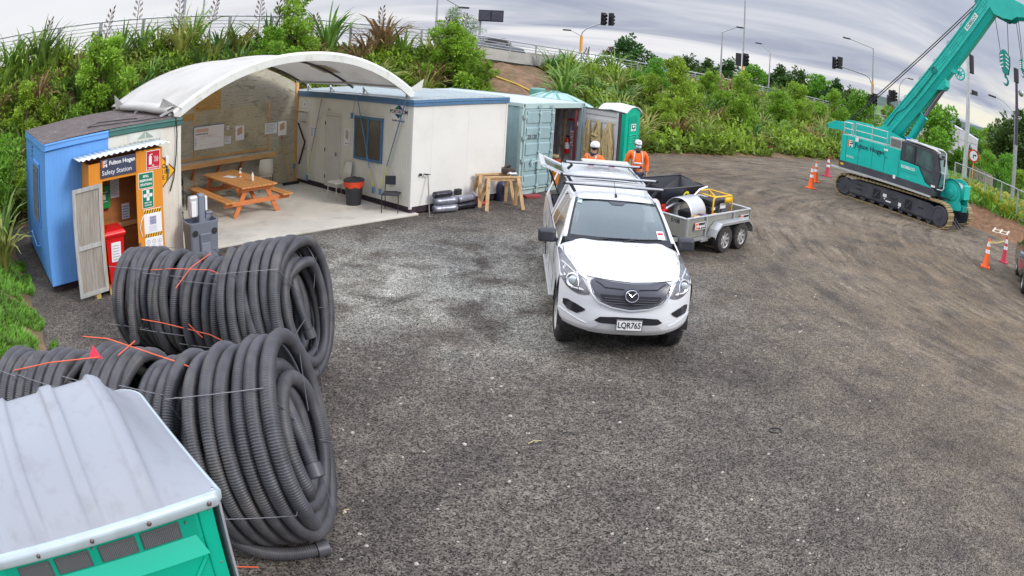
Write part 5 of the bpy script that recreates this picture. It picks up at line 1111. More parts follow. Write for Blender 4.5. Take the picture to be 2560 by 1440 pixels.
t = yard('black_case', 'small black case on top of the right hand rolls', 'case', 10.62, -.02, .36, 0); g = MB(); g.box(-.09,.09,-.06,.06,0,.16); g.build('body', BLKP, t, bevel=.02)
SAWW = mat('saw_timber', (.52,.34,.17), .7, var=.2, vs=2.5, stretch=(6,6,1), stain=(.33,.2,.09), ss=3, sa=.5)
def sawhorse(label, p, q, h=.86, spread=.26):
    t = yard('saw_horse', label, 'saw horse', p[0], p[1], 0, 0, 'timber saw horses by the cream cabin'); d = Vector((q[0]-p[0], q[1]-p[1], 0)); n_ = Vector((-d.y, d.x, 0)).normalized()
    g = MB(); g.bar(Vector((0,0,h-.05)) - d*.06, d*1.06 + Vector((0,0,h-.05)), .09, .045); g.bar(Vector((0,0,h-.10)) , d + Vector((0,0,h-.10)), .04, .09); g.build('top_rail', SAWW, t, bevel=.003)
    for e in (.06, .94):
        for s_ in (-1, 1): g = MB(); g.bar(d*e + n_*s_*.04 + Vector((0,0,h-.06)), d*(e+(.10 if e > .5 else -.10)) + n_*s_*spread, .045, .09, up=(d.x,d.y,0)); g.build('leg', SAWW, t, bevel=.003)
        g = MB(); g.bar(d*e - n_*.14 + Vector((0,0,h*.62)), d*e + n_*.14 + Vector((0,0,h*.62)), .02, .14); g.build('gusset', SAWW, t)
sawhorse('near timber saw horse in front of the cream end wall', (11.18,-.42), (12.0,-.80)); sawhorse('far timber saw horse between the cabin and the container', (11.30,.0), (12.18,-.30))
o = MB(); r = random.Random(8); o.grid([[(x*.05-.12+r.uniform(-.02,.02), y*.05-.1+r.uniform(-.02,.02), .02+.05*abs(sin(x*1.3)*cos(y*1.7))) for x in range(6)] for y in range(5)]); o = o.build('rag', WHS, smooth=2, thick=.005); o.location = AB(11.92,-.62,.84); tag(o, 'white crumpled rag on the end of the saw horses', 'rag')
o = MB(); o.box(-.18,.18,-.12,.12,0,.12); o.cyl((-.1,0,.12),(.05,0,.2),.05,10); o = o.build('circular_saw', mat('tool_dark',(.06,.045,.035),.5), bevel=.02); o.location = AB(12.05,-.35,.86); tag(o, 'small dark power saw on the far saw horse', 'power saw')
t = yard('pressure_bottle', 'dark gas bottle standing behind the far saw horse', 'bottle', 12.25, .05, 0); g = MB(); g.lathe((0,0,0),(0,0,1),[(0,0),(.12,0),(.13,.03),(.13,.42),(.07,.52),(.03,.54),(.03,.6)],20); g.build('body', mat('bottle_navy',(.03,.035,.08),.4), t, smooth=True)
o = MB(); o.box(-.16,.16,-.12,.12,0,.07); o = o.build('red_tool', REDP, bevel=.02); o.location = AB(11.55,.02,0); o.rotation_euler = (0,0,.5); tag(o, 'low red box under the saw horses', 'box')
o = MB(); o.box(-.24,.24,-.13,.13,0,.08); o = o.build('timber_block', mat('red_block',(.28,.05,.05),.7), bevel=.01); o.location = AB(13.30,-.12,0); o.rotation_euler = (0,0,AZ-.35); tag(o, 'dull red block lying in front of the container corner', 'block')

# ================================================================== COILS OF CORRUGATED PIPE
import numpy as np
PIPE = mat('pipe_black', (.068,.068,.078), .46, var=.3, vs=5, spec=.45, stain=(.16,.145,.125), ss=1.8, sa=.45)
def corrugated(path, r, n=10, per=.0225):
    """a corrugated tube swept along a smooth path: rings every 22 mm"""
    P = np.array(path, float); s = np.concatenate([[0], np.cumsum(np.linalg.norm(np.diff(P, axis=0), axis=1))])
    m = int(s[-1]/(per/3)); q = np.linspace(0, s[-1], m); C = np.stack([np.interp(q, s, P[:,i]) for i in range(3)], 1)
    T = np.gradient(C, axis=0); T /= np.linalg.norm(T, axis=1)[:,None]
    X = np.tile(np.array([1.0,0.02,0.01]), (m,1)); U = X - T*(X*T).sum(1)[:,None]; U /= np.linalg.norm(U, axis=1)[:,None]; V = np.cross(T, U)
    k = np.arange(m) % 3; rr = np.where(k == 0, r, np.where(k == 1, r, r*.80))
    a = np.linspace(0, 2*np.pi, n, endpoint=False)
    vs = C[:,None,:] + rr[:,None,None]*(U[:,None,:]*np.cos(a)[None,:,None] + V[:,None,:]*np.sin(a)[None,:,None])
    i = np.arange(m-1)[:,None]*n; j = np.arange(n)[None,:]; j2 = (j+1) % n
    f = np.stack([i+j, i+j2, i+n+j2, i+n+j], -1).reshape(-1, 4)
    return vs.reshape(-1,3), f, C
def np_mesh(name, vs, f, m, parent, smooth=False):
    me = bpy.data.meshes.new(name); me.vertices.add(len(vs)); me.vertices.foreach_set('co', vs.astype(np.float32).ravel())
    me.loops.add(f.size); me.loops.foreach_set('vertex_index', f.astype(np.int32).ravel()); me.polygons.add(len(f)); me.polygons.foreach_set('loop_start', np.arange(0, f.size, f.shape[1], dtype=np.int32))
    me.update(calc_edges=True); me.materials.append(m)
    if smooth: me.polygons.foreach_set('use_smooth', np.ones(len(f), bool))
    o = bpy.data.objects.new(name, me); COL.objects.link(o); o.parent = parent; return o
WIRE = mat('tie_wire', (.20,.20,.22), .5, .4); TWI = mat('orange_twine', (.85,.14,.06), .6); wildf = 1.3; COUP = mat('coupler_grey', (.075,.075,.085), .4)
def coil(label, x, y, R, w, turns, layers, seed, rp=.068, tails=(), group='coils of black corrugated drainage pipe', rz=0, wild=.03, lastn=None, tilt=.05):
    r = random.Random(seed); t = thing('pipe_coil', label, 'pipe coil', (x, y, 0), rz, group); pts = []
    th = r.uniform(0, 6.28); pitch = w/turns; cz0 = R; wild *= wildf
    for l in range(layers):
        Rl = R - rp - l*rp*1.93; nl = turns - (l % 2) if not lastn or l < layers-1 else lastn; sgn = 1 if l % 2 == 0 else -1
        for k in range(nl):
            oy, oz = r.gauss(0, wild), r.gauss(0, wild)*.8 + (abs(r.gauss(0, wild))*1.2 if l == 0 else 0); ph = r.uniform(0, 6.28); sway = r.gauss(0, wild*.8); er = r.gauss(0, wild*.5)
            for i in range(36):
                f_ = i/36; a = th + f_*2*pi
                bl = .5-.5*cos(2*pi*f_)
                xx = sgn*((k + f_ + .5)*pitch - w/2) + sway*bl*sin(a+ph)
                rad = Rl + er*bl; zz = cz0 + oz*bl + rad*sin(a)
                if zz < rp + l*rp*1.9: zz = rp + l*rp*1.9 + (zz - rp - l*rp*1.9)*.15
                zz *= .985; pts.append((xx, oy*bl + rad*cos(a), zz))
    if tails and tails[0]:   # smooth run-out of the outer free end
        pass
    P = np.array(pts); ker = np.ones(5)/5; ct_, st_ = cos(tilt), sin(tilt)
    def lean_(p): x, z = p[0], p[2]-R; return (x*ct_ - z*st_, p[1], max(rp, R + x*st_ + z*ct_ - (R - R*ct_) + .0))
    P = np.array([lean_(p) for p in P])
    Q = P.copy()
    for c in range(3): Q[2:-2,c] = np.convolve(P[:,c], ker, 'same')[2:-2]
    # Catmull-Rom for a rounder path
    fine = []
    for i in range(1, len(Q)-2):
        for u in (0, .25, .5, .75):
            p0,p1,p2,p3 = Q[i-1],Q[i],Q[i+1],Q[i+2]; fine.append(.5*((2*p1)+(-p0+p2)*u+(2*p0-5*p1+4*p2-p3)*u*u+(-p0+3*p1-3*p2+p3)*u**3))
    vs, f, C = corrugated(fine, rp); np_mesh('pipe', vs, f, PIPE, t)
    for a0 in (.6, 2.1, 3.3, 4.6, 5.7):
        a = a0 + r.uniform(-.2,.2); rr = R + .012; g = MB(); zc = max(.03, cz0 + rr*sin(a)+.0)
        ri = R - layers*rp*1.93
        g.tube([lean_(q_) for q_ in ((-w/2-.07, ri*cos(a), cz0+ri*sin(a)), (-w/2-.03, rr*cos(a), cz0+rr*sin(a)), (0, rr*cos(a+.05), cz0+rr*sin(a+.05)+.005), (w/2+.03, rr*cos(a+.08), cz0+rr*sin(a+.08)), (w/2+.07, ri*cos(a+.08), cz0+ri*sin(a+.08)))], .0045, 4); g.build('tie_wire', WIRE, t)
    for tl in tails:
        vs, f, C = corrugated(tl[:-1] if tl[-1] == 'cap' else tl, rp*.98); np_mesh('pipe_end', vs, f, PIPE, t)
        a, b = Vector(C[-6]), Vector(C[-1]); d = (b-a).normalized(); g = MB(); g.cyl(b - d*.01, b + d*.10, rp*1.12, 14); g.cyl(b+d*.1, b+d*.101, rp*.8, 14); g.build('coupler', COUP, t, smooth=True)
    return t
def bez(p, q, r_, s_, n=30):
    p, q, r_, s_ = map(Vector, (p,q,r_,s_)); return [tuple(p*(1-u)**3 + q*3*u*(1-u)**2 + r_*3*u*u*(1-u) + s_*u**3) for u in [i/n for i in range(n+1)]]
coil('small coil at the left end of the back row, beside the red bin', -5.17, 8.52, .76, .66, 5, 2, 1, tails=[bez((.0,-.30,1.36),(.12,-.62,1.25),(.16,-.86,.95),(.17,-.86,.52))], wild=.02, rz=.04)
coil('second coil from the left in the back row', -4.45, 8.36, .75, .66, 5, 2, 2, wild=.03)
coil('third coil from the left in the back row, under the twine knot', -3.74, 8.25, .76, .70, 5, 2, 3, wild=.03)
coil('large coil at the right end of the back row, its coiled face showing', -2.84, 7.86, .96, .84, 6, 5, 4, wild=.045, rz=.0, lastn=3, tilt=.20,
     tails=[bez((.16,.25,1.5),(.25,-.1,1.40),(.40,-.22,1.15),(.50,-.24,.86)), bez((-.25,-.55,1.55),(-.0,-.86,1.25),(.08,-.93,.98),(.10,-.94,.72))])
coil('large near coil at the right end of the front row, tail on the gravel', -2.06, 4.96, .90, .86, 6, 5, 5, wild=.04, rz=.10, lastn=4, tilt=.26,
     tails=[bez((-.25,-.66,.35),(.0,-.66,.12),(.28,-.50,.075),(.50,-.38,.075)), bez((.10,.30,1.42),(.26,.0,1.40),(.44,-.25,1.2),(.55,-.40,.98))])
coil('small coil in the middle of the front row, behind the near toilet roof', -2.98, 5.22, .75, .70, 5, 2, 6, wild=.035)
coil('small coil third from the right in the front row', -3.74, 5.20, .76, .68, 5, 2, 7, wild=.04)
coil('small coil fourth from the right in the front row', -4.44, 5.05, .74, .62, 4, 2, 8, wild=.04)
coil('coil at the far left of the front row, cut by the picture edge', -5.10, 4.95, .72, .62, 4, 2, 9, wild=.04)
def twine(label, pts, r=.0065):
    g = MB(); g.tube(pts, r, 5); return tag(g.build('twine', TWI), label, 'twine', 'orange twine tying the coils together')
twine('orange twine over the tops of the middle coils of the back row', [(-4.72,7.95,1.36),(-4.3,7.85,1.43),(-3.7,7.83,1.45),(-3.35,7.72,1.38)]); twine('orange twine crossing the knot on top of the back row', [(-4.15,7.63,1.25),(-4.0,7.85,1.46),(-3.85,8.2,1.55)])
twine('orange twine low across the fronts of the back row coils', [(-4.75,7.60,.80),(-4.4,7.58,.79),(-3.9,7.48,.78),(-3.6,7.44,.76),(-3.3,7.3,.74),(-3.0,7.12,.76)]); twine('short knotted twine end on the back row front', [(-3.92,7.47,.86),(-3.8,7.44,.78),(-3.7,7.42,.72)])
twine('orange twine over the tops of the front row coils', [(-4.2,5.35,1.52),(-3.8,5.3,1.56),(-3.3,5.2,1.54),(-2.85,5.1,1.52),(-2.5,5.0,1.5)]); twine('short twine knot sticking up on the front row', [(-3.55,5.1,1.50),(-3.4,5.25,1.60)])
twine('orange twine behind the near toilet roof', [(-4.9,4.65,1.35),(-4.3,4.75,1.48),(-3.7,4.95,1.53)]); twine('orange twine on the gravel beneath the near coil', [(-2.6,4.25,.03),(-2.3,4.2,.03),(-2.0,4.3,.02)])
g = MB(); g._a([(-3.85,4.95,1.50),(-3.68,4.98,1.50),(-3.78,4.97,1.63)], [(0,1,2)]); tag(g.build('marker_flag', mat('flag_pink',(.85,.06,.12),.6), thick=.004), 'small pink triangular marker flag behind the near toilet roof', 'flag')

# ================================================================== PORTABLE TOILETS
TEAL = mat('toilet_green', (.0,.42,.27), .38, var=.04, vs=2); TEALD = mat('toilet_green_deep', (.0,.33,.215), .4, var=.04); TROOF = mat('toilet_roof', (.29,.31,.35), .55, var=.03, vs=2, stain=(.19,.19,.19), ss=9, sa=.3); TRIM = mat('toilet_trim', (.42,.50,.53), .4, var=.04, stain=(.3,.34,.35), ss=5, sa=.5)
GRYV = mat('vent_grey', (.075,.08,.085), .6, var=.1, vs=3)
t = thing('portable_toilet', 'green portable toilet with a ribbed pale grey roof in the near left corner', 'toilet', (-1.29, 2.48, 0), AZ, None)
Wd, Dp, ZR = 1.56, 1.28, 2.2
g = MB(); g.box(-Wd+.05, -.05, .05, Dp-.05, .06, ZR-.02); g.build('wall', TEAL, t, bevel=.03)
g = MB(); g.box(-Wd, 0, 0, Dp, 0, .12); g.build('skid', TRIM, t, bevel=.02)
# pressed frame and slanting ledge of the front wall
g = MB(); g.box(-.12, -.03, .035, .06, .1, ZR-.03); g.build('corner_frame', TEAL, t, bevel=.012); g = MB(); g.box(-Wd+.03, -Wd+.12, .035, .06, .1, ZR-.03); g.build('corner_frame', TEAL, t, bevel=.012)
g = MB(); g.box(-1.42, -.14, .046, .05, 1.95, 2.115); g.build('vent_recess', TEALD, t)
g = MB(); g._a([(-1.40,.045,1.962),(-.16,.045,1.962),(-.12,.0,1.86),(-1.44,.0,1.86),(-1.46,.045,1.835),(-.10,.045,1.835)], [(0,1,2,3),(3,2,5,4)]); g.build('ledge', mat('toilet_green_light',(.0,.42,.28),.35,var=.03), t, fix=False)
g = MB(); g.tube([(-.14,.05,1.80),(-.42,.045,1.45),(-.6,.045,1.42)], .016, 6); g.tube([(-Wd+.14,.05,1.80),(-1.1,.045,1.45),(-.6,.045,1.42)], .016, 6); g.build('pressed_rib', TEAL, t, smooth=True)
for x0, x1 in ((-.48,-.24), (-.75,-.51), (-1.05,-.81), (-1.32,-1.08)):
    g = MB(); g.box(x0, x1, .036, .047, 1.975, 2.075); vo = g.build('vent', GRYV, t, bevel=.008); g = MB()
    for k in range(20): g.box(x0+.012+k*.0108, x0+.017+k*.0108, .033, .0362, 1.985, 2.065)
    g.build('louvre', mat('vent_line',(.14,.15,.16),.6), vo, fix=False)
# roof: flange, dome with raised ribs
g = MB()
def rim(z_, o):
    r_ = .16; return [(-Wd-o, -o, z_), (-.02, -o, z_), (o, .02, z_)] + [(o-r_+r_*cos(a), Dp+o-r_+r_*sin(a), z_) for a in [pi/2*k/6 for k in range(7)]] + [(-Wd-o, Dp+o, z_)]
def rcorner(x, y):
    r_ = .16; cx_, cy_ = -r_, Dp-r_
    if x > cx_ and y > cy_:
        d = hypot(x-cx_, y-cy_); q = max(x-cx_, y-cy_)
        if d > 1e-6: s_ = q/d; return cx_+(x-cx_)*s_, cy_+(y-cy_)*s_
    return x, y
g.grid([rim(ZR-.068, .018), rim(ZR-.055, .028), rim(ZR-.015, .03), rim(ZR+.01, .012), rim(ZR+.012, -.03)], closed=True); g.build('roof_flange', TRIM, t, smooth=True, bevel=.008)
ribs = [-.36, -.70, -1.06, -1.38]
def rz_(x, y):
    v = min(max(y/Dp, 0), 1); e = min(-x, Wd+x)
    h = .33*min(1, (sin(pi*min(v,1))**.8 if 0 < v < 1 else 0)*1.08)
    h *= sstep(e/.42)*.90 + .10*min(1, e/.05) if e > 0 else 0
    for rx in ribs:
        d = abs(x - rx); h += .028*sstep((.062-d)/.030)*min(1, v/.05)*min(1, (1-v)/.05)
    return ZR + .011 + h
xs = sorted(set([-Wd*i/40 for i in range(41)] + [rx + dx for rx in ribs for dx in (-.066,-.05,-.034,0,.034,.05,.066)]))
rows = [[(*rcorner(x, Dp*k/30), rz_(x, Dp*k/30)) for x in xs] for k in range(31)]
g = MB(); g.grid(rows); g.build('roof', TROOF, t, smooth=2)
BOLT = mat('bolt', (.20,.13,.14), .4, .6)
for bx in (-.07, -.42, -.77, -1.13, -1.48): g = MB(); g.lathe((bx,-.03,ZR-.03),(0,-1,0),[(.013,0),(.013,.006),(.006,.011),(0,.011)],12); g.build('bolt', BOLT, t, smooth=True)
for bx, bz in ((-.06,2.09),(-.06,1.75),(-.2,2.06),(-.78,2.08)): g = MB(); g.lathe((bx,.036,bz),(0,-1,0),[(.008,0),(.006,.006),(0,.006)],8); g.build('screw', CH, t)
g = MB(); g.box(.0, .014, .02, Dp-.02, .1, ZR-.08); g.build('side_edge', mat('edge_grey',(.32,.33,.36),.4), t)
# the far toilet beside the container
p_ = AB(20.1, 1.25)
t = thing('portable_toilet', 'green portable toilet with a white domed roof beside the open container door', 'toilet', p_, AZ+.12, None)
FW = 1.15; FZ = 2.12
g = MB(); g.box(-FW/2, FW/2, 0, 1.15, .1, FZ); g.build('wall', TEAL, t, bevel=.02)
g = MB(); g.prism([(-.55,FZ-.02),(.55,FZ-.02)] + [(.55*(1-k/6), FZ+.02+.2*(1-abs(1-k/6)**2.4)) for k in range(0,13)], .0, .03); g.build('gable', TEAL, t); g = MB(); g.box(-.33, .33, -.03, 0, .12, 1.95); g.prism([(.33*cos(k*pi/12), 1.95+.17*sin(k*pi/12)) for k in range(13)], -.03, 0); do = g.build('door', TEAL, t, bevel=.01)
g = MB(); g.prism([(-.24,1.80),(.24,1.80)] + [(.24*cos(k*pi/10), 1.96+.12*sin(k*pi/10)) for k in range(11)], -.045, -.031); g.build('door_panel', TEALD, do, bevel=.01)
g = MB(); g.box(-.17,.19,-.034,-.031,1.50,1.76); g.build('label_plate', WHT, do); g = MB(); g.box(-.13,.15,-.036,-.0345,1.58,1.73); g.build('label_dark', DARKM, do); g = MB(); g.ball((.01,-.036,1.66),.06,12,6,(1.5,.1,.8)); g.build('label_mark', WHS, do)
text('HIRE', .06, INKK, do, (.01,-.037,1.54), FR, ext=.0005)
g = MB()
for k in range(4): g.tube([(-.28,-.035,1.32-.09*k),(-.1,-.045,1.36-.09*k),(.1,-.045,1.36-.09*k),(.28,-.035,1.32-.09*k)], .022, 6)
g.build('pressed_rib', TEAL, do, smooth=True); g = MB(); g.box(.20,.27,-.06,-.031,1.0,1.14); g.build('latch', DARKM, do)
g = MB(); rows = []
for k in range(15):
    x = -FW/2-.04 + (FW+.08)*k/14; zz = FZ + .03 + .22*max(0, 1-abs(2*k/14-1)**2.4); rows.append([(x, -.05, zz), (x, .1, zz+.02), (x, .6, zz+.07), (x, 1.1, zz+.02), (x, 1.2, FZ)])
g.grid(rows); g.build('roof', mat('roof_white',(.78,.79,.80),.4,var=.02), t, smooth=2, thick=.03)
t2 = yard('portable_toilet_roof_unit', None, None, 0, 0); bpy.data.objects.remove(t2)

# ================================================================== SHIPPING CONTAINER
CBL = mat('container_blue', (.30,.43,.45), .5, var=.06, vs=2, stain=(.20,.30,.33), ss=1.4, sa=.55); CBT = mat('container_trim', (.42,.55,.54), .5, var=.05, stain=(.24,.34,.32), ss=2, sa=.5); CIN = mat('container_inner', (.62,.62,.62), .6, var=.06, stain=(.24,.22,.21), ss=2, sa=.5); RUST = mat('rust_red', (.17,.03,.035), .7, var=.15); RUBSLOT = mat('rubber_and_slot_dark', (.03,.025,.03), .7)
ct = yard('shipping_container', 'pale blue shipping container beside the cream cabin, its right door open', 'container', 13.15, .27)
CW, CD, CHt = 2.75, 6.0, 2.62
def corr(g, x, y0, y1, z0, z1, amp, side):
    n = int((y1-y0)/.28); row = []
    for i in range(n):
        y = y0 + (y1-y0)*i/n; s_ = (y1-y0)/n; row += [(x,y),(x,y+s_*.25),(x+amp*side,y+s_*.5),(x+amp*side,y+s_*.75)]
    row.append((x,y1))
    for a_, b_ in zip(row, row[1:]): g._a([(a_[0],a_[1],z0),(b_[0],b_[1],z0),(b_[0],b_[1],z1),(a_[0],a_[1],z1)], [(0,1,2,3)])
g = MB(); corr(g, .03, .12, CD-.1, .12, CHt-.1, .035, 1); g.build('left_wall', CBL, ct, fix=False, thick=.004)
g = MB(); corr(g, CW-.03, .12, CD-.1, .12, CHt-.1, .035, -1); g.build('right_wall', CIN, ct, fix=False, thick=.004)
g = MB(); row = []
for i in range(10):
    x = .1 + (CW-.2)*i/10; s_ = (CW-.2)/10; row += [(x, CD-.05), (x+s_*.25, CD-.05), (x+s_*.5, CD-.085), (x+s_*.75, CD-.085)]
for a_, b_ in zip(row, row[1:]): g._a([(a_[0],a_[1],.12),(b_[0],b_[1],.12),(b_[0],b_[1],CHt-.1),(a_[0],a_[1],CHt-.1)], [(0,1,2,3)])
g.build('back_wall', CIN, ct, fix=False)
g = MB(); g.box(.05, CW-.05, .1, CD-.06, CHt-.03, CHt-.01); g.build('roof', GALVR, ct)
g = MB(); g.box(.05, CW-.05, .02, CD-.06, .10, .15); g.build('floor', mat('container_floor',(.16,.11,.07),.8,var=.2,vs=3), ct)
g = MB(); g.box(0,.10,0,.12,.0,CHt); g.box(CW-.10,CW,0,.12,0,CHt); g.box(0,.07,CD-.1,CD,0,CHt); g.box(CW-.07,CW,CD-.1,CD,0,CHt)
g.box(.10,CW-.10,-.0,.10,CHt-.16,CHt-.005); g.box(0,.07,.12,CD-.1,CHt-.1,CHt); g.box(CW-.07,CW,.12,CD-.1,CHt-.1,CHt); g.box(.10,CW-.10,0,.10,0,.13); g.box(0,.06,.12,CD-.1,0,.13); g.build('frame', CBT, ct, bevel=.008)
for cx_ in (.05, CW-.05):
    for cz_ in (.06, CHt-.06): g = MB(); g.box(cx_-.07,cx_+.07,-.02,.12,cz_-.065,cz_+.065); co = g.build('corner_casting', CBT, ct, bevel=.01); g = MB(); g.box(cx_-.025,cx_+.025,-.024,-.0205,cz_-.035,cz_+.035); g.build('slot', RUBSLOT, co)  # each hole is a thin dark plate set on the casting face
def container_door(name, parent, M_, w_, inner=False):
    """one door leaf, hinge edge at x=0, outside towards -y"""
    d = bpy.data.objects.new(name, None); COL.objects.link(d); d.parent = parent; d.matrix_local = M_
    g = MB(); H0, H1 = .16, CHt-.18
    g.box(0, w_, 0, .05, H0, H1)
    g.build('leaf', CBL if not inner else CIN, d)
    g = MB(); nseg = 5; hs_ = (H1-H0)/nseg
    for k in range(nseg):
        z0 = H0 + hs_*k + .05; z1 = H0 + hs_*(k+1) - .05
        g._a([(.06,-.0,z0),(w_-.06,-.0,z0),(w_-.06,-.022,z0+.03),(.06,-.022,z0+.03),(w_-.06,-.022,z1-.03),(.06,-.022,z1-.03),(w_-.06,0,z1),(.06,0,z1)], [(0,1,2,3),(3,2,4,5),(5,4,6,7)])
    g.build('pressed_panel', CBL, d, fix=False, thick=.003)
    g = MB(); g.box(-.012,.03,-.02,.055,H0,H1); g.box(w_-.03,w_+.008,-.02,.055,H0,H1); g.box(.03,w_-.03,-.02,.055,H1-.03,H1); g.box(.03,w_-.03,-.02,.055,H0,H0+.03); g.build('leaf_frame', CBT, d, bevel=.004)
    if not inner:
        for xr in (w_*.47, w_*.90):
            g = MB(); g.cyl((xr,-.055,.04),(xr,-.055,CHt-.03), .018, 8); br = g.build('lock_rod', CBT, d, smooth=True)
            g = MB()
            for zz in (.22,.62,1.2,1.75,2.3): g.box(xr-.045,xr+.045,-.075,-.022,zz,zz+.05)
            pieces(g, 'rod_bracket', CBT, br, bevel=.006); g = MB()
            for zz in (.05, CHt-.09): g.box(xr-.035,xr+.035,-.08,-.03,zz-.02,zz+.05)
            pieces(g, 'rod_cam', CBT, br)
            g = MB(); g.bar((xr,-.085,.98),(xr-.38 if xr > w_*.6 else xr-.34,-.085,.93),.02,.045); g.box(xr-.30,xr-.24,-.09,-.022,.84,1.02); g.build('lock_handle', CBT, br)
    for zz in (.35, 1.0, 1.65, 2.25): g = MB(); g.box(-.075,.04,-.045,.0,zz-.045,zz+.045); g.cyl((-.02,-.05,zz-.06),(-.02,-.05,zz+.06),.022,8); pieces(g, 'hinge', CBT, d)
    return d
d = container_door('left_door', ct, Matrix.Translation((.09, -.03, 0)), 1.23)
text('25120', .155, INKK, d, (.30, -.026, 1.66), FR, ext=.001, bold=.004)
g = MB(); g.box(.52,.66,-.10,-.03,.72,.98); g.build('lock_box', CBT, d, bevel=.01)
MR = Matrix.Translation((CW+.02, -.02, 0)) @ Matrix.Rotation(radians(-91), 4, 'Z')   # swung right round, outside face to the right
d = bpy.data.objects.new('right_door', None); COL.objects.link(d); d.parent = ct; d.matrix_local = MR
g = MB(); g.box(0, 1.30, 0, .05, .16, CHt-.16); g.build('leaf', CIN, d)
g = MB(); g.box(-.01,.07,-.06,.06,.14,CHt-.14); g.box(1.23,1.31,-.06,.06,.14,CHt-.14); g.box(.07,1.23,-.03,-.0,CHt-.30,CHt-.14); g.box(.07,1.23,-.03,0,.14,.28); g.box(.07,1.23,-.022,0,CHt-.52,CHt-.42); g.build('leaf_frame', mat('door_grey',(.52,.54,.54),.5,var=.06,stain=(.35,.34,.33),ss=2,sa=.5), d, bevel=.006)
g = MB(); g.box(1.312,1.335,-.065,.065,.12,CHt-.12); g.box(-.01,1.31,-.065,.065,CHt-.138,CHt-.125); g.build('door_seal', RUBSLOT, d)
# slings and ropes hung on the inner face of that door (inner face looks to local -y)
SLING = mat('sling_cream', (.50,.40,.20), .85, var=.25, vs=9, stretch=(3,3,1), bump=.4, bs=30); SLINGY = mat('sling_yellow',(.72,.46,.04),.7); PURP = mat('sling_purple', (.14,.05,.20), .8, var=.3, vs=8, bump=.4, bs=30); ROPEB = mat('rope_brown', (.26,.20,.15), .9, var=.3, vs=20)
def door_pt(x, y, z): v = (AB(13.15, .27, 0)); M_ = Matrix.Translation(v) @ Matrix.Rotation(AZ, 4, 'Z') @ MR; return M_ @ Vector((x, y, z))
def hung(label, name, m_, hooks, r_=.035, M_=None, group=None, wob=.03, seed=0, cat='sling'):
    rr = random.Random(seed); t_ = thing(name, label, cat, (0,0,0), 0, group)
    if M_ is not None: t_.matrix_world = M_
    g = MB()
    for x, z0, w_, ln, k in hooks:
        for j in range(k):
            l_ = ln*rr.uniform(.82, 1.05); ww = w_*rr.uniform(.6,1.25); ox = rr.uniform(-.03,.03); oy = -.05 - rr.uniform(0,.08)
            g.tube([(x+ox, -.04, z0), (x-ww*.35+ox, oy, z0-l_*.25), (x-ww*.55+ox+rr.uniform(-wob,wob), oy, z0-l_*.6), (x-ww*.3+rr.uniform(-wob,wob), oy, z0-l_*.93), (x+ox+rr.uniform(-wob,wob), oy-.01, z0-l_), (x+ww*.3+rr.uniform(-wob,wob), oy, z0-l_*.92), (x+ww*.5+ox, oy, z0-l_*.5), (x+ww*.25, oy, z0-l_*.2), (x+ox, -.04, z0)], r_*rr.uniform(.75,1.1), 6)
    g.build('bundle', m_, t_, smooth=True); return t_
MD = Matrix.Translation(AB(13.15, .27, 0)) @ Matrix.Rotation(AZ, 4, 'Z') @ MR
hung('cream slings hanging at the hinge side of the open container door', 'lifting_sling', SLING, [(.22,2.12,.14,1.2,4),(.20,2.1,.12,1.8,3)], M_=MD, group=None, seed=1)
hung('knotted cream rope hanging in the middle of the open container door', 'lifting_sling', SLING, [(.55,2.14,.26,.9,4),(.62,2.1,.24,1.75,4)], M_=MD, seed=2)
hung('long cream slings hanging at the outer side of the open container door', 'lifting_sling', SLING, [(.98,2.14,.26,1.3,6),(1.03,2.1,.20,1.9,5)], M_=MD, seed=3)
t = thing('rope_knot', 'thick knotted ball of cream rope in the middle of the door slings', 'rope', (0,0,0)); t.matrix_world = MD
g = MB(); rr = random.Random(4)
for k in range(7): ph = rr.uniform(0,6.28); g.tube([(.57+.13*cos(a_+ph)*cos(k*.5), -.15+.05*sin(a_*2+ph), 1.62+.09*sin(a_)+.02*sin(k)) for a_ in [2*pi*i/12 for i in range(12)]], .03, 6, closed=True)
g.build('knot', SLING, t, smooth=True)
t = thing('yellow_sling', 'bright yellow sling hanging low at the hinge side of the open door', 'sling'); t.matrix_world = MD; g = MB(); g.bar((.28,-.09,1.45),(.27,-.09,.9),.07,.015,up=(0,1,0)); g.build('strap', SLINGY, t)
t = thing('blue_tag', 'small blue label tag hanging in the middle of the door', 'tag'); t.matrix_world = MD; g = MB(); g.box(.52,.66,-.16,-.15,1.12,1.30); g.build('plate', LBL, t)
# inside the container
MC = Matrix.Translation(AB(13.15, .27, 0)) @ Matrix.Rotation(AZ, 4, 'Z')
MCL = MC @ Matrix.Translation((CW-.30, 1.02, 0)) @ Matrix.Rotation(-pi/2.3, 4, 'Z')
hung('purple slings hanging inside the container behind the closed door', 'lifting_sling', PURP, [(0,2.15,.16,1.1,6),(.1,2.1,.1,1.0,3)], M_=MCL, seed=5, r_=.04)
hung('brown ropes hanging below the purple slings', 'rope_bundle', ROPEB, [(.02,1.2,.14,.8,6)], M_=MCL, seed=6, r_=.018, cat='rope')
MW = MC @ Matrix.Translation((CW-.07, 0, 0)) @ Matrix.Rotation(pi/2*-1, 4, 'Z')  # on the right inner wall, looking to the left
def wallthing(name, label, cat): t_ = thing(name, label, cat); t_.matrix_world = MW; return t_
g = MB(); g.box(-1.05,-.22,-.02,.0,.2,2.5); o = g.build('red_post', RUST); o.matrix_world = MC @ Matrix.Translation((CW-.13,.13,0)) @ Matrix.Scale(.14, 4, (1,0,0)); tag(o, 'dark red steel post just inside the open container doorway', 'post')
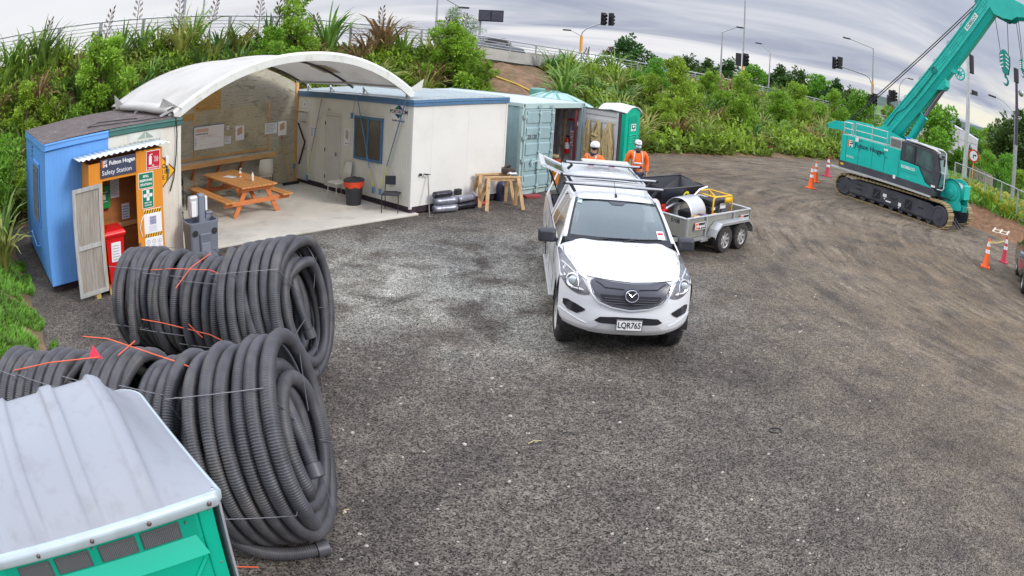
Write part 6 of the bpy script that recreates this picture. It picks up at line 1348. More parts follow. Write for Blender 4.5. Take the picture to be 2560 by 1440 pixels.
t = wallthing('fire_extinguisher', 'red and white fire extinguisher hanging on the right wall inside the container', 'fire extinguisher'); g = MB(); g.lathe((-.42,-.12,1.0),(0,0,1),[(0,0),(.075,0),(.08,.02),(.08,.14)],16); g.lathe((-.42,-.12,1.34),(0,0,1),[(.08,0),(.08,.06),(.04,.12),(.02,.14),(.02,.17)],16); g.build('body', REDB, t, smooth=True); g = MB(); g.lathe((-.42,-.12,1.14),(0,0,1),[(.081,0),(.081,.20)],16); g.build('label', WHS, t); g = MB(); g.tube([(-.42,-.12,1.52),(-.35,-.14,1.5),(-.32,-.16,1.3)], .012, 6); g.box(-.47,-.35,-.14,-.10,1.5,1.55); g.build('valve', BLKP, t)
for nm, lab, cat, x, z0, z1, w_, m_ in (('wooden_stick','long pale timber handle on the container wall','handle',-.60,.9,2.3,.03,WOODP),('grey_box','small beige switch box on the container wall','box',-.62,1.85,2.05,.16,mat('beige',(.5,.42,.3),.6)),('steel_chain','grey chain hanging on the container wall','chain',-.44,1.3,2.3,.04,GALV),('blue_sprayer','small blue tool hanging by the red post','tool',-.24,1.75,2.0,.1,STRB),('white_tag','white tag by the red post','tag',-.16,1.88,2.02,.09,WHS),('pale_block','pale block on the container wall','block',-.70,1.2,1.5,.10,mat('beige',(.5,.42,.3),.6)),('red_clip','orange red clip high on the container wall','clip',-.36,2.02,2.10,.2,REDP)):
    t = wallthing(nm, lab, cat); g = MB(); g.box(x-w_/2,x+w_/2,-.10,-.04,z0,z1); g.build('part_body', m_, t, bevel=.008)
t = wallthing('striped_marker', 'red and white striped markers hanging by the red post', 'marker')
for k in range(3): g = MB(); g.box(-.32,-.14,-.10,-.09,1.25+.17*k,1.38+.17*k); po = g.build('plate', WHS, t); g = MB(); g.bar((-.31,-.104,1.28+.17*k),(-.15,-.104,1.36+.17*k),.03,.004,up=(0,1,0)); g.build('stripe', REDP, po)
def bucket(label, x, y, z, r_, h, m_, m2=None):
    t_ = thing('bucket', label, 'bucket'); t_.matrix_world = MC @ Matrix.Translation((x, y, z))
    g = MB(); g.lathe((0,0,0),(0,0,1),[(0,0),(r_*.85,0),(r_,h),(r_*1.06,h),(r_*1.06,h*.92)],20); g.build('body', m_, t_, smooth=True)
    g = MB(); g.lathe((0,0,h),(0,0,1),[(r_*1.08,-.02),(r_*1.08,.02),(0,.025)],20); g.build('lid', m2 or m_, t_, smooth=True)
    g = MB(); g.tube([(r_*cos(a_),.02,h*.9-.10*sin(a_)) for a_ in [pi*i/10 for i in range(11)]], .006, 5); g.build('handle', CH, t_); return t_
BORG = mat('bucket_orange', (.70,.22,.02), .5); BREDO = mat('bucket_red', (.50,.06,.02), .5)
bucket('orange bucket standing low in the container doorway', 1.66, .12, .15, .17, .38, BORG); bucket('red topped bucket stacked on the orange one', 1.66, .13, .56, .17, .32, BREDO, mat('lid_red',(.55,.10,.03),.5)); bucket('red brown bucket deeper in the container doorway', 2.0, .45, .15, .17, .40, BREDO)
t = thing('coiled_cord', 'loops of pale cord lying on the stacked buckets', 'cord'); t.matrix_world = MC @ Matrix.Translation((1.64,.13,.9)); g = MB()
for k in range(4): g.tube([(.12*cos(a_)+.01*k, .1*sin(a_), .05+.09*abs(sin(a_*1.5+k))) for a_ in [2*pi*i/14 for i in range(14)]], .009, 5, closed=True)
g.build('loops', SLING, t)

# ================================================================== WATER TANK
TNK = mat('tank_green', (.13,.30,.26), .45, var=.05, vs=2); TNKL = mat('tank_roof', (.33,.50,.46), .42, var=.04)
ptk = AB(17.6, 2.9); t = thing('water_tank', 'round green water tank with a ribbed conical lid behind the container', 'water tank', ptk)
TR = 1.32
g = MB(); g.lathe((0,0,0),(0,0,1),[(TR,0),(TR,2.28)],40); g.build('wall', TNK, t, smooth=True)
rows = []
for r_, z_ in ((TR+.05,2.22),(TR+.05,2.30),(TR*.66,2.48),(TR*.33,2.64),(.12,2.72)):
    rows.append([(r_*cos(2*pi*k/48)*(1+.0*(k%2)), r_*sin(2*pi*k/48), z_ + (.05 if k % 6 == 0 and r_ < TR+.04 and r_ > .2 else 0)) for k in range(48)])
g = MB(); g.grid(rows, closed=True); g.build('roof', TNKL, t, smooth=True)
g = MB()
for k in range(8): a_ = 2*pi*k/8+.2; g.bar((TR*cos(a_),TR*sin(a_),2.32),(.12*cos(a_),.12*sin(a_),2.74),.07,.05)
g.build('roof_rib', TNK, t)
g = MB(); g.lathe((-.55,.45,2.5),(0,0,1),[(.28,0),(.28,.26),(.25,.29),(0,.30)],24); g.build('hatch', TNK, t, smooth=True)

# ================================================================== CONES, BARROW FRAME, FAR ITEMS
CONE = mat('cone_orange', (.85,.12,.01), .5, var=.06); CONER = mat('cone_faded', (.50,.03,.07), .55, var=.08); CWHT = mat('cone_sleeve', (.80,.80,.82), .4, var=.03)
def cone(label, p, h=.90, m_=CONE, rz=.4):
    t_ = thing('traffic_cone', label, 'traffic cone', p, rz, 'traffic cones')
    def rad(z_): return .135 - (.135-.035)*z_/h
    g = MB(); g.box(-.19,.19,-.19,.19,0,.045); g.build('base', m_, t_, bevel=.012)
    g = MB(); g.lathe((0,0,.04),(0,0,1),[(.15,0),(rad(.03),.03),(rad(h-.04),h-.04),(.028,h-.03),(0,h-.03)],20); g.build('body', m_, t_, smooth=True)
    for z0, z1 in ((h*.46,h*.59),(h*.70,h*.86)): g = MB(); g.lathe((0,0,.04),(0,0,1),[(rad(z0)+.004,z0),(rad(z1)+.004,z1)],20); g.build('sleeve', CWHT, t_, smooth=True)
    return t_
cone('bright orange cone at the right, tape tied to it', (14.451, 16.81, 0.0), rz=.9); cone('dark red cone at the right, half behind the orange one, tape tied to it', (16.376, 17.854, 0.0), m_=CONER, rz=.6)
cone('nearest of the cones by the crane tail', (11.55, 26.575, 0.0)); cone('middle cone of the three by the crane tail', (12.593, 28.551, 0.0)); cone('cone standing apart beside the crane, right of its pair', (14.298, 30.983, 0.0), m_=CONER)
a_ = Vector((14.241, 16.571, 0.843)); b_ = Vector((15.613, 17.16, 0.86)); g = MB(); g.bar(a_, a_.lerp(b_, .5)+Vector((0,0,-.03)), .008, .05); g.bar(a_.lerp(b_, .5)+Vector((0,0,-.03)), b_, .008, .05); tag(g.build('barrier_tape', mat('tape_yellow',(.75,.6,.25),.6)), 'yellow tape strung between the two right hand cones', 'tape')
t = thing('ladder_frame', 'small white timber ladder frame lying on the cut earth', 'frame', (15.056, 16.855, 1.187), -.15); t.rotation_euler = (radians(6), radians(-6), -.9); t.scale = (.72,.72,.72)
PW = mat('timber_white', (.62,.55,.45), .7, var=.08)
for k in range(3): g = MB(); g.bar((-.42+.42*k,-.42,.03),(-.42+.42*k,.42,.03),.09,.03); g.build('slat', PW, t)
for y_ in (-.3,.25): g = MB(); g.bar((-.5,y_,0),(.5,y_,0),.08,.03); g.build('rail', PW, t)
# litter on the gravel
r = random.Random(12); spots_ = [(880,1083),(1161,1112),(948,921),(860,1280),(853,1398),(920,1062),(898,1335),(1230,945),(1275,1040),(1525,672),(1340,1105),(870,873),(1040,1410),(915,1365),(1000,1010)]
P_ = [(-1.658, 6.825), (-0.408, 6.79), (-1.658, 8.543), (-1.435, 5.338), (-1.319, 4.626), (-1.517, 7.047), (-1.23, 5.027), (-0.185, 8.5), (0.066, 7.511), (1.87, 13.621), (0.362, 6.944), (-2.201, 9.071), (-0.671, 4.689), (-1.138, 4.863), (-1.235, 7.613), (13.831, 16.768), (0.075, 11.707), (5.99, 16.592), (9.293, 12.748), (4.889, 10.713)]
vs = []; fs = []
STONES = mat('pale_stone', (.42,.38,.34), .8, var=.3, vs=3)
def stone(vs, fs, x, y, s_, r):
    o_ = len(vs); n_ = 6
    for lvl, (zz, rr) in enumerate(((0,1),(.45,.85),(.8,.3))):
        for k in range(n_): a__ = 2*pi*k/n_; q = s_*rr*r.uniform(.7,1.2); vs.append((x+q*cos(a__)*1.2, y+q*sin(a__), zz*s_))
    for l_ in range(2): fs += [(o_+l_*n_+k, o_+l_*n_+(k+1)%n_, o_+(l_+1)*n_+(k+1)%n_, o_+(l_+1)*n_+k) for k in range(n_)]
    fs.append(tuple(o_+2*n_+k for k in range(n_)))
for x, y in P_: stone(vs, fs, x, y, r.uniform(.016,.028), r)
for k in range(260):
    y = 3.4 + 16*r.random()**1.4; x = r.uniform(-.45, .62)*(y+2); stone(vs, fs, x, y, r.uniform(.008,.018), r)
me = bpy.data.meshes.new('pale_stones'); me.from_pydata(vs, [], fs); me.materials.append(STONES); o = bpy.data.objects.new('pale_stones', me); COL.objects.link(o); o['kind'] = 'stuff'; o['label'] = 'scattered pale stones and litter lying on the dark gravel'; o['category'] = 'stones'
# loose chips: real relief on the near gravel
vs = []; fs = []
for k in range(15000):
    y = 3.0 + 13*r.random()**1.7; x = r.uniform(-.75, .80)*(y+1.5); 
    s_ = r.uniform(.005,.014); o_ = len(vs); a0 = r.uniform(0,6.28)
    for q in range(4): vs.append((x+s_*cos(a0+q*pi/2)*r.uniform(.7,1.3), y+s_*sin(a0+q*pi/2)*r.uniform(.7,1.3), 0.001))
    vs.append((x+r.uniform(-.3,.3)*s_, y+r.uniform(-.3,.3)*s_, s_*.9)); fs += [(o_+q, o_+(q+1)%4, o_+4) for q in range(4)]
me = bpy.data.meshes.new('gravel_chips'); me.from_pydata(vs, [], fs); me.materials.append(mat('chip_grey', (.12,.11,.10), .8, var=.7, vs=25)); o = bpy.data.objects.new('gravel_chips', me); COL.objects.link(o); o['kind'] = 'stuff'; o['label'] = 'loose grey gravel chips over the yard'; o['category'] = 'gravel'
for k, (p_, rz_a, ln_, lab) in enumerate([((0.348, 6.916, 0.0), .5, .16, 'pale curved twig on the gravel in front of the pickup'), ((1.709, 13.586, 0.0), .1, .10, 'small white scrap by the trailer wheels'), ((-1.414, 5.33, 0.0), 1.2, .10, 'short stick near the coil tail')]):
    g = MB(); g.tube([(-ln_/2,0,.012),(0,.02,.02),(ln_/2,0,.010)], .006, 5); o = g.build('twig', SLING); o.location = p_; o.rotation_euler = (0,0,rz_a); tag(o, lab, 'twig')
g = MB(); g.tube([(.085*cos(a), .06*sin(a), .008) for a in [2*pi*k/24 for k in range(24)]], .008, 5, closed=True); o = g.build('scuff_ring', BLKP, smooth=True); o.location = (3.303, 7.305, 0.0); tag(o, 'dark circular scuff, modelled as a thin ring, on the open gravel at the right', 'ring')  # thin dark ring models a round scuff in the gravel

# ================================================================== WHITE PICKUP
CARW = mat('car_white', (.73,.75,.77), .22, var=.015, vs=2, coat=.6, spec=.5, stain=(.66,.65,.62), ss=2.5, sa=.18); CARB = mat('car_black', (.018,.018,.024), .35, var=.1); GRILLE = mat('grille_grey', (.075,.078,.095), .35, .2, var=.08); CHRM = mat('car_chrome', (.75,.76,.78), .12, 1.0, var=.02)
TYRE = mat('tyre_rubber', (.035,.033,.032), .85, var=.3, vs=14, bump=.5, bs=40, stain=(.13,.12,.105), ss=4, sa=.55); RIMW = mat('rim_silver', (.55,.55,.54), .35, .6, var=.05); RIMS = mat('rim_white', (.62,.61,.56), .4, .2, var=.08)
def glassmat(name, tint, alpha):
    m = bpy.data.materials.new(name); m.use_nodes = True; n, l, b = noden(m)
    t = n.new('ShaderNodeBsdfTransparent'); t.inputs[0].default_value = (*tint, 1); gl = n.new('ShaderNodeBsdfGlossy'); gl.inputs[0].default_value = (.9,.95,.95,1); gl.inputs['Roughness'].default_value = .04
    df = n.new('ShaderNodeBsdfDiffuse'); df.inputs[0].default_value = (.13,.18,.175,1)
    lw = n.new('ShaderNodeLayerWeight'); lw.inputs[0].default_value = .35; m1 = n.new('ShaderNodeMixShader'); m1.inputs[0].default_value = alpha; l.new(t.outputs[0], m1.inputs[1]); l.new(df.outputs[0], m1.inputs[2])
    m2 = n.new('ShaderNodeMixShader'); mr = n.new('ShaderNodeMapRange'); mr.inputs[3].default_value = .09; mr.inputs[4].default_value = .6; l.new(lw.outputs['Facing'], mr.inputs[0]); l.new(mr.outputs[0], m2.inputs[0]); l.new(m1.outputs[0], m2.inputs[1]); l.new(gl.outputs[0], m2.inputs[2]); l.new(m2.outputs[0], n['Material Output'].inputs[0]); MATS[name] = m; return m
WSG = glassmat('windscreen_glass', (.62,.70,.67), .33); SDG = mat('side_glass', (.012,.014,.016), .06, spec=.9, var=.1)
t = thing('pickup', 'white pickup with a canopy and roof bars parked facing the camera, plate LQR765', 'pickup', (1.568, 10.024, 0), -1.554)
PK = t; YW = .945
PROF = [(.66,.40),(.84,.42),(.895,.50),(.91,.60),(.905,.72),(.895,.80),(.885,.90),(.86,1.0),(.80,1.10),(.70,1.185),(.62,1.215),(.35,1.275),(0,1.325),(-.25,1.352),(-.46,1.372)]
def F_(u, y):
    i = min(int(u), len(PROF)-2); f = u-i; x = PROF[i][0]*(1-f)+PROF[i+1][0]*f; z = PROF[i][1]*(1-f)+PROF[i+1][1]*f
    a = abs(y)/YW; fb = 1.0 if z < 1.12 else max(0, 1-(z-1.12)/.16)
    x -= (.42*a**3.6 + .05*a*a)*fb + .07*a*a*(1-fb)
    hood = sstep((z-1.08)/.14)
    z -= hood*(.13*a**5 + .02*a*a)
    z += hood*.022*sstep(1-abs(abs(y)-.60)/.2)*(1 if z > 1.2 else .4)   # raised hood shoulders
    if z < .62: z += .05*a**2*(1-(z-.4)/.22)
    return Vector((x, y, z))
NV = 44; ys = [YW*(-1+2*k/NV) for k in range(NV+1)]; us = [k/4 for k in range(4*(len(PROF)-1)+1)]
g = MB(); g.grid([[F_(u, y) for y in ys] for u in us]); body = g.build('body', CARW, t, smooth=2)
def S_(y, z, off=.008):
    """a point on the nose surface at width y and height z, lifted off by a few mm"""
    lo, hi = 0.0, float(len(PROF)-1.001)
    for _ in range(30):
        m_ = (lo+hi)/2
        if F_(m_, y).z < z: lo = m_
        else: hi = m_
    p = F_(lo, y); e = .01; du = F_(min(lo+.1, len(PROF)-1.001), y) - F_(max(lo-.1, 0), y); dy = F_(lo, y+e) - F_(lo, y-e); nn = du.cross(dy).normalized()
    if nn.x + nn.z < 0: nn = -nn
    return p + nn*off
def patch(name, outline, m, parent, off=.008, n=12, thick=0):
    """fills an outline given as left-to-right columns [(y, z_low, z_high)] on the nose surface"""
    rows = []
    for k in range(len(outline)-1):
        y0,a0,b0 = outline[k]; y1,a1,b1 = outline[k+1]; st = max(1, int(abs(y1-y0)/.03))
        for j in range(st + (1 if k == len(outline)-2 else 0)):
            f = j/st; y = y0+(y1-y0)*f; a = a0+(a1-a0)*f; b = b0+(b1-b0)*f; rows.append([S_(y, a+(b-a)*i/6, off) for i in range(7)])
    g = MB(); g.grid(rows); return g.build(name, m, parent, smooth=2)
# grille, chrome wing, badge
gr = patch('grille', [(-.545,1.085,1.125),(-.49,.97,1.15),(-.41,.90,1.145),(-.25,.845,1.13),(0,.815,1.12),(.25,.845,1.13),(.41,.90,1.145),(.49,.97,1.15),(.545,1.085,1.125)], GRILLE, t, .010)
def strip(name, pts, r_, m, parent, off=.012, n=5): g = MB(); g.tube([S_(y, z, off) for y, z in pts], r_, n); return g.build(name, m, parent, smooth=True)
low = [(-.67,1.16),(-.58,1.12),(-.53,.98),(-.44,.885),(-.26,.825),(0,.792),(.26,.825),(.44,.885),(.53,.98),(.58,1.12),(.67,1.16)]
fine_ = []
for (y0,z0),(y1,z1) in zip(low, low[1:]): fine_ += [(y0+(y1-y0)*k/5, z0+(z1-z0)*k/5) for k in range(5)]
strip('chrome_wing', fine_+[low[-1]], .019, CHRM, gr)
patch('grille_opening', [(-.42,.965,.98),(-.38,.91,.985),(-.2,.87,.985),(0,.85,.985),(.2,.87,.985),(.38,.91,.985),(.42,.965,.98)], CARB, gr, .013)
patch('hood_gap', [(-.60,1.155,1.162),(-.3,1.137,1.146),(0,1.125,1.134),(.3,1.137,1.146),(.60,1.155,1.162)], CARB, gr, .014)
for z_ in (.885,.915,.945): strip('grille_bar', [(-.36+.72*k/12, z_ + .0*k) for k in range(13)], .005, GRILLE, gr, .018)
for s_ in (-1, 1): g = MB(); g.tube([S_(s_*.48,1.12,.014),S_(s_*.42,1.10,.016),S_(s_*.36,1.065,.02),S_(s_*.1,1.055,.02)], .008, 5); g.build('grille_crease', CARB, gr)
bc = S_(0, .985, .03)
g = MB(); g.lathe(bc, (1,0,.25), [(0,0),(.098,0),(.098,.008),(0,.012)], 28); bd = g.build('badge', CARB, gr, smooth=True)
Rb = Matrix.Translation(bc + Vector((.014,0,.004))) @ Matrix.Rotation(-.245, 4, 'Y')
g = MB().at(Rb); g.tube([(0,.088*cos(a),.076*sin(a)) for a in [2*pi*k/28 for k in range(28)]], .0085, 6, closed=True)
for s_ in (-1, 1): g.tube([(0,0,-.012),(0,s_*.035,.022),(0,s_*.062,.045),(0,s_*.08,.034)], .007, 6)
g.build('emblem', CHRM, bd, smooth=True)
# lower intake and plate
patch('lower_intake', [(-.47,.625,.63),(-.40,.60,.685),(-.2,.60,.70),(0,.60,.70),(.2,.60,.70),(.40,.60,.685),(.47,.625,.63)], CARB, t, .010)
patch('skid_plate', [(-.55,.445,.46),(-.42,.44,.575),(0,.44,.59),(.42,.44,.575),(.55,.445,.46)], mat('car_silver', (.60,.61,.62), .35, .2, var=.02), t, .012)
pb = F_(2.6, 0); g = MB(); pc = Vector((.955, 0, .60)); g.box(pc.x-.01, pc.x, -.18, .18, pc.z-.075, pc.z+.075); pl = g.build('number_plate', WHS, t, bevel=.003)
g = MB()
for a0,a1,b0,b1 in ((-.18,.18,.068,.075),(-.18,.18,-.075,-.068),(-.18,-.173,-.068,.068),(.173,.18,-.068,.068)): g.box(pc.x, pc.x+.002, a0, a1, pc.z+b0, pc.z+b1)
g.build('plate_border', INKK, pl)
text('LQR765', .118, INKK, pl, (pc.x+.002, 0, pc.z), (pi/2, 0, pi/2), ext=.001, bold=.002, sx=.80)
for s_ in (-1, 1):
    o = patch('fog_lamp_recess', [(s_*.88,.735,.80),(s_*.82,.685,.815),(s_*.70,.67,.79),(s_*.60,.735,.755)] if s_ < 0 else [(.60,.735,.755),(.70,.67,.79),(.82,.685,.815),(.88,.735,.80)], CARB, t, .011)
    c_ = S_(s_*.79, .745, .012); g = MB(); g.lathe(c_, (1,s_*.45,.05), [(0,0),(.05,0),(.052,.014),(.04,.016),(.036,.008),(0,.012)], 18); g.build('fog_lamp', GRILLE, o, smooth=True)
    strip('bumper_crease', [(s_*(.93-.045*k), .66-.012*k) for k in range(9)], .006, CARW, t, .006)
    col = [(.56,.955,.985),(.63,.935,1.09),(.70,.93,1.16),(.78,.945,1.215),(.85,.98,1.235),(.905,1.03,1.24),(.93,1.11,1.235)]
    HLM = mat('lamp_housing', (.19,.19,.21), .2, .3, var=.3, vs=18); h = patch('headlight', [(s_*y, a, b) for y, a, b in (col if s_ > 0 else col)], HLM, t, .010)
    c_ = S_(s_*.775, 1.07, .014); g = MB(); g.lathe(c_, (1,s_*.55,.35), [(.098,0),(.10,.012),(.085,.014),(.07,.004),(.03,-.002),(0,-.002)], 22); g.build('reflector', CHRM, h, smooth=True)
    g = MB(); g.ball(c_ + Vector((.014,0,.004)), .06, 14, 8, (.5,1,1)); g.build('lens', mat('lamp_lens', (.55,.60,.62), .05, .3, var=.1), h, smooth=True)
    strip('light_guide', [(s_*.70,1.02),(s_*.695,1.07),(s_*.72,1.12)], .007, CHRM, h, .016); strip('light_guide', [(s_*.70,.995),(s_*.78,.99),(s_*.86,1.03)], .009, WHS, h, .016); strip('lamp_trim', [(s_*.74,1.15),(s_*.82,1.175),(s_*.90,1.18)], .012, mat('lamp_clear', (.62,.62,.62), .1, .2), h, .014)
    patch('indicator', [(s_*.63,.99,1.0),(s_*.69,.985,1.015)], WHS, h, .015)
    strip('hood_seam', [(s_*.70,1.20),(s_*.80,1.245)], .004, CARB, t, .004)
    g = MB(); g.tube([F_(10.4+.35*k, s_*.86) + Vector((0,0,.003)) for k in range(10)], .004, 4); g.build('hood_seam', CARB, t)
for y_ in (-.16, .22): p = F_(13.2, y_); g = MB(); g.ball(p, .012, 8, 6, (1,1,.7)); g.build('washer_jet', CARB, t)
# wings and sides with wheel arches
def side_low(x):
    z = .42
    for cx_ in (0.0, -3.18):
        d = abs(x-cx_)
        if d < .50: z = max(z, .40 + sqrt(max(0, .50**2 - d*d))*.98)
    return z
FX = F_(7, YW).x
def side_top(x):
    if x > -.46:
        best = None
        for k in range(80):
            u = 8 + k*.075
            if u > 14: break
            p = F_(u, YW)
            if p.x <= x: return p.z
        return F_(13.99, YW).z
    return F_(13.99, YW).z if x > -.6 else lerp(-x, [(.6, 1.25), (4.2, 1.28)])
for s_ in (-1, 1):
    xs_ = sorted(set([FX - (FX+4.2)*k/100 for k in range(101)])); rows = []
    for x in xs_:
        zt = side_top(min(x, FX)); zl = side_low(x)
        if x > .47: zl = .44
        rows.append([(x, s_*(YW + (.03*sin(pi*f) if f < 1 else 0) - (.02 if f == 0 else 0)), zl + (zt-zl)*f) for f in [i/10 for i in range(11)]])
    g = MB(); g.grid(rows); g.build('side_panel', CARW, t, smooth=2)
    for cx_ in (0.0, -3.18):
        g = MB(); g.grid([[(cx_+r_*cos(a), s_*yy, .40+r_*sin(a)*.98) for a in [pi*k/16 for k in range(17)]] for r_, yy in ((.50, YW-.0),(.48,.60))]); g.build('wheel_arch', CARB, t, smooth=True)
    g = MB(); g.box(-2.7,-.55, s_*.78 if s_ > 0 else -1.02, 1.02 if s_ > 0 else -.78, .42,.47); g.build('side_step', mat('step_alu', (.5,.5,.5), .35, .7), t, bevel=.02)
    for x in (-.62, -1.62, -2.30): g = MB(); g.box(x-.005, x+.005, s_*(YW+.028)-.002, s_*(YW+.028)+.002, .5, 1.24); g.build('door_seam', CARB, t)
    g = MB(); g.bar((-1.35,s_*(YW+.045),1.10),(-1.53,s_*(YW+.045),1.10),.02,.03); g.build('door_handle', CARW, t, bevel=.006)
    # cabin side: pillar shell and dark glass
    BZ, BY, RZ, RY = 1.26, .90, 1.82, .665
    def cs(x, f, o=0): return (x, s_*(YW-.02 + (RY-(YW-.02))*f + o), BZ-.02 + (RZ-BZ+.02)*f)
    g = MB(); g._a([cs(-.44,0),cs(-1.22,1),cs(-2.34,1),cs(-2.34,0)], [(0,1,2,3)]); g.build('cabin_side', CARW, t, thick=.02)
    g = MB(); g._a([cs(-.66,.10,.014),cs(-1.22,.90,.014),cs(-1.60,.90,.014),cs(-1.60,.08,.014)], [(0,1,2,3)]); g._a([cs(-1.66,.08,.014),cs(-1.66,.90,.014),cs(-2.12,.90,.014),cs(-2.20,.2,.014),cs(-2.12,.08,.014)], [(0,1,2,3,4)]); g.build('side_window', SDG, t)
    # mirror
    g = MB(); rows = []
    for k, (x, w_, h_) in enumerate(((-.80,.10,.08),(-.76,.135,.105),(-.68,.13,.10),(-.63,.09,.07))):
        rows.append([(x, s_*1.085+w_*cx__*(1), 1.335+h_*cz__) for cx__, cz__ in ((-1,-.8),(-.8,-1),(.8,-1),(1,-.8),(1,.8),(.8,1),(-.8,1),(-1,.8))])
    g.grid(rows, closed=True); g._a(rows[0], [tuple(range(8))]); g._a(rows[-1], [tuple(range(8))]); g.bar((-.72,s_*.88,1.27),(-.72,s_*1.03,1.27),.09,.05); g.build('mirror', mat('mirror_grey', (.035,.037,.045), .45, var=.1), t, bevel=.012)
# windscreen
WB, WT = (-.46, 1.375, .80), (-1.20, 1.835, .645)
def ws(u, v, o=0):
    x = WB[0]+(WT[0]-WB[0])*v; z = WB[1]+(WT[1]-WB[1])*v + .03*sin(pi*v); hw = WB[2]+(WT[2]-WB[2])*v; y = hw*u
    return Vector((x - .10*u*u*(1-.3*v), y, z)) + Vector((.53,0,.85))*o
g = MB(); g.grid([[ws(-1+2*i/16, k/8) for i in range(17)] for k in range(9)]); wsn = g.build('windscreen', WSG, t, smooth=2)
def frit(u0,u1,v0,v1,nm='frit'):
    g = MB(); g.grid([[ws(u0+(u1-u0)*i/16, v0+(v1-v0)*k/4, .006) for i in range(17)] for k in range(5)]); return g.build(nm, CARB, wsn, smooth=2)
frit(-1,1,0,.055); frit(-1,1,.955,1.0); frit(-1,-.955,.05,.96); frit(.955,1,.05,.96)
g = MB(); g._a([ws(u,v,.007) for u,v in ((-.22,.957),(-.12,.86),(.12,.86),(.22,.957))], [(0,1,2,3)]); g.build('mirror_patch', GRILLE, wsn)
def sticker(u0,u1,v0,v1,m,nm='sticker'): g = MB(); g._a([ws(u0,v0,.009),ws(u1,v0,.009),ws(u1,v1,.009),ws(u0,v1,.009)], [(0,1,2,3)]); return g.build(nm, m, wsn)
s1_ = sticker(.75,.90,.06,.24,WHS); g = MB(); g._a([ws(.765,.16,.011),ws(.885,.16,.011),ws(.885,.205,.011),ws(.765,.205,.011)], [(0,1,2,3)]); g.build('stripe', REDP, s1_); sticker(-.93,-.83,.83,.93,mat('sticker_mint',(.5,.75,.72),.5))
for s_ in (-1, 1):
    g = MB(); g.grid([[ws(s_*1.0, v, 0), ws(s_*1.07, v, -.01), ws(s_*1.10, v, -.05)] for v in [k/8 for k in range(9)]]); g.build('pillar', CARW, t, smooth=2, thick=.01)
for (u0,v0),(u1,v1) in (((-.35,.035),(.30,.045)),((.15,.035),(.82,.055))): g = MB(); g.tube([ws(u0+(u1-u0)*k/6, v0+(v1-v0)*k/6, .016) for k in range(7)], .010, 5); g.tube([ws(u0-.10,-.02,.02), ws(u0+.12,.03,.02)], .013, 5); g.build('wiper', CARB, t)
g = MB(); g.grid([[ws(u, -.05, -.01) + Vector((.03,0,-.005)) for u in [i/8-1 for i in range(17)]], [ws(u, .01, .004) for u in [i/8-1 for i in range(17)]]]); g.build('cowl', CARB, t)
# interior seen through the glass
INT = mat('cabin_interior', (.10,.105,.105), .8, var=.15); INL = mat('interior_light', (.40,.44,.42), .7)
g = MB(); g.box(-.95,-.55,-.78,.78,1.05,1.27); g.build('dashboard', INT, t, bevel=.03)
for y_ in (-.36, .36): g = MB(); g.box(-1.95,-1.45,y_-.25,y_+.25,.9,1.15); g.box(-2.05,-1.85,y_-.24,y_+.24,1.1,1.58); g.box(-2.03,-1.93,y_-.12,y_+.12,1.58,1.74); g.build('seat', INT, t, bevel=.03)
g = MB(); g.tube([(-1.02+.05*sin(a), -.36+.19*cos(a), 1.28+.17*sin(a)) for a in [2*pi*k/20 for k in range(20)]], .015, 6, closed=True); g.bar((-1.0,-.36,1.28),(-.85,-.36,1.2),.12,.05); g.build('steering_wheel', CARB, t)
g = MB(); g.box(-2.33,-2.28,-.62,.62,.9,1.8); g.box(-2.3,-.6,-.8,-.76,.9,1.25); g.box(-2.3,-.6,.76,.8,.9,1.25); g.build('trim_panel', INL, t)
for s_ in (-1, 1): g = MB(); g.tube([(-.80,s_*.75,1.45),(-1.1,s_*.66,1.68)], .03, 6); g.tube([(-.98,s_*.64,1.50),(-1.02,s_*.62,1.60),(-1.1,s_*.61,1.64)], .018, 6); g.build('grab_handle', INL, t)
# roof and canopy
def roof(name, x0, x1, hw0, hw1, z0, z1, crown, ed, m, nx=12, ribs_=0):
    rows = []
    for k in range(nx+1):
        f = k/nx; x = x0+(x1-x0)*f; hw = hw0+(hw1-hw0)*f; z = z0+(z1-z0)*f
        rows.append([(x, hw*u, z + crown*(1-u*u)*(min(1, f*5)*.6+.4) - ed*max(0,(abs(u)-.9)/.1)**2 + (ribs_*(.5+.5*cos(u*pi*6)) if .1 < f < .9 and abs(u) < .85 else 0)) for u in [i/14-1 for i in range(29)]])
    g = MB(); g.grid(rows); return g.build(name, m, t, smooth=2)
roof('roof', -1.19, -2.36, .655, .672, 1.832, 1.868, .035, .045, CARW, ribs_=.006)
g = MB(); g.tube([(-1.30,.0,1.885),(-1.36,0,1.90)], .022, 8); ant = g.build('antenna_base', CARB, t, smooth=True); g = MB(); g.tube([(-1.34,0,1.90),(-1.45,-.03,2.10)], .004, 5); g.build('antenna', CARB, ant)
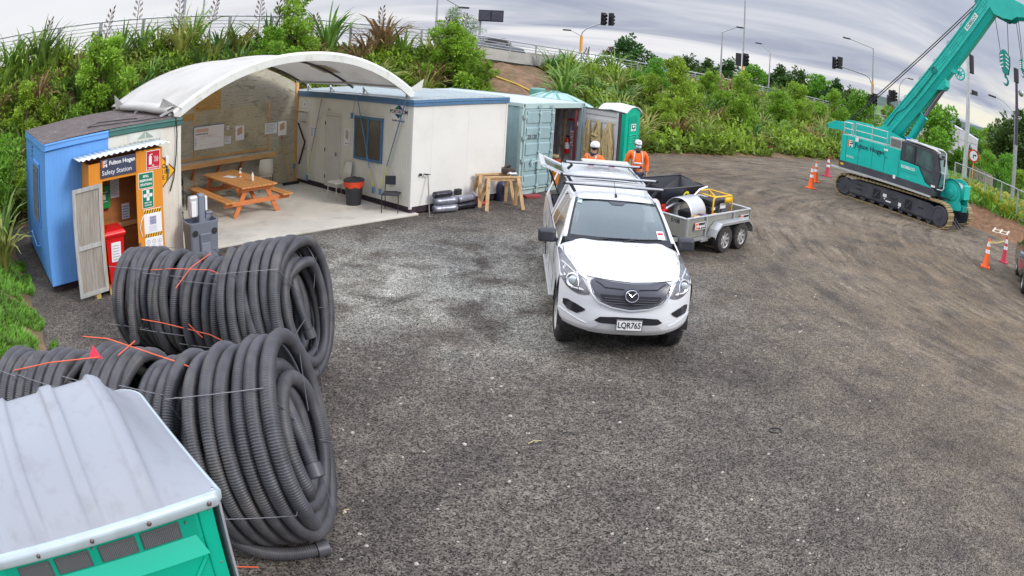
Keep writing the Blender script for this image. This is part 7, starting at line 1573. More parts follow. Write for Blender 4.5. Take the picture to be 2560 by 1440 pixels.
for x0, x1, hwb, hwt, z0, z1 in ((-2.42, -4.22, .93, .66, 1.26, 1.925),):
    for s_ in (-1, 1):
        g = MB(); Y0, Y1 = s_*hwb, s_*hwt
        def cc(x, f, o=0): return (x, Y0+(Y1-Y0)*f + s_*o, z0+(z1-z0)*f)
        if s_ > 0: g._a([cc(x0,0),cc(x0,1),cc(x1,1),cc(x1,0)], [(0,1,2,3)]); g.build('canopy_side', CARW, t, thick=.02); g = MB(); g._a([cc(x0-.2,.18,.014),cc(x0-.2,.82,.014),cc(x1+.25,.82,.014),cc(x1+.25,.18,.014)], [(0,1,2,3)]); g.build('canopy_window', SDG, t)
        else:
            for a,b,c_,d_ in ((x0,x0-.12,0,1),(x1+.2,x1,0,1),(x0-.12,x1+.2,0,.13),(x0-.12,x1+.2,.9,1)): g._a([cc(a,c_),cc(a,d_),cc(b,d_),cc(b,c_)], [(0,1,2,3)])
            g.build('canopy_side', CARW, t, thick=.02)
            g = MB(); g.box(x1+.1, x0-.05, -.85, -.45, .95, 1.30); g.build('tray_load', mat('load_dark',(.03,.03,.035),.8,var=.3), t, bevel=.03)
            # raised side hatch
            hx0, hx1 = x0-.14, x1+.45; H0 = Vector((0,-.665,1.90)); H1 = Vector((0,-1.16,2.10)); nn = Vector((0,.37,.93))
            g = MB()
            def hp(x, f, o): p = H0.lerp(H1, f) + nn*o; return (x, p.y, p.z)
            for (xa,xb,fa,fb) in ((hx0,hx1,0,.14),(hx0,hx1,.86,1),(hx0,hx0-.10,.14,.86),(hx1+.12,hx1,.14,.86)):
                g._a([hp(xa,fa,0),hp(xb,fa,0),hp(xb,fb,0),hp(xa,fb,0),hp(xa,fa,.045),hp(xb,fa,.045),hp(xb,fb,.045),hp(xa,fb,.045)], [(3,2,1,0),(4,5,6,7),(0,1,5,4),(1,2,6,5),(2,3,7,6),(3,0,4,7)])
            hh = g.build('side_hatch', CARW, t, bevel=.008)
            g = MB(); g._a([hp(hx0-.1,.14,.02),hp(hx1+.12,.14,.02),hp(hx1+.12,.86,.02),hp(hx0-.1,.86,.02)], [(0,1,2,3)]); g.build('hatch_glass', SDG, hh, thick=.006)
            for xx in (hx0-.15, hx1+.15): g = MB(); g.tube([(xx,-.80,1.55),(xx+.02,-1.0,2.0)], .010, 5); g.build('gas_strut', CARB, hh)
    roof('canopy_roof', x0+.02, x1, .66, .64, 1.925, 1.93, .05, .05, CARW, ribs_=.008)
    g = MB(); g._a([(x0,-hwb,z0),(x0,hwb,z0),(x0+.02,.66,z1-.0),(x0+.02,-.66,z1-.0)], [(0,1,2,3)]); g.build('canopy_front', CARW, t, thick=.01)
    g = MB(); g._a([(x1,-hwb,z0-.8),(x1,hwb,z0-.8),(x1,.64,z1),(x1,-.64,z1)], [(0,1,2,3)]); g.build('tailgate', CARW, t, thick=.02)
g = MB(); g.tube([(-2.62,-.09,1.975),(-2.60,-.09,2.035),(-2.60,.09,2.035),(-2.62,.09,1.975)], .018, 8); g.build('canopy_handle', CARW, t, smooth=True)  # white arched handle at the front of the canopy roof, no lamp
g = MB(); g.grid([[(-2.45,u*.60,1.955+.03*(1-u*u)) for u in (-1,-.5,0,.5,1)],[(-2.50,u*.58,1.99+.03*(1-u*u)) for u in (-1,-.5,0,.5,1)],[(-2.62,u*.55,1.985+.03*(1-u*u)) for u in (-1,-.5,0,.5,1)]]); g.build('canopy_lip', CARW, t, smooth=2)
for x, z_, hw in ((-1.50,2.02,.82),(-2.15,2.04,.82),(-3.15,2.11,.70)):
    g = MB(); g.bar((x,-hw,z_-.022),(x,hw,z_-.022),.05,.018); g.build('bar_shade_strip', CARB, t); g = MB(); g.bar((x,-hw,z_),(x,hw,z_),.055,.026); rb = g.build('roof_bar', mat('bar_alu', (.66,.67,.68), .3, .7, var=.03), t, bevel=.008)  # black strip beneath each bar paints the shadow line under it
    for s_ in (-1, 1): g = MB(); g.box(x-.03,x+.03,s_*(hw)-.02,s_*(hw)+.02,z_-.025,z_+.02); g.build('bar_cap', CARB, rb); g = MB(); g.tube([(x,s_*(hw-.10),z_-.02),(x,s_*(hw-.13),z_-.06),(x-.02,s_*(.64),z_-.14)], .028, 6); g.build('bar_foot', CARB, rb, smooth=True)
g = MB()
for y_ in (-.22,.16): g.box(-3.2,-3.08,y_-.05,y_+.05,2.03,2.075)
pieces(g, 'bar_clamp', mat('clamp',(.5,.42,.46),.4,.4), t)
g = MB(); g.box(-3.62,-3.25,-.36,.52,2.09,2.12); tag(g.build('board', mat('board_grey', (.50,.50,.42), .7), None, bevel=.005), 'grey green board lying on the rear roof bar of the pickup', 'board').matrix_world = Matrix.Translation((1.568,10.024,0)) @ Matrix.Rotation(-1.554,4,'Z')
g = MB(); g.box(-4.2,.45,-.85,.85,.30,.55); g.build('underbody', CARB, t)
def wheel(parent, x, y, R, w_, side, steer=0, rimm=RIMW, tread=True, nm='wheel', nsp=6):
    e = bpy.data.objects.new(nm, None); COL.objects.link(e); e.parent = parent; e.location = (x, y, R); e.rotation_euler = (0, 0, steer)
    g = MB(); g.lathe((0,-w_/2,0),(0,1,0),[(R*.62,.0),(R*.70,-.005),(R*.93,.012),(R*.985,.035),(R,.06),(R,w_-.06),(R*.985,w_-.035),(R*.93,w_-.012),(R*.70,w_+.005),(R*.62,w_)],48); g.build('tyre', TYRE, e, smooth=True)
    if tread:
        g = MB()
        for k in range(40):
            a = 2*pi*k/40
            for yy, sk in ((-w_*.30,.03),(-w_*.08,-.03),(w_*.14,.03),(w_*.34,-.03)): 
                c_, s__ = cos(a), sin(a); c2, s2 = cos(a+sk+.07), sin(a+sk+.07); R1 = R+.006
                g._a([(R1*c_,yy-w_*.085,R1*s__),(R1*c_,yy+w_*.085,R1*s__),(R1*c2,yy+w_*.085,R1*s2),(R1*c2,yy-w_*.085,R1*s2)], [(0,1,2,3)])
        g.build('tread', TYRE, e, fix=False, thick=.008)
    g = MB(); o_ = side*(w_/2-.03); g.lathe((0,o_-side*.10,0),(0,side,0),[(R*.64,.11),(R*.66,.12),(R*.60,.11),(R*.57,.03),(R*.50,.0),(0,.0)],32); rm = g.build('rim', rimm, e, smooth=True)
    g = MB()
    for k in range(nsp): a = 2*pi*k/nsp; g.bar((R*.12*cos(a), o_-side*.03, R*.12*sin(a)), (R*.60*cos(a), o_-side*.015, R*.60*sin(a)), .07*R/.38, .03, up=(0,1,0))
    g.lathe((0,o_-side*.05,0),(0,side,0),[(0,.05),(R*.17,.05),(R*.2,.03),(R*.2,0)],20); g.build('spokes', rimm, rm, bevel=.004)
    return e
for x in (0.0, -3.18):
    for s_ in (-1, 1): wheel(t, x, s_*.80, .385, .265, s_, steer=.05 if x == 0 else 0, rimm=RIMS)

# ================================================================== TRAILER
TS = mat('trailer_steel', (.30,.30,.27), .5, .35, var=.10, vs=3, stain=(.18,.16,.13), ss=2, sa=.5); TSG = mat('trailer_galv', (.50,.51,.52), .4, .6, var=.12, vs=4); DKB = mat('deck_brown', (.13,.085,.065), .8, var=.2)
fc = (3.572, 14.735, 0.86); rc = (5.611, 16.561, 0.86)
ta = atan2(rc[1]-fc[1], rc[0]-fc[0]); TL = hypot(rc[0]-fc[0], rc[1]-fc[1]); TWd = 1.55
t = thing('trailer', 'tandem axle cage-less steel trailer full of tools behind the pickup, number 0108', 'trailer', (fc[0], fc[1], 0), ta); TRL = t
g = MB(); g.box(0, TL, 0, .035, .43, .84); g.box(0, TL, TWd-.035, TWd, .43, .84); g.box(0, .035, .035, TWd-.035, .43, .84); g.build('side_panel', TS, t)
g = MB(); g.box(TL-.02, TL+.03, -.02, TWd+.02, .36, .84); g.box(TL+.03, TL+.06, .02, .07, .36, .85); g.box(TL+.03, TL+.06, TWd-.07, TWd-.02, .36, .85); g.build('tailgate', TS, t, bevel=.006)
g = MB(); g.cyl((0,0,.86),(TL,0,.86),.024,8); g.cyl((0,TWd,.86),(TL,TWd,.86),.024,8); g.cyl((0,0,.86),(0,TWd,.86),.024,8); g.cyl((TL,0,.86),(TL,TWd,.86),.024,8); g.build('top_rail', TSG, t, smooth=True)
g = MB(); g.box(.035, TL-.02, .035, TWd-.035, .43, .45); g.build('deck', DKB, t)
g = MB(); g.box(-.05,TL,-.03,.05,.34,.42); g.box(-.05,TL,TWd-.05,TWd+.03,.34,.42); g.bar((0,.15,.38),(-1.15,TWd/2,.40),.08,.08); g.bar((0,TWd-.15,.38),(-1.15,TWd/2,.40),.08,.08); g.build('chassis', TSG, t)
g = MB(); g.box(-1.28,-1.1,TWd/2-.05,TWd/2+.05,.38,.50); g.build('coupling', CARB, t, bevel=.015); g = MB(); g.cyl((-.9,TWd/2,.12),(-.9,TWd/2,.75),.03,8); g.build('jockey_stand', TSG, t)
for x in (.0,.72,1.9): g = MB(); g.box(x,x+.04,-.045,0,.36,.85); g.build('stanchion', TSG, t)
wx = 1.331; wx2 = wx + .73; WR = .315
for x in (wx, wx2):
    for s_, y_ in ((-1,-.14),(1,TWd+.14)): wheel(t, x, y_, WR, .19, s_, rimm=RIMW, tread=False, nsp=8)
g = MB(); prof_ = [(wx-.50,.42),(wx-.42,.58),(wx-.24,.705),(wx2+.24,.705),(wx2+.42,.58),(wx2+.50,.36)]
for y0, y1 in ((-.26,-.02),(TWd+.02,TWd+.26)): g.grid([[(x, y0, z_-.05) for x, z_ in prof_], [(x, y0, z_) for x, z_ in prof_], [(x, y1, z_) for x, z_ in prof_]])
g.build('mudguard', TSG, t, thick=.006)
g = MB(); g.box(wx-.75,wx-.48,-.05,-.0,.30,.36); g.box(wx2+.5,wx2+.8,-.05,0,.30,.36); pieces(g, 'tie_rail', TSG, t)
for x0 in (.28, TL-.52):
    g = MB(); g.box(x0,x0+.40,-.053,-.046,.60,.76); sg = g.build('hire_sign', WHS, t, bevel=.002); g = MB(); g.box(x0+.012,x0+.13,-.055,-.0532,.612,.748); g.build('sign_orange', mat('hire_orange', (.72,.13,.03), .5), sg); g = MB(); g.box(x0+.13,x0+.388,-.055,-.0532,.612,.748); g.build('sign_black', INKK, sg)
    text('Hirepool', .105, WHS, sg, (x0+.2,-.0565,.675), FR, ext=.0006, bold=.003, sx=.88, font_shear=.2)
text('0108', .12, INKK, t, (-.002, .30, .76), LS, ext=.001, bold=.003)
t['label'] = 'galvanised tandem axle trailer loaded with tools, standing behind the pickup, number 0108'
MT = Matrix.Translation((fc[0], fc[1], 0)) @ Matrix.Rotation(ta, 4, 'Z')
def load(name, label, cat, x, y, z=.45, rz=0): o = thing(name, label, cat); o.matrix_world = MT @ Matrix.Translation((x, y, z)) @ Matrix.Rotation(rz, 4, 'Z'); return o
# corrugated steel ring
t = load('steel_ring', 'short round band of shiny corrugated galvanised steel lying in the trailer', 'steel pipe', .80, .62, .82, pi/2+.12)
RSH = mat('ring_steel', (.74,.75,.78), .38, .75, var=.05, stretch=(1,1,1))
rows = []; n_ = 26
for k in range(n_+1): y_ = -.36+.72*k/n_; rows.append([(.35*cos(a)*(1+.012*(k%2)), y_, .35*sin(a)*(1+.012*(k%2))) for a in [2*pi*j/40 for j in range(40)]])
g = MB(); g.grid(rows, closed=True); g.build('ring', RSH, t, smooth=2, thick=.006)
g = MB()
for k in range(6): g.box(-.12,.10,-.3+.1*k,-.292+.1*k,.353,.3555)
g.build('ring_marks', INKG, t)
# wheelbarrow
t = load('wheelbarrow', 'black tray wheelbarrow with white handles tipped on the back of the trailer', 'wheelbarrow', 1.0, 1.22, .93, -.12); t.scale = (1.16,1.16,1.16)
BTR = mat('tray_black', (.02,.022,.032), .35, var=.1); g = MB()
T0 = [(-.62,-.30,.30),(.62,-.34,.34),(.62,.36,.42),(-.62,.32,.40)]; T1 = [(-.42,-.20,-.02),(.38,-.22,.0),(.38,.2,.0),(-.42,.2,-.02)]
g._a(T0+T1, [(4,5,6,7),(0,1,5,4),(1,2,6,5),(2,3,7,6),(3,0,4,7)]); g.build('tray', BTR, t, thick=.01, bevel=.02)
g = MB(); g.tube([(-.62,-.30,.31),(.62,-.34,.35),(.62,.36,.43),(-.62,.32,.41)], .016, 6, closed=True); g.build('rim', BTR, t)
g = MB(); g.lathe((.14,-.288,.17),(0,-1,-.35),[(0,0),(.085,0),(.085,.004),(0,.004)],20); g.build('round_sticker', mat('sticker_yellow', (.85,.80,.05), .5), t); g = MB(); g.box(.11,.17,-.305,-.296,.14,.20); g.build('sticker_mark', INKK, t)
g = MB(); g.tube([(-.55,-.42,-.04),(-.35,-.44,.05),(.05,-.44,.06),(.40,-.42,.30),(.65,-.40,.34)], .019, 7); g.tube([(-.95,.0,.12),(-.75,-.1,.10),(-.55,.30,.05),(.3,.32,.02)], .019, 7); g.tube([(-.85,.15,.45),(-.86,.1,.1),(-.86,.1,-.2)], .02, 7); g.build('handle', WHT, t, smooth=True)
# generator
t = load('generator', 'portable generator in a yellow tubular frame on the trailer', 'generator', 1.80, .58, .46, -.05)
YF = mat('frame_yellow', (.85,.50,.02), .4, var=.06); gx, gy, gz = .38, .34, .72
g = MB()
for s_ in (-1, 1): g.tube([(-gx,s_*gy,0),(-gx,s_*gy,gz-.05),(-gx+.05,s_*gy,gz),(gx-.05,s_*gy,gz),(gx,s_*gy,gz-.05),(gx,s_*gy,0)], .020, 7)
for x in (-gx+.03, gx-.03): g.tube([(x,-gy,gz),(x,gy,gz)], .020, 7)
g.tube([(-gx+.05,-gy,gz),(0,0,gz+.0),(gx-.05,gy,gz)], .016, 6); g.tube([(-gx,-gy,.1),(gx,-gy,.1)], .016, 6); g.tube([(-gx,gy,.1),(gx,gy,.1)], .016, 6); g.box(gx-.30, gx-.02, -gy-.012, -gy+.0, gz-.17, gz-.03); g.build('tube_frame', YF, t, smooth=2)
g = MB(); g.box(-.30,.02,-.22,.22,.12,.46); g.box(-.28,.30,-.20,.20,.46,.60); g.build('fuel_tank', BLKP, t, bevel=.03); g = MB(); g.box(.02,.30,-.23,.20,.12,.42); g.cyl((.16,-.24,.27),(.16,-.29,.27),.10,16); g.build('engine', mat('engine_grey', (.10,.10,.11), .5, .3, var=.3, vs=12), t, bevel=.02)
g = MB(); g.box(.05,.27,-.245,-.231,.40,.52); g.box(-.26,-.14,-.235,-.221,.38,.44); pieces(g, 'badge_plate', WHS, t); g = MB(); g.tube([(.2,-.3,.05),(.25,-.32,.2),(.28,-.28,.3)], .025, 8); g.build('pull_cord', CH, t)
for nm, lab, cat, x, y, z_, fn in (
 ('fuel_can', 'red plastic fuel can in the front corner of the trailer', 'fuel can', .34, .90, .45, lambda g, t_: (g.box(-.13,.13,-.09,.09,0,.42), g.build('body', REDB, t_, bevel=.03), (lambda h: (h.tube([(-.08,0,.42),(-.08,0,.50),(.08,0,.50),(.08,0,.42)], .018, 6), h.build('handle', REDB, t_, smooth=True)))(MB()))),
 ('rag_bundle', 'pinkish white bundle hanging over the front rail of the trailer', 'bundle', .10, .98, .62, lambda g, t_: (g.ball((0,0,.22), .20, 14, 10, (.8,.75,1.25)), g.build('cloth', mat('cloth_pink', (.62,.53,.55), .9, var=.08, bump=.6, bs=14), t_, smooth=True))),
 ('brown_crate', 'stacked brown battens beside the fuel can in the trailer', 'battens', .62, 1.12, .46, lambda g, t_: ([g.box(-.16,.16,-.2,.2,.05*k,.05*k+.03) for k in range(9)], g.build('battens', mat('batten', (.22,.17,.10), .8, var=.2), t_))),
 ('black_bag', 'dark grey tool bag between the steel ring and the generator', 'bag', 1.32, .85, .46, lambda g, t_: (g.box(-.28,.26,-.22,.22,0,.30), g.build('body', mat('bag_grey', (.045,.05,.06), .6, var=.2), t_, bevel=.06))),
 ('compactor_tool', 'orange yellow power tool lying by the near rail of the trailer', 'power tool', .92, .17, .46, lambda g, t_: (g.box(-.25,.2,-.1,.1,.20,.34), g.box(-.42,-.20,-.06,.06,.24,.38), g.build('body', YF, t_, bevel=.03), (lambda h: (h.cyl((.2,0,.27),(.34,0,.27),.07,12), h.box(-.1,.05,-.08,.08,.34,.40), h.build('motor', mat('tool_violet',(.16,.12,.22),.4), t_)))(MB()))),
 ('second_tool', 'small orange tool with a silver head beside the generator', 'power tool', 1.45, .15, .46, lambda g, t_: (g.box(-.2,.06,-.09,.09,.24,.36), g.build('body', YF, t_, bevel=.03), (lambda h: (h.cyl((.06,0,.30),(.24,0,.28),.06,12), h.build('head', CH, t_)))(MB()))),
 ('hose_reel', 'red rimmed reel standing by the near rail at the back of the trailer', 'reel', 2.05, .2, .46, lambda g, t_: (g.tube([(.15*cos(a),0,.18+.15*sin(a)) for a in [2*pi*k/20 for k in range(20)]], .028, 6, closed=True), g.build('rim', mat('reel_red',(.60,.03,.02),.5), t_, smooth=True), (lambda h: (h.cyl((0,-.03,.18),(0,.03,.18),.09,14), h.build('hub', PAPER, t_)))(MB()))),
 ('helmet_orange', 'orange and white bundle on top of the wheelbarrow', 'bundle', 1.95, 1.36, 1.15, lambda g, t_: (g.box(-.12,.12,-.1,.1,0,.16), g.build('cloth', CONE, t_, bevel=.04), (lambda h: (h.box(-.2,-.05,-.12,.12,-.06,.04), h.build('lining', PAPER, t_, bevel=.02)))(MB())))):
    o_ = load(nm, lab, cat, x, y, z_, .15); fn(MB(), o_)

# ================================================================== DARK CAR cut by the right edge
CX_, CY_ = (14.433, 14.461); vx, vy = (1.167, 1.581)
hh_ = atan2(-vy, -vx); t = thing('car', 'dark green car cut by the right edge of the picture', 'car', (CX_ - .86*sin(hh_), CY_ + .86*cos(hh_), 0), 0)
t.rotation_euler = (0,0,atan2(-vy, -vx)) # facing out of the picture towards the camera
CDG = mat('car_green', (.035,.055,.05), .2, .2, var=.05, coat=.6)
def car_body(t_, L_=4.3, hw=.86):
    top = [(.75,.55),(.78,.70),(.62,.80),(.2,.90),(-.15,.95),(-.85,1.36),(-1.7,1.42),(-2.5,1.36),(-3.1,1.02),(-3.5,.95),(-3.55,.45)]
    rows = []
    for x, z_ in top:
        up_ = z_ > 1.0; w_ = hw*(.80 if up_ else 1.0)
        rows.append([(x-.12*abs(u)**3*(1 if x > .3 else 0), w_*u, z_ - .04*u**4) for u in [i/6-1 for i in range(13)]])
    g = MB(); g.grid(rows); g.build('body', CDG, t_, smooth=2)
    for s_ in (-1, 1):
        g = MB(); rows = []
        for x, z_ in top:
            zb_ = .28
            for cx_ in (0, -2.55):
                if abs(x-cx_) < .36: zb_ = .60
            w_ = hw*(.80 if z_ > 1.0 else 1.0); rows.append([(x-.12*(x > .3), s_*hw, zb_), (x-.12*(x > .3), s_*(hw+.02), .6), (x-.12*(x > .3), s_*hw, min(z_-.04,.92)), (x, s_*w_, z_-.04)])
        g.grid(rows); g.build('side_panel', CDG, t_, smooth=2)
        g = MB(); g._a([(-.35,s_*(hw*.97),.96),(-.95,s_*(hw*.83),1.31),(-2.3,s_*(hw*.83),1.31),(-2.75,s_*(hw*.97),.96)], [(0,1,2,3)]); g.build('side_window', SDG, t_)
        g = MB(); g.box(-.52,-.36,s_*.96-.10,s_*.96+.10,.92,1.08); g.build('mirror', mat('mirror_bluegrey',(.20,.25,.30),.3,.3), t_, bevel=.04)
        g = MB(); g.tube([(-.30,s_*(hw*.97+.01),.94),(-.93,s_*(hw*.83+.02),1.33)], .02, 6); g.build('pillar_trim', CHRM, t_)
        for x in (0, -2.55): wheel(t_, x, s_*(hw-.10), .31, .2, s_, tread=False, rimm=RIMW)
    g = MB(); g._a([(-.18,-hw*.85,.965),(-.18,hw*.85,.965),(-.86,hw*.72,1.37),(-.86,-hw*.72,1.37)], [(0,1,2,3)]); g.build('windscreen', SDG, t_)
    for s_ in (-1, 1): g = MB(); g.ball((.60,s_*.66,.70),.14,12,8,(.7,1,.5)); g.build('headlight', mat('lamp_clear2',(.6,.62,.62),.08,.3), t_, smooth=True)
car_body(t)

# ================================================================== CRAWLER CRANE
KT = mat('crane_teal', (.01,.48,.41), .38, var=.05, vs=1.5, stain=(.0,.37,.32), ss=1.6, sa=.6); KTD = mat('crane_teal_deep', (.0,.24,.21), .4, var=.05); KG = mat('crane_charcoal', (.055,.057,.075), .5, .1, var=.12, vs=2, stain=(.11,.10,.09), ss=2, sa=.5); KL = mat('crane_light_steel', (.55,.56,.54), .45, .4, var=.08); PAD = mat('track_pad', (.30,.23,.12), .7, .2, var=.25, vs=6, stain=(.10,.08,.06), ss=5, sa=.6); PADD = mat('track_dark', (.05,.045,.045), .8, var=.2)
cr_ = thing('crawler_crane', 'teal green crawler crane with a telescopic boom parked at the right of the yard', 'crane', (12.57, 26.30, 0), radians(-57.14))
# --- tracks
def track(y0, w_):
    e = bpy.data.objects.new('track', None); COL.objects.link(e); e.parent = cr_
    # stadium loop: idlers at x=.35 and 5.35
    Rr, Rf = .40, .46; xr, xf = .42, 5.30; pts = []
    for k in range(9): a = pi/2 + pi*k/8; pts.append((xr + Rr*cos(a), Rr + .02 + Rr*sin(a)))
    for k in range(1, 20): x = xr + (xf-xr)*k/20; pts.append((x, .02))
    for k in range(9): a = -pi/2 + pi*k/8; pts.append((xf + Rf*cos(a), Rf + .02 + Rf*sin(a)))
    for k in range(1, 20): x = xf - (xf-xr)*k/20; f = k/20; pts.append((x, 2*Rf + .02 + (2*Rr - 2*Rf)*f + .0 - .05*sin(pi*f)*0))
    P = [Vector((x, 0, z)) for x, z in pts]
    L_ = [0.0]
    for a, b in zip(P, P[1:]+P[:1]): L_.append(L_[-1] + (b-a).length)
    N_ = 66; g = MB(); g2 = MB()
    for k in range(N_):
        s_ = L_[-1]*k/N_; i = max(j for j in range(len(P)) if L_[j] <= s_); f = (s_-L_[i])/(L_[i+1]-L_[i]); a, b = P[i], P[(i+1) % len(P)]; c = a.lerp(b, f); d = (b-a).normalized(); nn = Vector((d.z, 0, -d.x)) # outward
        hl = L_[-1]/N_*.45
        q = [c - d*hl, c + d*hl, c + d*hl + nn*.05, c + d*hl*.2 + nn*.055, c + d*hl*.1 + nn*.085, c - d*hl*.2 + nn*.085, c - d*hl*.3 + nn*.055, c - d*hl + nn*.05]
        g._a([(p.x, y0, p.z) for p in q] + [(p.x, y0+w_, p.z) for p in q], [tuple(range(7,-1,-1)), tuple(range(8,16))] + [(j, (j+1)%8, 8+(j+1)%8, 8+j) for j in range(8)])
    g.build('track_chain', PAD, e)
    g = MB(); g.prism([(.45,.16),(5.15,.14),(5.0,.72),(4.7,.80),(1.0,.80),(.62,.70)], y0+.10, y0+w_-.08); g.build('track_frame', KG, e, bevel=.015)
    if y0 < 1:
        g = MB(); g.prism([(.62,.22),(4.98,.20),(4.90,.66),(4.6,.74),(1.0,.74),(.72,.64)], y0+.055, y0+.099); fr_ = g.build('frame_plate', KG, e, bevel=.01)
        for xa, xb in ((1.92,2.28),(3.55,3.9)): g = MB(); g.box(xa,xb,y0+.045,y0+.056,.30,.66); g.build('frame_recess', CARB, fr_); g = MB(); g.bar((xa+.08,y0+.04,.34),(xb-.06,y0+.04,.60),.03,.05); g.build('recess_bar', KG, fr_)
        for xx, zz, w2, h2 in ((2.52,.52,.18,.12),(2.72,.33,.26,.05),(3.30,.36,.14,.14),(2.52,.40,.05,.05),(3.28,.24,.05,.05)): g = MB(); g.box(xx-w2/2,xx+w2/2,y0+.046,y0+.054,zz-h2/2,zz+h2/2); g.build('decal', WHS, fr_)
        g = MB(); g.tube([(2.75,y0+.05,.62),(2.8,y0+.0,.56),(3.1,y0+.0,.54),(3.16,y0+.05,.60)], .022, 6); g.build('grab_bar', CARB, fr_); g = MB(); g.box(1.05,1.35,y0+.045,y0+.054,.60,.64); g.box(1.05,1.35,y0+.045,y0+.054,.42,.46); g.box(4.2,4.5,y0+.045,y0+.054,.50,.54); pieces(g, 'frame_slot', CARB, fr_)
    for x, R in ((xf, .40), (xr, .34)):
        g = MB(); g.lathe((x, y0+.06, R+.06+(.0)), (0,-1,0), [(R*.98,-.3),(R*.98,0),(R*.85,.015),(R*.8,-.01),(R*.3,-.005),(R*.28,.02),(0,.025)], 28); g.build('idler', KG, e, smooth=True)
    for k in range(9): g = MB(); x = .95 + .48*k; g.lathe((x, y0+.10, .14), (0,1,0), [(0,0),(.11,0),(.11,w_-.2),(0,w_-.2)], 14); g.build('roller', KG, e, smooth=True)
    return e
track(0, .62); track(2.75, .62)
g = MB(); g.box(1.6, 3.9, .6, 2.8, .35, .80); g.lathe((2.7, 1.7, .78),(0,0,1),[(.75,0),(.75,.25),(.7,.27)],28); g.build('car_body', KG, cr_, bevel=.03)
for yy in (1.25, 1.6): g = MB(); g.cyl((4.55,yy,1.05),(5.55,yy,.30),.075,12); g.cyl((5.4,yy,.42),(5.85,yy,.10),.045,10); g.build('blade_ram', KG, cr_, smooth=True)
g = MB(); g.bar((4.0,1.1,.75),(5.3,1.1,.35),.14,.2); g.bar((4.0,2.0,.75),(5.3,2.0,.35),.14,.2); g.build('front_arm', KG, cr_)
# --- upper body
YB = .16; YF_ = 3.1
g = MB(); g.box(0.0, 3.02, YB, .95, 1.36, 2.44); g.build('engine_house', KT, cr_, bevel=.02)
g = MB(); g.box(0.0, 2.6, 2.3, YF_, 1.36, 2.44); g.build('far_house', KT, cr_, bevel=.02)
g = MB(); g.box(-.05, .5, .95, 2.3, 1.2, 2.2); g.build('counterweight', KTD, cr_, bevel=.04)
g = MB(); g.box(-.02, 4.85, YB-.01, YF_, 1.09, 1.36); g.build('lower_skirt', KG, cr_, bevel=.01)
g = MB(); g.prism([(3.02,1.365),(4.72,1.365),(4.35,1.50),(3.95,2.02),(3.35,2.05),(3.02,2.05)], YB, .9); g.build('cab_skirt', KT, cr_, bevel=.01)
g = MB(); g.box(-.32, 4.75, -.10, YB-.012, 1.03, 1.085); g.build('walkway', KL, cr_)
for x in (.28, .92, 1.62, 2.25, 2.98): g = MB(); g.box(x-.006, x+.006, YB-.004, YB+.001, 1.38, 2.42); g.build('panel_seam', DARKM, cr_)
for x0,x1,zz in ((.12,.9,1.40),(1.0,1.6,1.40)): pass
g = MB()
for xx, zz in ((.70,2.02),(.96,1.99),(1.98,1.98),(2.30,1.98),(1.02,2.36)): g.box(xx-.06,xx+.06,YB-.008,YB-.0005,zz-.035,zz+.035)
pieces(g, 'door_latch', KTD, cr_, bevel=.004)
for xx, zz, w2, h2 in ((.80,2.36,.16,.16),(2.30,2.28,.2,.08),(2.82,1.34,.12,.14)): g = MB(); g.box(xx-w2/2,xx+w2/2,YB-.016,YB-.0105,zz-h2/2,zz+h2/2); g.build('decal', WHS, cr_)
text('Fulton Hogan', .26, mat('navy_letters', (.01,.012,.05), .4, var=0), cr_, (.70, YB-.003, 2.13), FR, ext=.003, bold=.006, align='LEFT', sx=1.06)
lg = bpy.data.objects.new('logo_badge', None); COL.objects.link(lg); lg.parent = cr_
fh_mark(lg, .34, YB-.003, 2.14, .27); g = MB(); g.box(.425,.60,YB-.0025,YB-.001,2.005,2.275); g.build('logo_ground', mat('navy_letters', (.01,.012,.05)), lg)
text('TK750G', .115, mat('pale_letters', (.5,.72,.68), .5, var=0), cr_, (.30, YB-.003, 1.60), FR, ext=.002, bold=.003, align='LEFT'); text('KOBELCO', .15, WHS, cr_, (3.12, YB-.003, 1.84), FR, ext=.002, bold=.004, align='LEFT')
g = MB(); g.box(3.08,3.95,YB-.004,YB+.001,1.66,1.672); g.box(3.06,3.95,YB-.004,YB+.001,1.74,1.745); g.build('panel_seam', DARKM, cr_); text('Tier4', .07, mat('pale_letters', (.5,.72,.68)), cr_, (3.4, YB-.003, 1.50), FR, ext=.002, align='LEFT')
g = MB(); g.box(.06,.22,YB-.015,YB-.0105,1.2,1.28); g.build('reflector', YELS, cr_)
# handrails and deck plate
g = MB(); g.box(.05,2.3,.2,.9,2.445,2.47); g.build('deck_plate', KL, cr_)
g = MB()
for pts in ([(.06,.22,2.45),(.06,.22,2.95),(.55,.22,2.95),(.55,.22,2.45)], [(.66,.22,2.45),(.66,.22,3.0),(2.28,.22,3.0),(2.28,.22,2.45)], [(.66,.22,2.72),(2.28,.22,2.72)], [(.06,.22,2.7),(.55,.22,2.7)], [(.06,.22,2.95),(.06,.9,2.95),(.06,.9,2.45)], [(1.5,.22,2.45),(1.5,.22,3.0)]): g.tube(pts, .022, 6)
g.build('handrail', KL, cr_, smooth=True)
g = MB(); g.box(2.42,3.0,.25,.85,2.44,2.86); gr_ = g.build('air_intake', KL, cr_, bevel=.01); g = MB()
for k in range(8): g.box(2.46,2.96,.235,.249,2.50+.04*k,2.515+.04*k)
g.build('grille', DARKM, gr_)
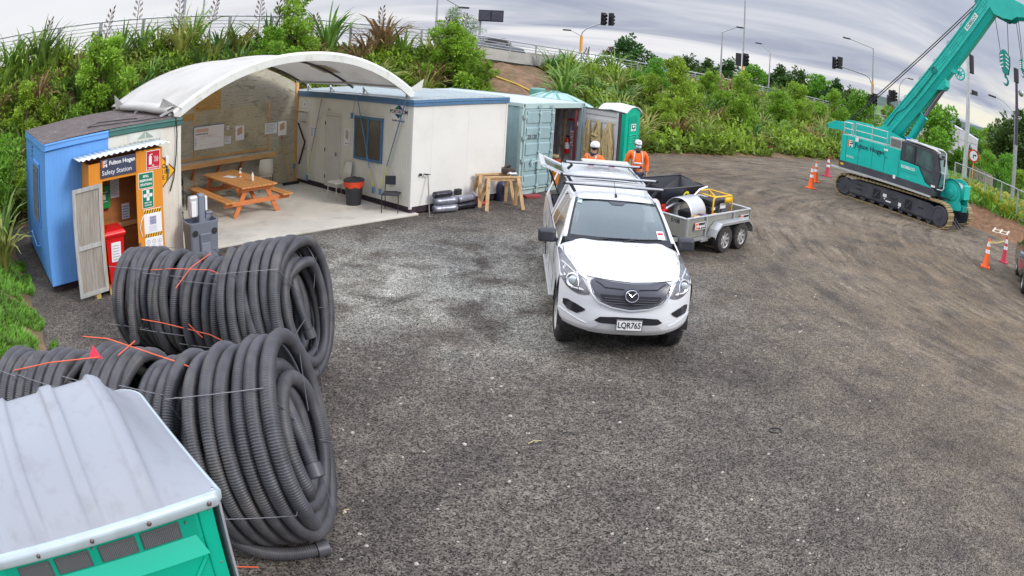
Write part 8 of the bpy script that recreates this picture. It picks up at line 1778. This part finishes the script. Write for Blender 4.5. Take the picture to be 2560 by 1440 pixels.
# --- cab
g = MB(); g.prism([(3.02,2.06),(3.36,2.06),(3.96,2.03),(4.36,1.51),(4.62,1.38),(4.98,1.38),(5.08,2.0),(4.86,2.74),(4.72,2.80),(3.15,2.84),(3.02,2.80)], YB+.04, 1.25); cb_ = g.build('cab', KG, cr_, bevel=.03)
def cabglass(pts, nm='cab_window', y=YB+.03): g = MB(); g.prism(pts, y-.004, y+.006); return g.build(nm, mat('cab_glass', (.05,.09,.085), .08, spec=.9, var=.5, vs=3), cb_)
cabglass([(3.28,2.12),(3.62,2.10),(3.62,2.70),(3.28,2.74)]); cabglass([(3.82,2.10),(4.62,1.98),(4.70,2.05),(4.66,2.62),(4.55,2.67),(3.86,2.70)]); cabglass([(4.05,1.96),(4.40,1.56),(4.75,1.50),(4.72,1.86)])
g = MB(); g._a([(5.0,YB+.12,1.50),(5.0,1.18,1.50),(5.10,1.18,2.0),(5.10,YB+.12,2.0),(4.89,YB+.14,2.72),(4.89,1.16,2.72)], [(0,1,2,3),(3,2,5,4)]); g.build('front_window', mat('cab_glass_front', (.10,.20,.18), .06, spec=.9, var=.3, vs=3), cb_)
g = MB(); g.tube([(3.74,YB+.02,2.78),(3.74,YB+.02,2.05),(4.3,YB+.02,1.52)], .02, 6); g.tube([(4.98,YB+.03,1.45),(5.10,YB+.03,2.0),(4.88,YB+.03,2.74)], .03, 6); g.build('door_frame', CARB, cb_)
g = MB(); g.box(3.3,4.75,.30,1.15,2.86,2.92); g.box(3.35,3.6,.4,.7,2.92,3.0); g.build('roof_hatch', KL, cb_, bevel=.01); g = MB(); g.tube([(3.25,YB+.05,2.92),(4.0,YB+.02,2.92),(4.7,YB+.05,2.86),(4.95,YB+.15,2.78)], .035, 7); g.build('roof_rail', mat('rail_white', (.7,.72,.73), .4), cb_)
g = MB(); g.lathe((3.22,.3,2.86),(0,0,1),[(.09,0),(.09,.12),(.05,.15),(0,.155)],14); g.build('beacon', mat('beacon_blue', (.02,.12,.6), .2), cb_, smooth=True)
g = MB(); g.tube([(5.05,.0,1.42),(5.35,-.12,1.45),(5.42,-.12,1.55),(5.42,-.12,2.85),(5.3,-.1,2.92),(4.95,.1,2.92),(4.9,.15,2.75)], .022, 6); g.tube([(5.42,-.12,2.1),(5.1,.1,2.1)], .016, 6); g.build('mirror_frame', mat('rail_white', (.7,.72,.73)), cb_, smooth=True)
g = MB(); g.box(5.32,5.38,-.18,-.02,2.35,2.65); g.build('mirror', DARKM, cb_, bevel=.02); g = MB(); g.box(4.9,5.05,.2,.5,2.55,2.62); g.box(4.85,4.98,.6,.9,2.62,2.7); g.build('work_lamp', DARKM, cb_, bevel=.02)
for xx, zz in ((3.66,1.98),(3.66,1.90)): g = MB(); g._a([(xx-.05,YB+.024,zz-.04),(xx+.05,YB+.024,zz-.04),(xx,YB+.024,zz+.04)], [(0,1,2)]); g.build('warning_mark', WHS, cb_)
g = MB(); g.box(4.66,4.86,YB+.02,YB+.026,1.42,1.50); g.build('decal', WHS, cb_)
# --- winch at the front
CK = [(4.75,1.0),(5.1,.85),(5.5,.72),(5.88,.78),(5.92,1.0)] + [(5.42+.52*cos(a), 1.42+.52*sin(a)) for a in [radians(-30+15*k) for k in range(15)]]
g = MB(); g.prism(CK, 1.0, 1.05); g.prism(CK, 2.1, 2.15); g.box(5.86,6.0,1.2,2.0,1.25,1.80); g.box(4.86,5.9,1.08,2.1,.80,.95); wn_ = g.build('winch_frame', KT, cr_, bevel=.015)
g = MB(); g.cyl((5.38,1.09,1.42),(5.38,2.09,1.42),.36,28); g.build('drum', mat('rope_drum', (.45,.46,.47), .5, .5, var=.2, vs=30, stretch=(1,12,1)), wn_, smooth=True)
g = MB(); g.tube([(5.42+.50*cos(a),.99,1.42+.50*sin(a)) for a in [radians(-30+15*k) for k in range(15)]], .035, 6); g.build('cheek_rim', KTD, wn_, smooth=True); g = MB(); g.lathe((5.38,.99,1.42),(0,-1,0),[(.34,0),(.34,.03),(.28,.05),(.2,.05),(.18,.12),(0,.12)],24); g.lathe((5.38,.94,1.42),(0,-1,0),[(.12,0),(.12,.1),(.05,.12),(0,.12)],10); g.build('drum_motor', KT, wn_, smooth=True)
g = MB()
for k in range(5): g.tube([(5.2+.05*k,.9,1.1),(5.0,.8-.02*k,1.0+.03*k),(4.7,.7,1.15+.02*k),(4.5,.6,1.2)], .02, 5)
g.build('hoses', CARB, wn_, smooth=True); g = MB(); g.box(5.75,6.0,1.2,1.5,.75,1.0); g.box(5.7,5.95,1.7,2.0,.72,.95); g.build('winch_guide', KTD, wn_, bevel=.02)
# --- boom
u_ = Vector((.634, 0, .7733)); v_ = Vector((-.7733, 0, .634)); YC = 1.72
def bp(s_, h, y): p = Vector((1.42, 0, 2.62)) + u_*s_ + v_*h; return (p.x, YC+y, p.z)
def boomsec(nm, s0, s1, hw, h0, h1, m, hb0=None):
    g = MB(); hb0 = h0 if hb0 is None else hb0
    pr = [(-hw,hb0*.2),(-hw,h1),(hw,h1),(hw,hb0*.2),(hw*.55,hb0),(-hw*.55,hb0)]
    A = [bp(s0, h, y) for y, h in pr]; B = [bp(s1, h, y) for y, h in pr]; n_ = len(pr)
    g._a(A+B, [tuple(range(n_-1,-1,-1)), tuple(range(n_,2*n_))] + [(i,(i+1)%n_,n_+(i+1)%n_,n_+i) for i in range(n_)]); return g.build(nm, m, cr_, bevel=.02)
b1 = boomsec('boom', -.1, 9.0, .36, -.42, .40, KT); 
g = MB()
for k in range(17): s_ = .7 + .5*k; g.box(0,0,0,0,0,0) if False else g.bar(bp(s_,-.10,-.37), bp(s_,.39,-.37), .025, .025, up=(0,1,0))
for hh in (.05,.24): g.bar(bp(.5,hh,-.368), bp(8.9,hh,-.368), .02, .014, up=(0,1,0))
for k in range(9): s_ = 1.0 + .95*k; g.bar(bp(s_,.15,-.37), bp(s_+.55,.15,-.37), .02, .02, up=(0,1,0))
g.bar(bp(.5,.39,-.37), bp(9,.39,-.37), .05, .05, up=(0,1,0)); g.bar(bp(.5,-.10,-.37), bp(9,-.10,-.37), .04, .04, up=(0,1,0))
g.build('boom_ribs', KT, b1)
for s_ in (1.0, 2.2, 3.4, 4.6, 5.8, 7.0, 8.2): g = MB(); g.tube([bp(s_-.08,.40,-.28), bp(s_-.08,.50,-.28), bp(s_+.08,.50,-.28), bp(s_+.08,.40,-.28)], .014, 5); g.build('boom_eye', KTD, b1)
g = MB(); g.lathe(bp(4.3,.20,-.37),(0,-1,0),[(.16,0),(.16,.05),(.10,.06),(.09,.02),(0,.02)],20); g.build('pin_boss', KTD, b1, smooth=True)
g = MB(); g.tube([bp(.6,.2,-.39), bp(1.4,.25,-.40), bp(1.9,.10,-.40), bp(3.0,.08,-.40), bp(4.2,.12,-.40)], .025, 6); g.build('boom_hose', KTD, b1)
# brand plate on the boom
bpM = Matrix(((u_.x, v_.x, 0, 0), (0, 0, -1, 0), (u_.z, v_.z, 0, 0), (0, 0, 0, 1)))
def boomplate(s0, s1, h0, h1):
    g = MB(); g._a([bp(s0,h0,-.378),bp(s1,h0,-.378),bp(s1,h1,-.378),bp(s0,h1,-.378)], [(0,1,2,3)]); return g.build('brand_plate', WHS, b1, thick=.006)
pl_ = boomplate(7.05, 8.1, .06, .26)
tx = text('KOBELCO', .19, KTD, pl_, (0,0,0), (0,0,0), ext=.002, bold=.005, sx=1.05); ctr = Vector(bp(7.58,.16,-.386)); tx.matrix_local = Matrix.Translation(ctr) @ bpM @ Matrix.Diagonal((1.05,1,1,1))
b2 = boomsec('inner_boom', 9.0, 9.5, .30, -.36, .34, KTD)
# boom head
g = MB(); HP = [(9.05,.40),(9.55,.38),(9.85,.05),(10.3,-.55),(10.75,-1.35),(10.6,-1.68),(10.25,-1.62),(9.85,-1.30),(9.5,-1.2),(9.15,-.85),(8.9,-.42)]
def hd(y0, y1):
    n_ = len(HP); g._a([bp(s_,h,y0) for s_,h in HP] + [bp(s_,h,y1) for s_,h in HP], [tuple(range(n_-1,-1,-1)), tuple(range(n_,2*n_))] + [(i,(i+1)%n_,n_+(i+1)%n_,n_+i) for i in range(n_)])
hd(-.36,-.28); hd(.28,.36); he = g.build('boom_head', KT, cr_, bevel=.01)
g = MB(); n_ = 6
for s_, h in ((9.4,-.3),(9.9,-.85),(9.6,.1)): g.cyl(bp(s_,h,-.28), bp(s_,h,.28), .16, 14)
g.build('head_shaft', KTD, he)
for s_, h, R in ((10.45,-1.42,.28),(9.4,-.88,.24)):
    for y in (-.14,0,.14): g = MB(); c_ = bp(s_,h,y); g.lathe((c_[0],c_[1]-.03,c_[2]),(0,1,0),[(0,0),(R,0),(R*.9,.03),(R,.06),(0,.06)],24); g.build('sheave', KTD, he, smooth=True)
# extra sheave half way, ram
g = MB(); c_ = bp(5.25,-.72,-.2); g.tube([(c_[0]+.26*cos(a), c_[1], c_[2]+.26*sin(a)) for a in [2*pi*k/24 for k in range(24)]], .035, 6, closed=True); g.bar(bp(5.0,-.35,-.2), bp(5.25,-.72,-.2), .12, .16); g.cyl((c_[0],c_[1]-.06,c_[2]),(c_[0],c_[1]+.06,c_[2]),.10,12)
for k in range(4): a = pi*k/4; g.bar((c_[0]-.25*cos(a),c_[1],c_[2]-.25*sin(a)),(c_[0]+.25*cos(a),c_[1],c_[2]+.25*sin(a)),.04,.03,up=(0,1,0))
g.build('hose_sheave', KT, b1)
g = MB(); A, B, C_ = Vector((2.50,YC,2.50)), Vector((3.38,YC,4.02)), Vector(bp(4.15,-.52,0)); g.tube([A, A.lerp(B,.97), B], [.19,.19,.22], 20); rm_ = g.build('ram_cylinder', KT, cr_, smooth=True); g = MB(); g.cyl(B, C_, .095, 16); g.build('ram_rod', mat('rod_chrome', (.30,.27,.33), .2, .9), rm_, smooth=True)
g = MB(); g._a([bp(3.7,-.38,-.30),bp(4.5,-.38,-.30),bp(4.25,-.62,-.26),bp(4.02,-.62,-.26),bp(3.7,-.38,.30),bp(4.5,-.38,.30),bp(4.25,-.62,.26),bp(4.02,-.62,.26)], [(3,2,1,0),(4,5,6,7),(0,1,5,4),(1,2,6,5),(2,3,7,6),(3,0,4,7)]); g.build('ram_bracket', KT, b1, bevel=.02)
# boom foot frame, gantry tail with winch
g = MB()
for y in (-.55,.45): g.prism([(-.3,2.2),(2.9,2.2),(2.6,2.85),(1.9,3.0),(.7,3.02),(.1,2.85)], YC+y, YC+y+.08)
g.build('boom_foot', KT, cr_, bevel=.01)
g = MB(); g.prism([(-1.62,2.66),(-1.55,2.46),(-.9,2.50),(-.2,2.42),(.6,2.40),(.9,2.75),(.5,3.05),(-.55,3.02),(-.7,2.88),(-1.2,2.86)], YC-.30, YC-.22); g.prism([(-1.62,2.66),(-1.55,2.46),(-.9,2.50),(-.2,2.42),(.6,2.40),(.9,2.75),(.5,3.05),(-.55,3.02),(-.7,2.88),(-1.2,2.86)], YC+.22, YC+.30); g.box(-1.5,-1.2,YC-.22,YC+.22,2.5,2.75); g.cyl((-.2,YC-.22,2.72),(-.2,YC+.22,2.72),.22,18); g.build('tail_frame', KT, cr_, bevel=.01)
# ropes from the tail up the back of the boom to the head
for y, h in ((-.12,1.0),(.12,.75)): g = MB(); g.cyl((-.7,YC+y,2.9), bp(8.9,.50,y), .022, 6); g.build('hoist_rope', CABLE, cr_)
g = MB(); c_ = bp(8.6,.55,-.1); g.lathe((c_[0],c_[1]-.05,c_[2]),(0,1,0),[(0,0),(.16,0),(.13,.05),(.16,.10),(0,.10)],18); g.build('guide_sheave', KTD, cr_)
# hook blocks
def hook_block(label, c, w_, h, ropes):
    t_ = thing('hook_block', label, 'hook block', (0,0,0)); t_.parent = None
    M_ = Matrix.Translation((12.57,26.30,0)) @ Matrix.Rotation(radians(-57.14),4,'Z'); t_.matrix_world = M_ @ Matrix.Translation(c)
    g = MB(); pr = [(-w_,-.05),(-w_,.35*h),(-w_*.45,.5*h),(w_*.45,.5*h),(w_,.35*h),(w_,-.05),(w_*.6,-.5*h),(-w_*.35,-.5*h)]
    g.prism(pr, -.12, -.09); g.prism(pr, .09, .12); g.box(-w_*.5,w_*.5,-.089,.089,-.45*h,.35*h); g.build('cheek_plate', KTD, t_)
    for s_ in (-1, 1):
        for k in range(4): g = MB(); z_ = -.28*h+.17*h*k; g.bar((s_*w_*.25,-.1235,z_+.10*h),(s_*w_*.9,-.1235,z_),.045,.006,up=(0,1,0)) if s_ < 0 else g.bar((s_*w_*.3,-.1235,z_+.14*h),(s_*w_*.9,-.1235,z_+.04*h),.045,.006,up=(0,1,0)); g.build('stripe', WHS, t_)
    g = MB(); g.lathe((0,-.1,.38*h),(0,1,0),[(0,0),(w_*.7,0),(w_*.6,.1),(w_*.7,.2),(0,.2)],20); g.build('sheave', KTD, t_, smooth=True)
    hk = [(0,0,-.5*h),(0,0,-.62*h)] + [(.13*sin(a)*1.0*(w_/.25)*1.0+.0, 0, -.62*h-.15*(w_/.25)+.15*(w_/.25)*cos(a)) for a in [pi*.15*k for k in range(1, 10)]]
    g = MB(); g.tube(hk, [.06*w_/.25]*2 + [.055*w_/.25]*6 + [.045*w_/.25,.03*w_/.25,.015*w_/.25], 8); g.build('hook', KTD, t_, smooth=True)
    for a, b in ropes: g = MB(); g.cyl(Vector(a)-Vector(c), Vector(b)-Vector(c), .018, 5); g.build('rope', CABLE, t_)
    return t_
h1 = (7.74, 1.72, 7.30); h2 = (8.72, 1.72, 7.42)
hook_block('big striped hook block hanging from the crane boom head', h1, .27, .95, [((7.36,1.66,9.1),(7.52,1.7,7.65)),((8.02,1.72,9.2),(7.95,1.72,7.65))])
hook_block('small hook block hanging from the outer boom sheave, in front of the camera pole', h2, .15, .45, [((8.55,1.66,9.3),(8.68,1.72,7.6)),((8.66,1.78,9.3),(8.74,1.75,7.6))])
# --- road traffic glimpsed over the barrier
def road_car(label, a, col, nm):
    p = AB(a, crestb(a)+3.2, crestz(a)+.02); t_ = thing('car', label, 'car', p, AZ); m_ = mat(nm, col, .3, coat=.5)
    g = MB(); g.grid([[(x, -.85, .35), (x, -.88, .7), (x, -.80, z_), (x, .80, z_), (x, .88, .7), (x, .85, .35)] for x, z_ in ((-2.2,.7),(-2.15,.95),(-1.5,1.02),(-.9,1.42),(.5,1.45),(1.1,1.02),(2.0,.92),(2.15,.6))]); g.build('body', m_, t_, smooth=2)
    g = MB(); g._a([(-1.35,-.84,1.05),(-.85,-.81,1.38),(.45,-.81,1.40),(.95,-.84,1.05)], [(0,1,2,3)]); g.build('side_window', SDG, t_)
    for x in (-1.4, 1.3): g = MB(); g.cyl((x,-.88,.32),(x,-.70,.32),.31,16); g.build('wheel', TYRE, t_)
road_car('dark car passing behind the barrier above the bare soil', 27.6, (.05,.06,.065), 'road_car_dark'); road_car('white car passing behind the barrier by the left signal', 38.0, (.75,.76,.78), 'road_car_white'); road_car('blue car passing behind the barrier by the round dark tree', 45.0, (.1,.16,.3), 'road_car_blue')

# ================================================================== PEOPLE
SKIN = mat('skin', (.42,.23,.15), .55, var=.06, vs=6); HVO = mat('hivis_orange', (.95,.16,.01), .65, var=.06, vs=5, bump=.3, bs=9); NAVYC = mat('navy_cloth', (.025,.025,.055), .8, var=.15); REFL = mat('reflective_tape', (.72,.66,.64), .4, var=.06); HELM = mat('helmet_white', (.82,.83,.84), .25, var=.02, coat=.4); HAIR = mat('hair_dark', (.04,.03,.025), .8, var=.3); MASKM = mat('mask_blue', (.45,.66,.74), .8, var=.04); BOOT = mat('boot_brown', (.09,.06,.04), .8)
def skinned(name, verts, edges, m, parent, sub=2, root=0):
    me = bpy.data.meshes.new(name); me.from_pydata([v[:3] for v in verts], edges, []); me.materials.append(m); o = bpy.data.objects.new(name, me); COL.objects.link(o); o.parent = parent
    md = o.modifiers.new('skin', 'SKIN'); md.use_smooth_shade = True
    if not me.skin_vertices: me.skin_vertices.new()
    for i, v in enumerate(verts):
        r_ = v[3] if isinstance(v[3], tuple) else (v[3], v[3]); me.skin_vertices[0].data[i].radius = r_; me.skin_vertices[0].data[i].use_root = (i == root)
    sm = o.modifiers.new('sub', 'SUBSURF'); sm.levels = sub; sm.render_levels = sub; return o
def chain(n0, n): return [(n0+i, n0+i+1) for i in range(n-1)]
def person(label, loc, rz, arms, helmet='cap', mask=True, lean=0.0):
    """standing figure 1.76 m tall facing local -y; arms = per side (shoulder, elbow, wrist, hand)"""
    t_ = thing('person', label, 'person', loc, rz); t_.scale = (1.06, 1.06, 1.03)
    # one continuous body: pelvis, spine, neck, head, legs, arms with palm
    V = [(0,0,.95,(.15,.11)),(0,-.01,1.10,(.145,.105)),(0,-.01-lean*.5,1.28,(.165,.115)),(0,-.0-lean,1.42,(.15,.10)),(0,-lean,1.50,.06),(0,-.01-lean*1.2,1.56,.058),(0,-.015-lean*1.4,1.64,(.078,.092)),(0,-.01-lean*1.4,1.71,(.07,.085))]
    E = chain(0, 8)
    for s_ in (-1, 1):
        n0 = len(V); V += [(s_*.10,0,.88,.105),(s_*.115,-.01,.66,.085),(s_*.12,-.015,.50,.062),(s_*.125,.01,.30,.056),(s_*.13,.02,.09,.042),(s_*.135,-.06,.045,.042),(s_*.14,-.15,.035,.036)]; E += [(0, n0)] + chain(n0, 7)
        sh, el, wr, hd_ = arms[0 if s_ < 0 else 1]
        n0 = len(V); V += [(s_*.19,-lean,1.43,.062), (*sh,.052), (*el,.042), (*wr,.027), (*hd_,(.034,.020))]; E += [(3, n0)] + chain(n0, 5)
        d = (Vector(hd_) - Vector(wr)).normalized(); side = d.cross(Vector((0,1,0))); side = side.normalized() if side.length > .1 else Vector((1,0,0)); fw_ = Vector((0,-1,0)); nh = len(V)-1
        for k in range(4):
            o_ = side*(-.024+.016*k); L1 = (.036,.042,.040,.031)[k]; b0 = Vector(hd_) + o_ + d*.012; b1_ = b0 + d*L1 + fw_*.006; b2_ = b1_ + d*L1*.65 + fw_*.018
            n1 = len(V); V += [(*b0,.0095),(*b1_,.0085),(*b2_,.007)]; E += [(nh, n1)] + chain(n1, 3)
        th = Vector(hd_) - d*.02 + fw_*.022; th2 = th + d*.028 + fw_*.022; th3 = th2 + d*.026 + fw_*.006; n1 = len(V); V += [(*th,.011),(*th2,.010),(*th3,.008)]; E += [(nh, n1)] + chain(n1, 3)
    skinned('body', V, E, SKIN, t_)
    H = Vector((0, -.015-lean*1.4, 1.66))
    g = MB(); g.ball(H + Vector((0,-.095,-.005)), .017, 8, 6, (.8,1,1.4)); g.ball(H + Vector((.085,.0,-.005)), .022, 8, 6, (.4,.8,1.3)); g.ball(H + Vector((-.085,.0,-.005)), .022, 8, 6, (.4,.8,1.3)); pieces(g, 'face_feature', SKIN, t_, smooth=True)
    g = MB()
    for s_ in (-1, 1): g.ball(H + Vector((s_*.032,-.084,.022)), .011, 8, 6)
    pieces(g, 'eye', INKK, t_, smooth=True); g = MB(); g.tube([H + Vector((x,-.088,-.055)) for x in (-.022,0,.022)], .005, 5); g.build('mouth', mat('lips', (.35,.12,.10), .6), t_)
    g = MB(); g.ball(H + Vector((0,.022,.015)), .095, 16, 10, (.92,.98,1.02)); g.build('hair', HAIR, t_, smooth=True)
    if mask: g = MB(); g.grid([[H + Vector((.082*sin(a), -.10*cos(a)-.005, z_)) for a in [radians(-65+13*i) for i in range(11)]] for z_ in (-.085,-.05,-.012)]); g.build('face_mask', MASKM, t_, smooth=2, thick=.004)
    if helmet == 'cap':
        g = MB(); rows = [[H + Vector((rr*.93*cos(a), .01+rr*1.08*sin(a), z_)) for a in [2*pi*k/24 for k in range(24)]] for rr, z_ in ((.100,.035),(.103,.06),(.098,.09),(.078,.118),(.045,.134),(.005,.140))]; g.grid(rows, closed=True); g.build('cap', HELM, t_, smooth=True)
        g = MB(); g.grid([[H + Vector((x, -.085-yy*(1-(x/.085)**2*.6), .042-.010*yy/.07)) for x in (-.08,-.04,0,.04,.08)] for yy in (0,.035,.075)]); g.build('peak', HELM, t_, smooth=2, thick=.006)
        g = MB(); g.box(H.x-.04,H.x+.04,H.y-.112,H.y-.100,H.z+.068,H.z+.080); g.build('cap_mark', INKK, t_)
    else:
        g = MB(); rows = [[H + Vector((rr*.95*cos(a), .01+rr*1.12*sin(a), z_)) for a in [2*pi*k/24 for k in range(24)]] for rr, z_ in ((.118,.020),(.122,.05),(.120,.085),(.104,.122),(.072,.152),(.035,.166),(.004,.170))]; g.grid(rows, closed=True); g.build('helmet', HELM, t_, smooth=True)
        g = MB()
        for a in (-.6,.6,2.4,-2.4,1.57): g.ball(H + Vector((.098*cos(a), .01+.118*sin(a), .105)), .017, 8, 5, (1,1,.5))
        pieces(g, 'helmet_vent', INKK, t_, smooth=True); g = MB(); g.tube([H + Vector((-.10,0,.02)), H + Vector((-.085,-.02,-.06)), H + Vector((0,-.06,-.105)), H + Vector((.085,-.02,-.06)), H + Vector((.10,0,.02))], .006, 5); g.build('chin_strap', INKK, t_)
    # jacket with sleeves, trousers, boots
    J = [(0,0,.90,(.185,.14)),(0,-.005,1.08,(.18,.138)),(0,-.01-lean*.5,1.26,(.195,.145)),(0,-.0-lean,1.41,(.165,.115)),(0,-lean,1.475,(.085,.075))]; JE = chain(0, 5)
    for s_ in (-1, 1):
        sh, el, wr, hd_ = arms[0 if s_ < 0 else 1]; n0 = len(J); w2 = Vector(el).lerp(Vector(wr), .92); J += [(s_*.185,-lean,1.425,.080), (*sh,.078), (*el,.064), (*w2,.048)]; JE += [(3, n0)] + chain(n0, 4)
    skinned('jacket', J, JE, HVO, t_)
    g = MB(); ring = [(-.085,.06),(-.05,-.085),(.0,-.105),(.05,-.085),(.085,.06),(0,.095)]
    g.grid([[(x*1.12, y*1.1-lean, 1.455) for x, y in ring], [(x, y*1.05-lean, 1.53) for x, y in ring]], closed=True); g.build('collar', NAVYC, t_, smooth=True, thick=.01)
    T = [(0,0,.93,(.165,.12))]; TE = []
    for s_ in (-1, 1): n0 = len(T); T += [(s_*.10,0,.84,.115),(s_*.115,-.01,.64,.098),(s_*.12,-.01,.48,.082),(s_*.128,.01,.28,.074),(s_*.132,.02,.12,.070)]; TE += [(0, n0)] + chain(n0, 5)
    skinned('trousers', T, TE, NAVYC, t_)
    for s_ in (-1, 1): g = MB(); g.grid([[(s_*.135+w_*cos(a), -.03+l_*sin(a)-.0, z_) for a in [2*pi*k/14 for k in range(14)]] for w_, l_, z_ in ((.05,.14,0),(.055,.145,.03),(.052,.12,.08),(.055,.075,.14))], closed=True); g.build('boot', BOOT, t_, smooth=True)
    # tapes: loop round the chest and two braces, laid on the jacket surface
    dg = bpy.context.evaluated_depsgraph_get(); jk = [c for c in t_.children if c.name.startswith('jacket')][0]; ev = jk.evaluated_get(dg)
    def hit(o_, d):
        ok, p, n, i = ev.ray_cast(Vector(o_), Vector(d).normalized()); return p + n*.006 if ok else None
    def tape(name, pts, w_):
        pts = [p for p in pts if p is not None]
        if len(pts) < 3: return
        g = MB(); rows = [[], []]
        for i, p in enumerate(pts):
            tt = (pts[min(i+1,len(pts)-1)] - pts[max(i-1,0)]).normalized(); c = Vector((0, -lean*.5, p.z)); nn = (p - c); nn = (nn - tt*nn.dot(tt)).normalized(); sd_ = tt.cross(nn)*w_/2; rows[0].append(p-sd_); rows[1].append(p+sd_)
        g.grid(rows); g.build(name, REFL, t_, smooth=2, thick=.004)
    tape('reflective_band', [hit((.6*sin(a), -.9*cos(a)-lean*.5, 1.16), (-.6*sin(a), .9*cos(a), 0)) for a in [radians(-64+8*i) for i in range(17)]], .055)
    tape('reflective_band', [hit((.6*sin(a), -.9*cos(a), 1.16), (-.6*sin(a), .9*cos(a), 0)) for a in [radians(116+8*i) for i in range(17)]], .055)
    for s_ in (-1, 1):
        tape('reflective_brace', [hit((s_*(.125-.02*k/7), -.9, 1.18+.04*k), (0,1,0)) for k in range(8)], .05); tape('reflective_brace', [hit((s_*(.115), .9, 1.18+.04*k), (0,-1,0)) for k in range(8)], .05)
    return t_
R1 = ((-.235,-.0,1.36),(-.285,.03,1.13),(-.275,-.05,.90),(-.27,-.07,.82)); L1 = ((.235,0,1.36),(.285,.03,1.13),(.275,-.05,.90),(.27,-.07,.82))
pA = (3.262, 20.138, 0.813)
person('person in orange hi-vis jacket, white cap and blue face mask, facing the camera', ((3.246, 20.039))+(0,), .05, (R1, L1), 'cap', True)
R2 = ((-.235,-.06,1.33),(-.27,-.22,1.12),(-.13,-.42,1.10),(-.08,-.47,1.10)); L2 = ((.235,-.06,1.33),(.27,-.20,1.11),(.14,-.40,1.08),(.10,-.45,1.08))
person('person in orange hi-vis jacket and white helmet, half hidden behind the pickup', ((1.85, 18.508))+(0,), 2.55, (R2, L2), 'helmet', False, lean=.05)
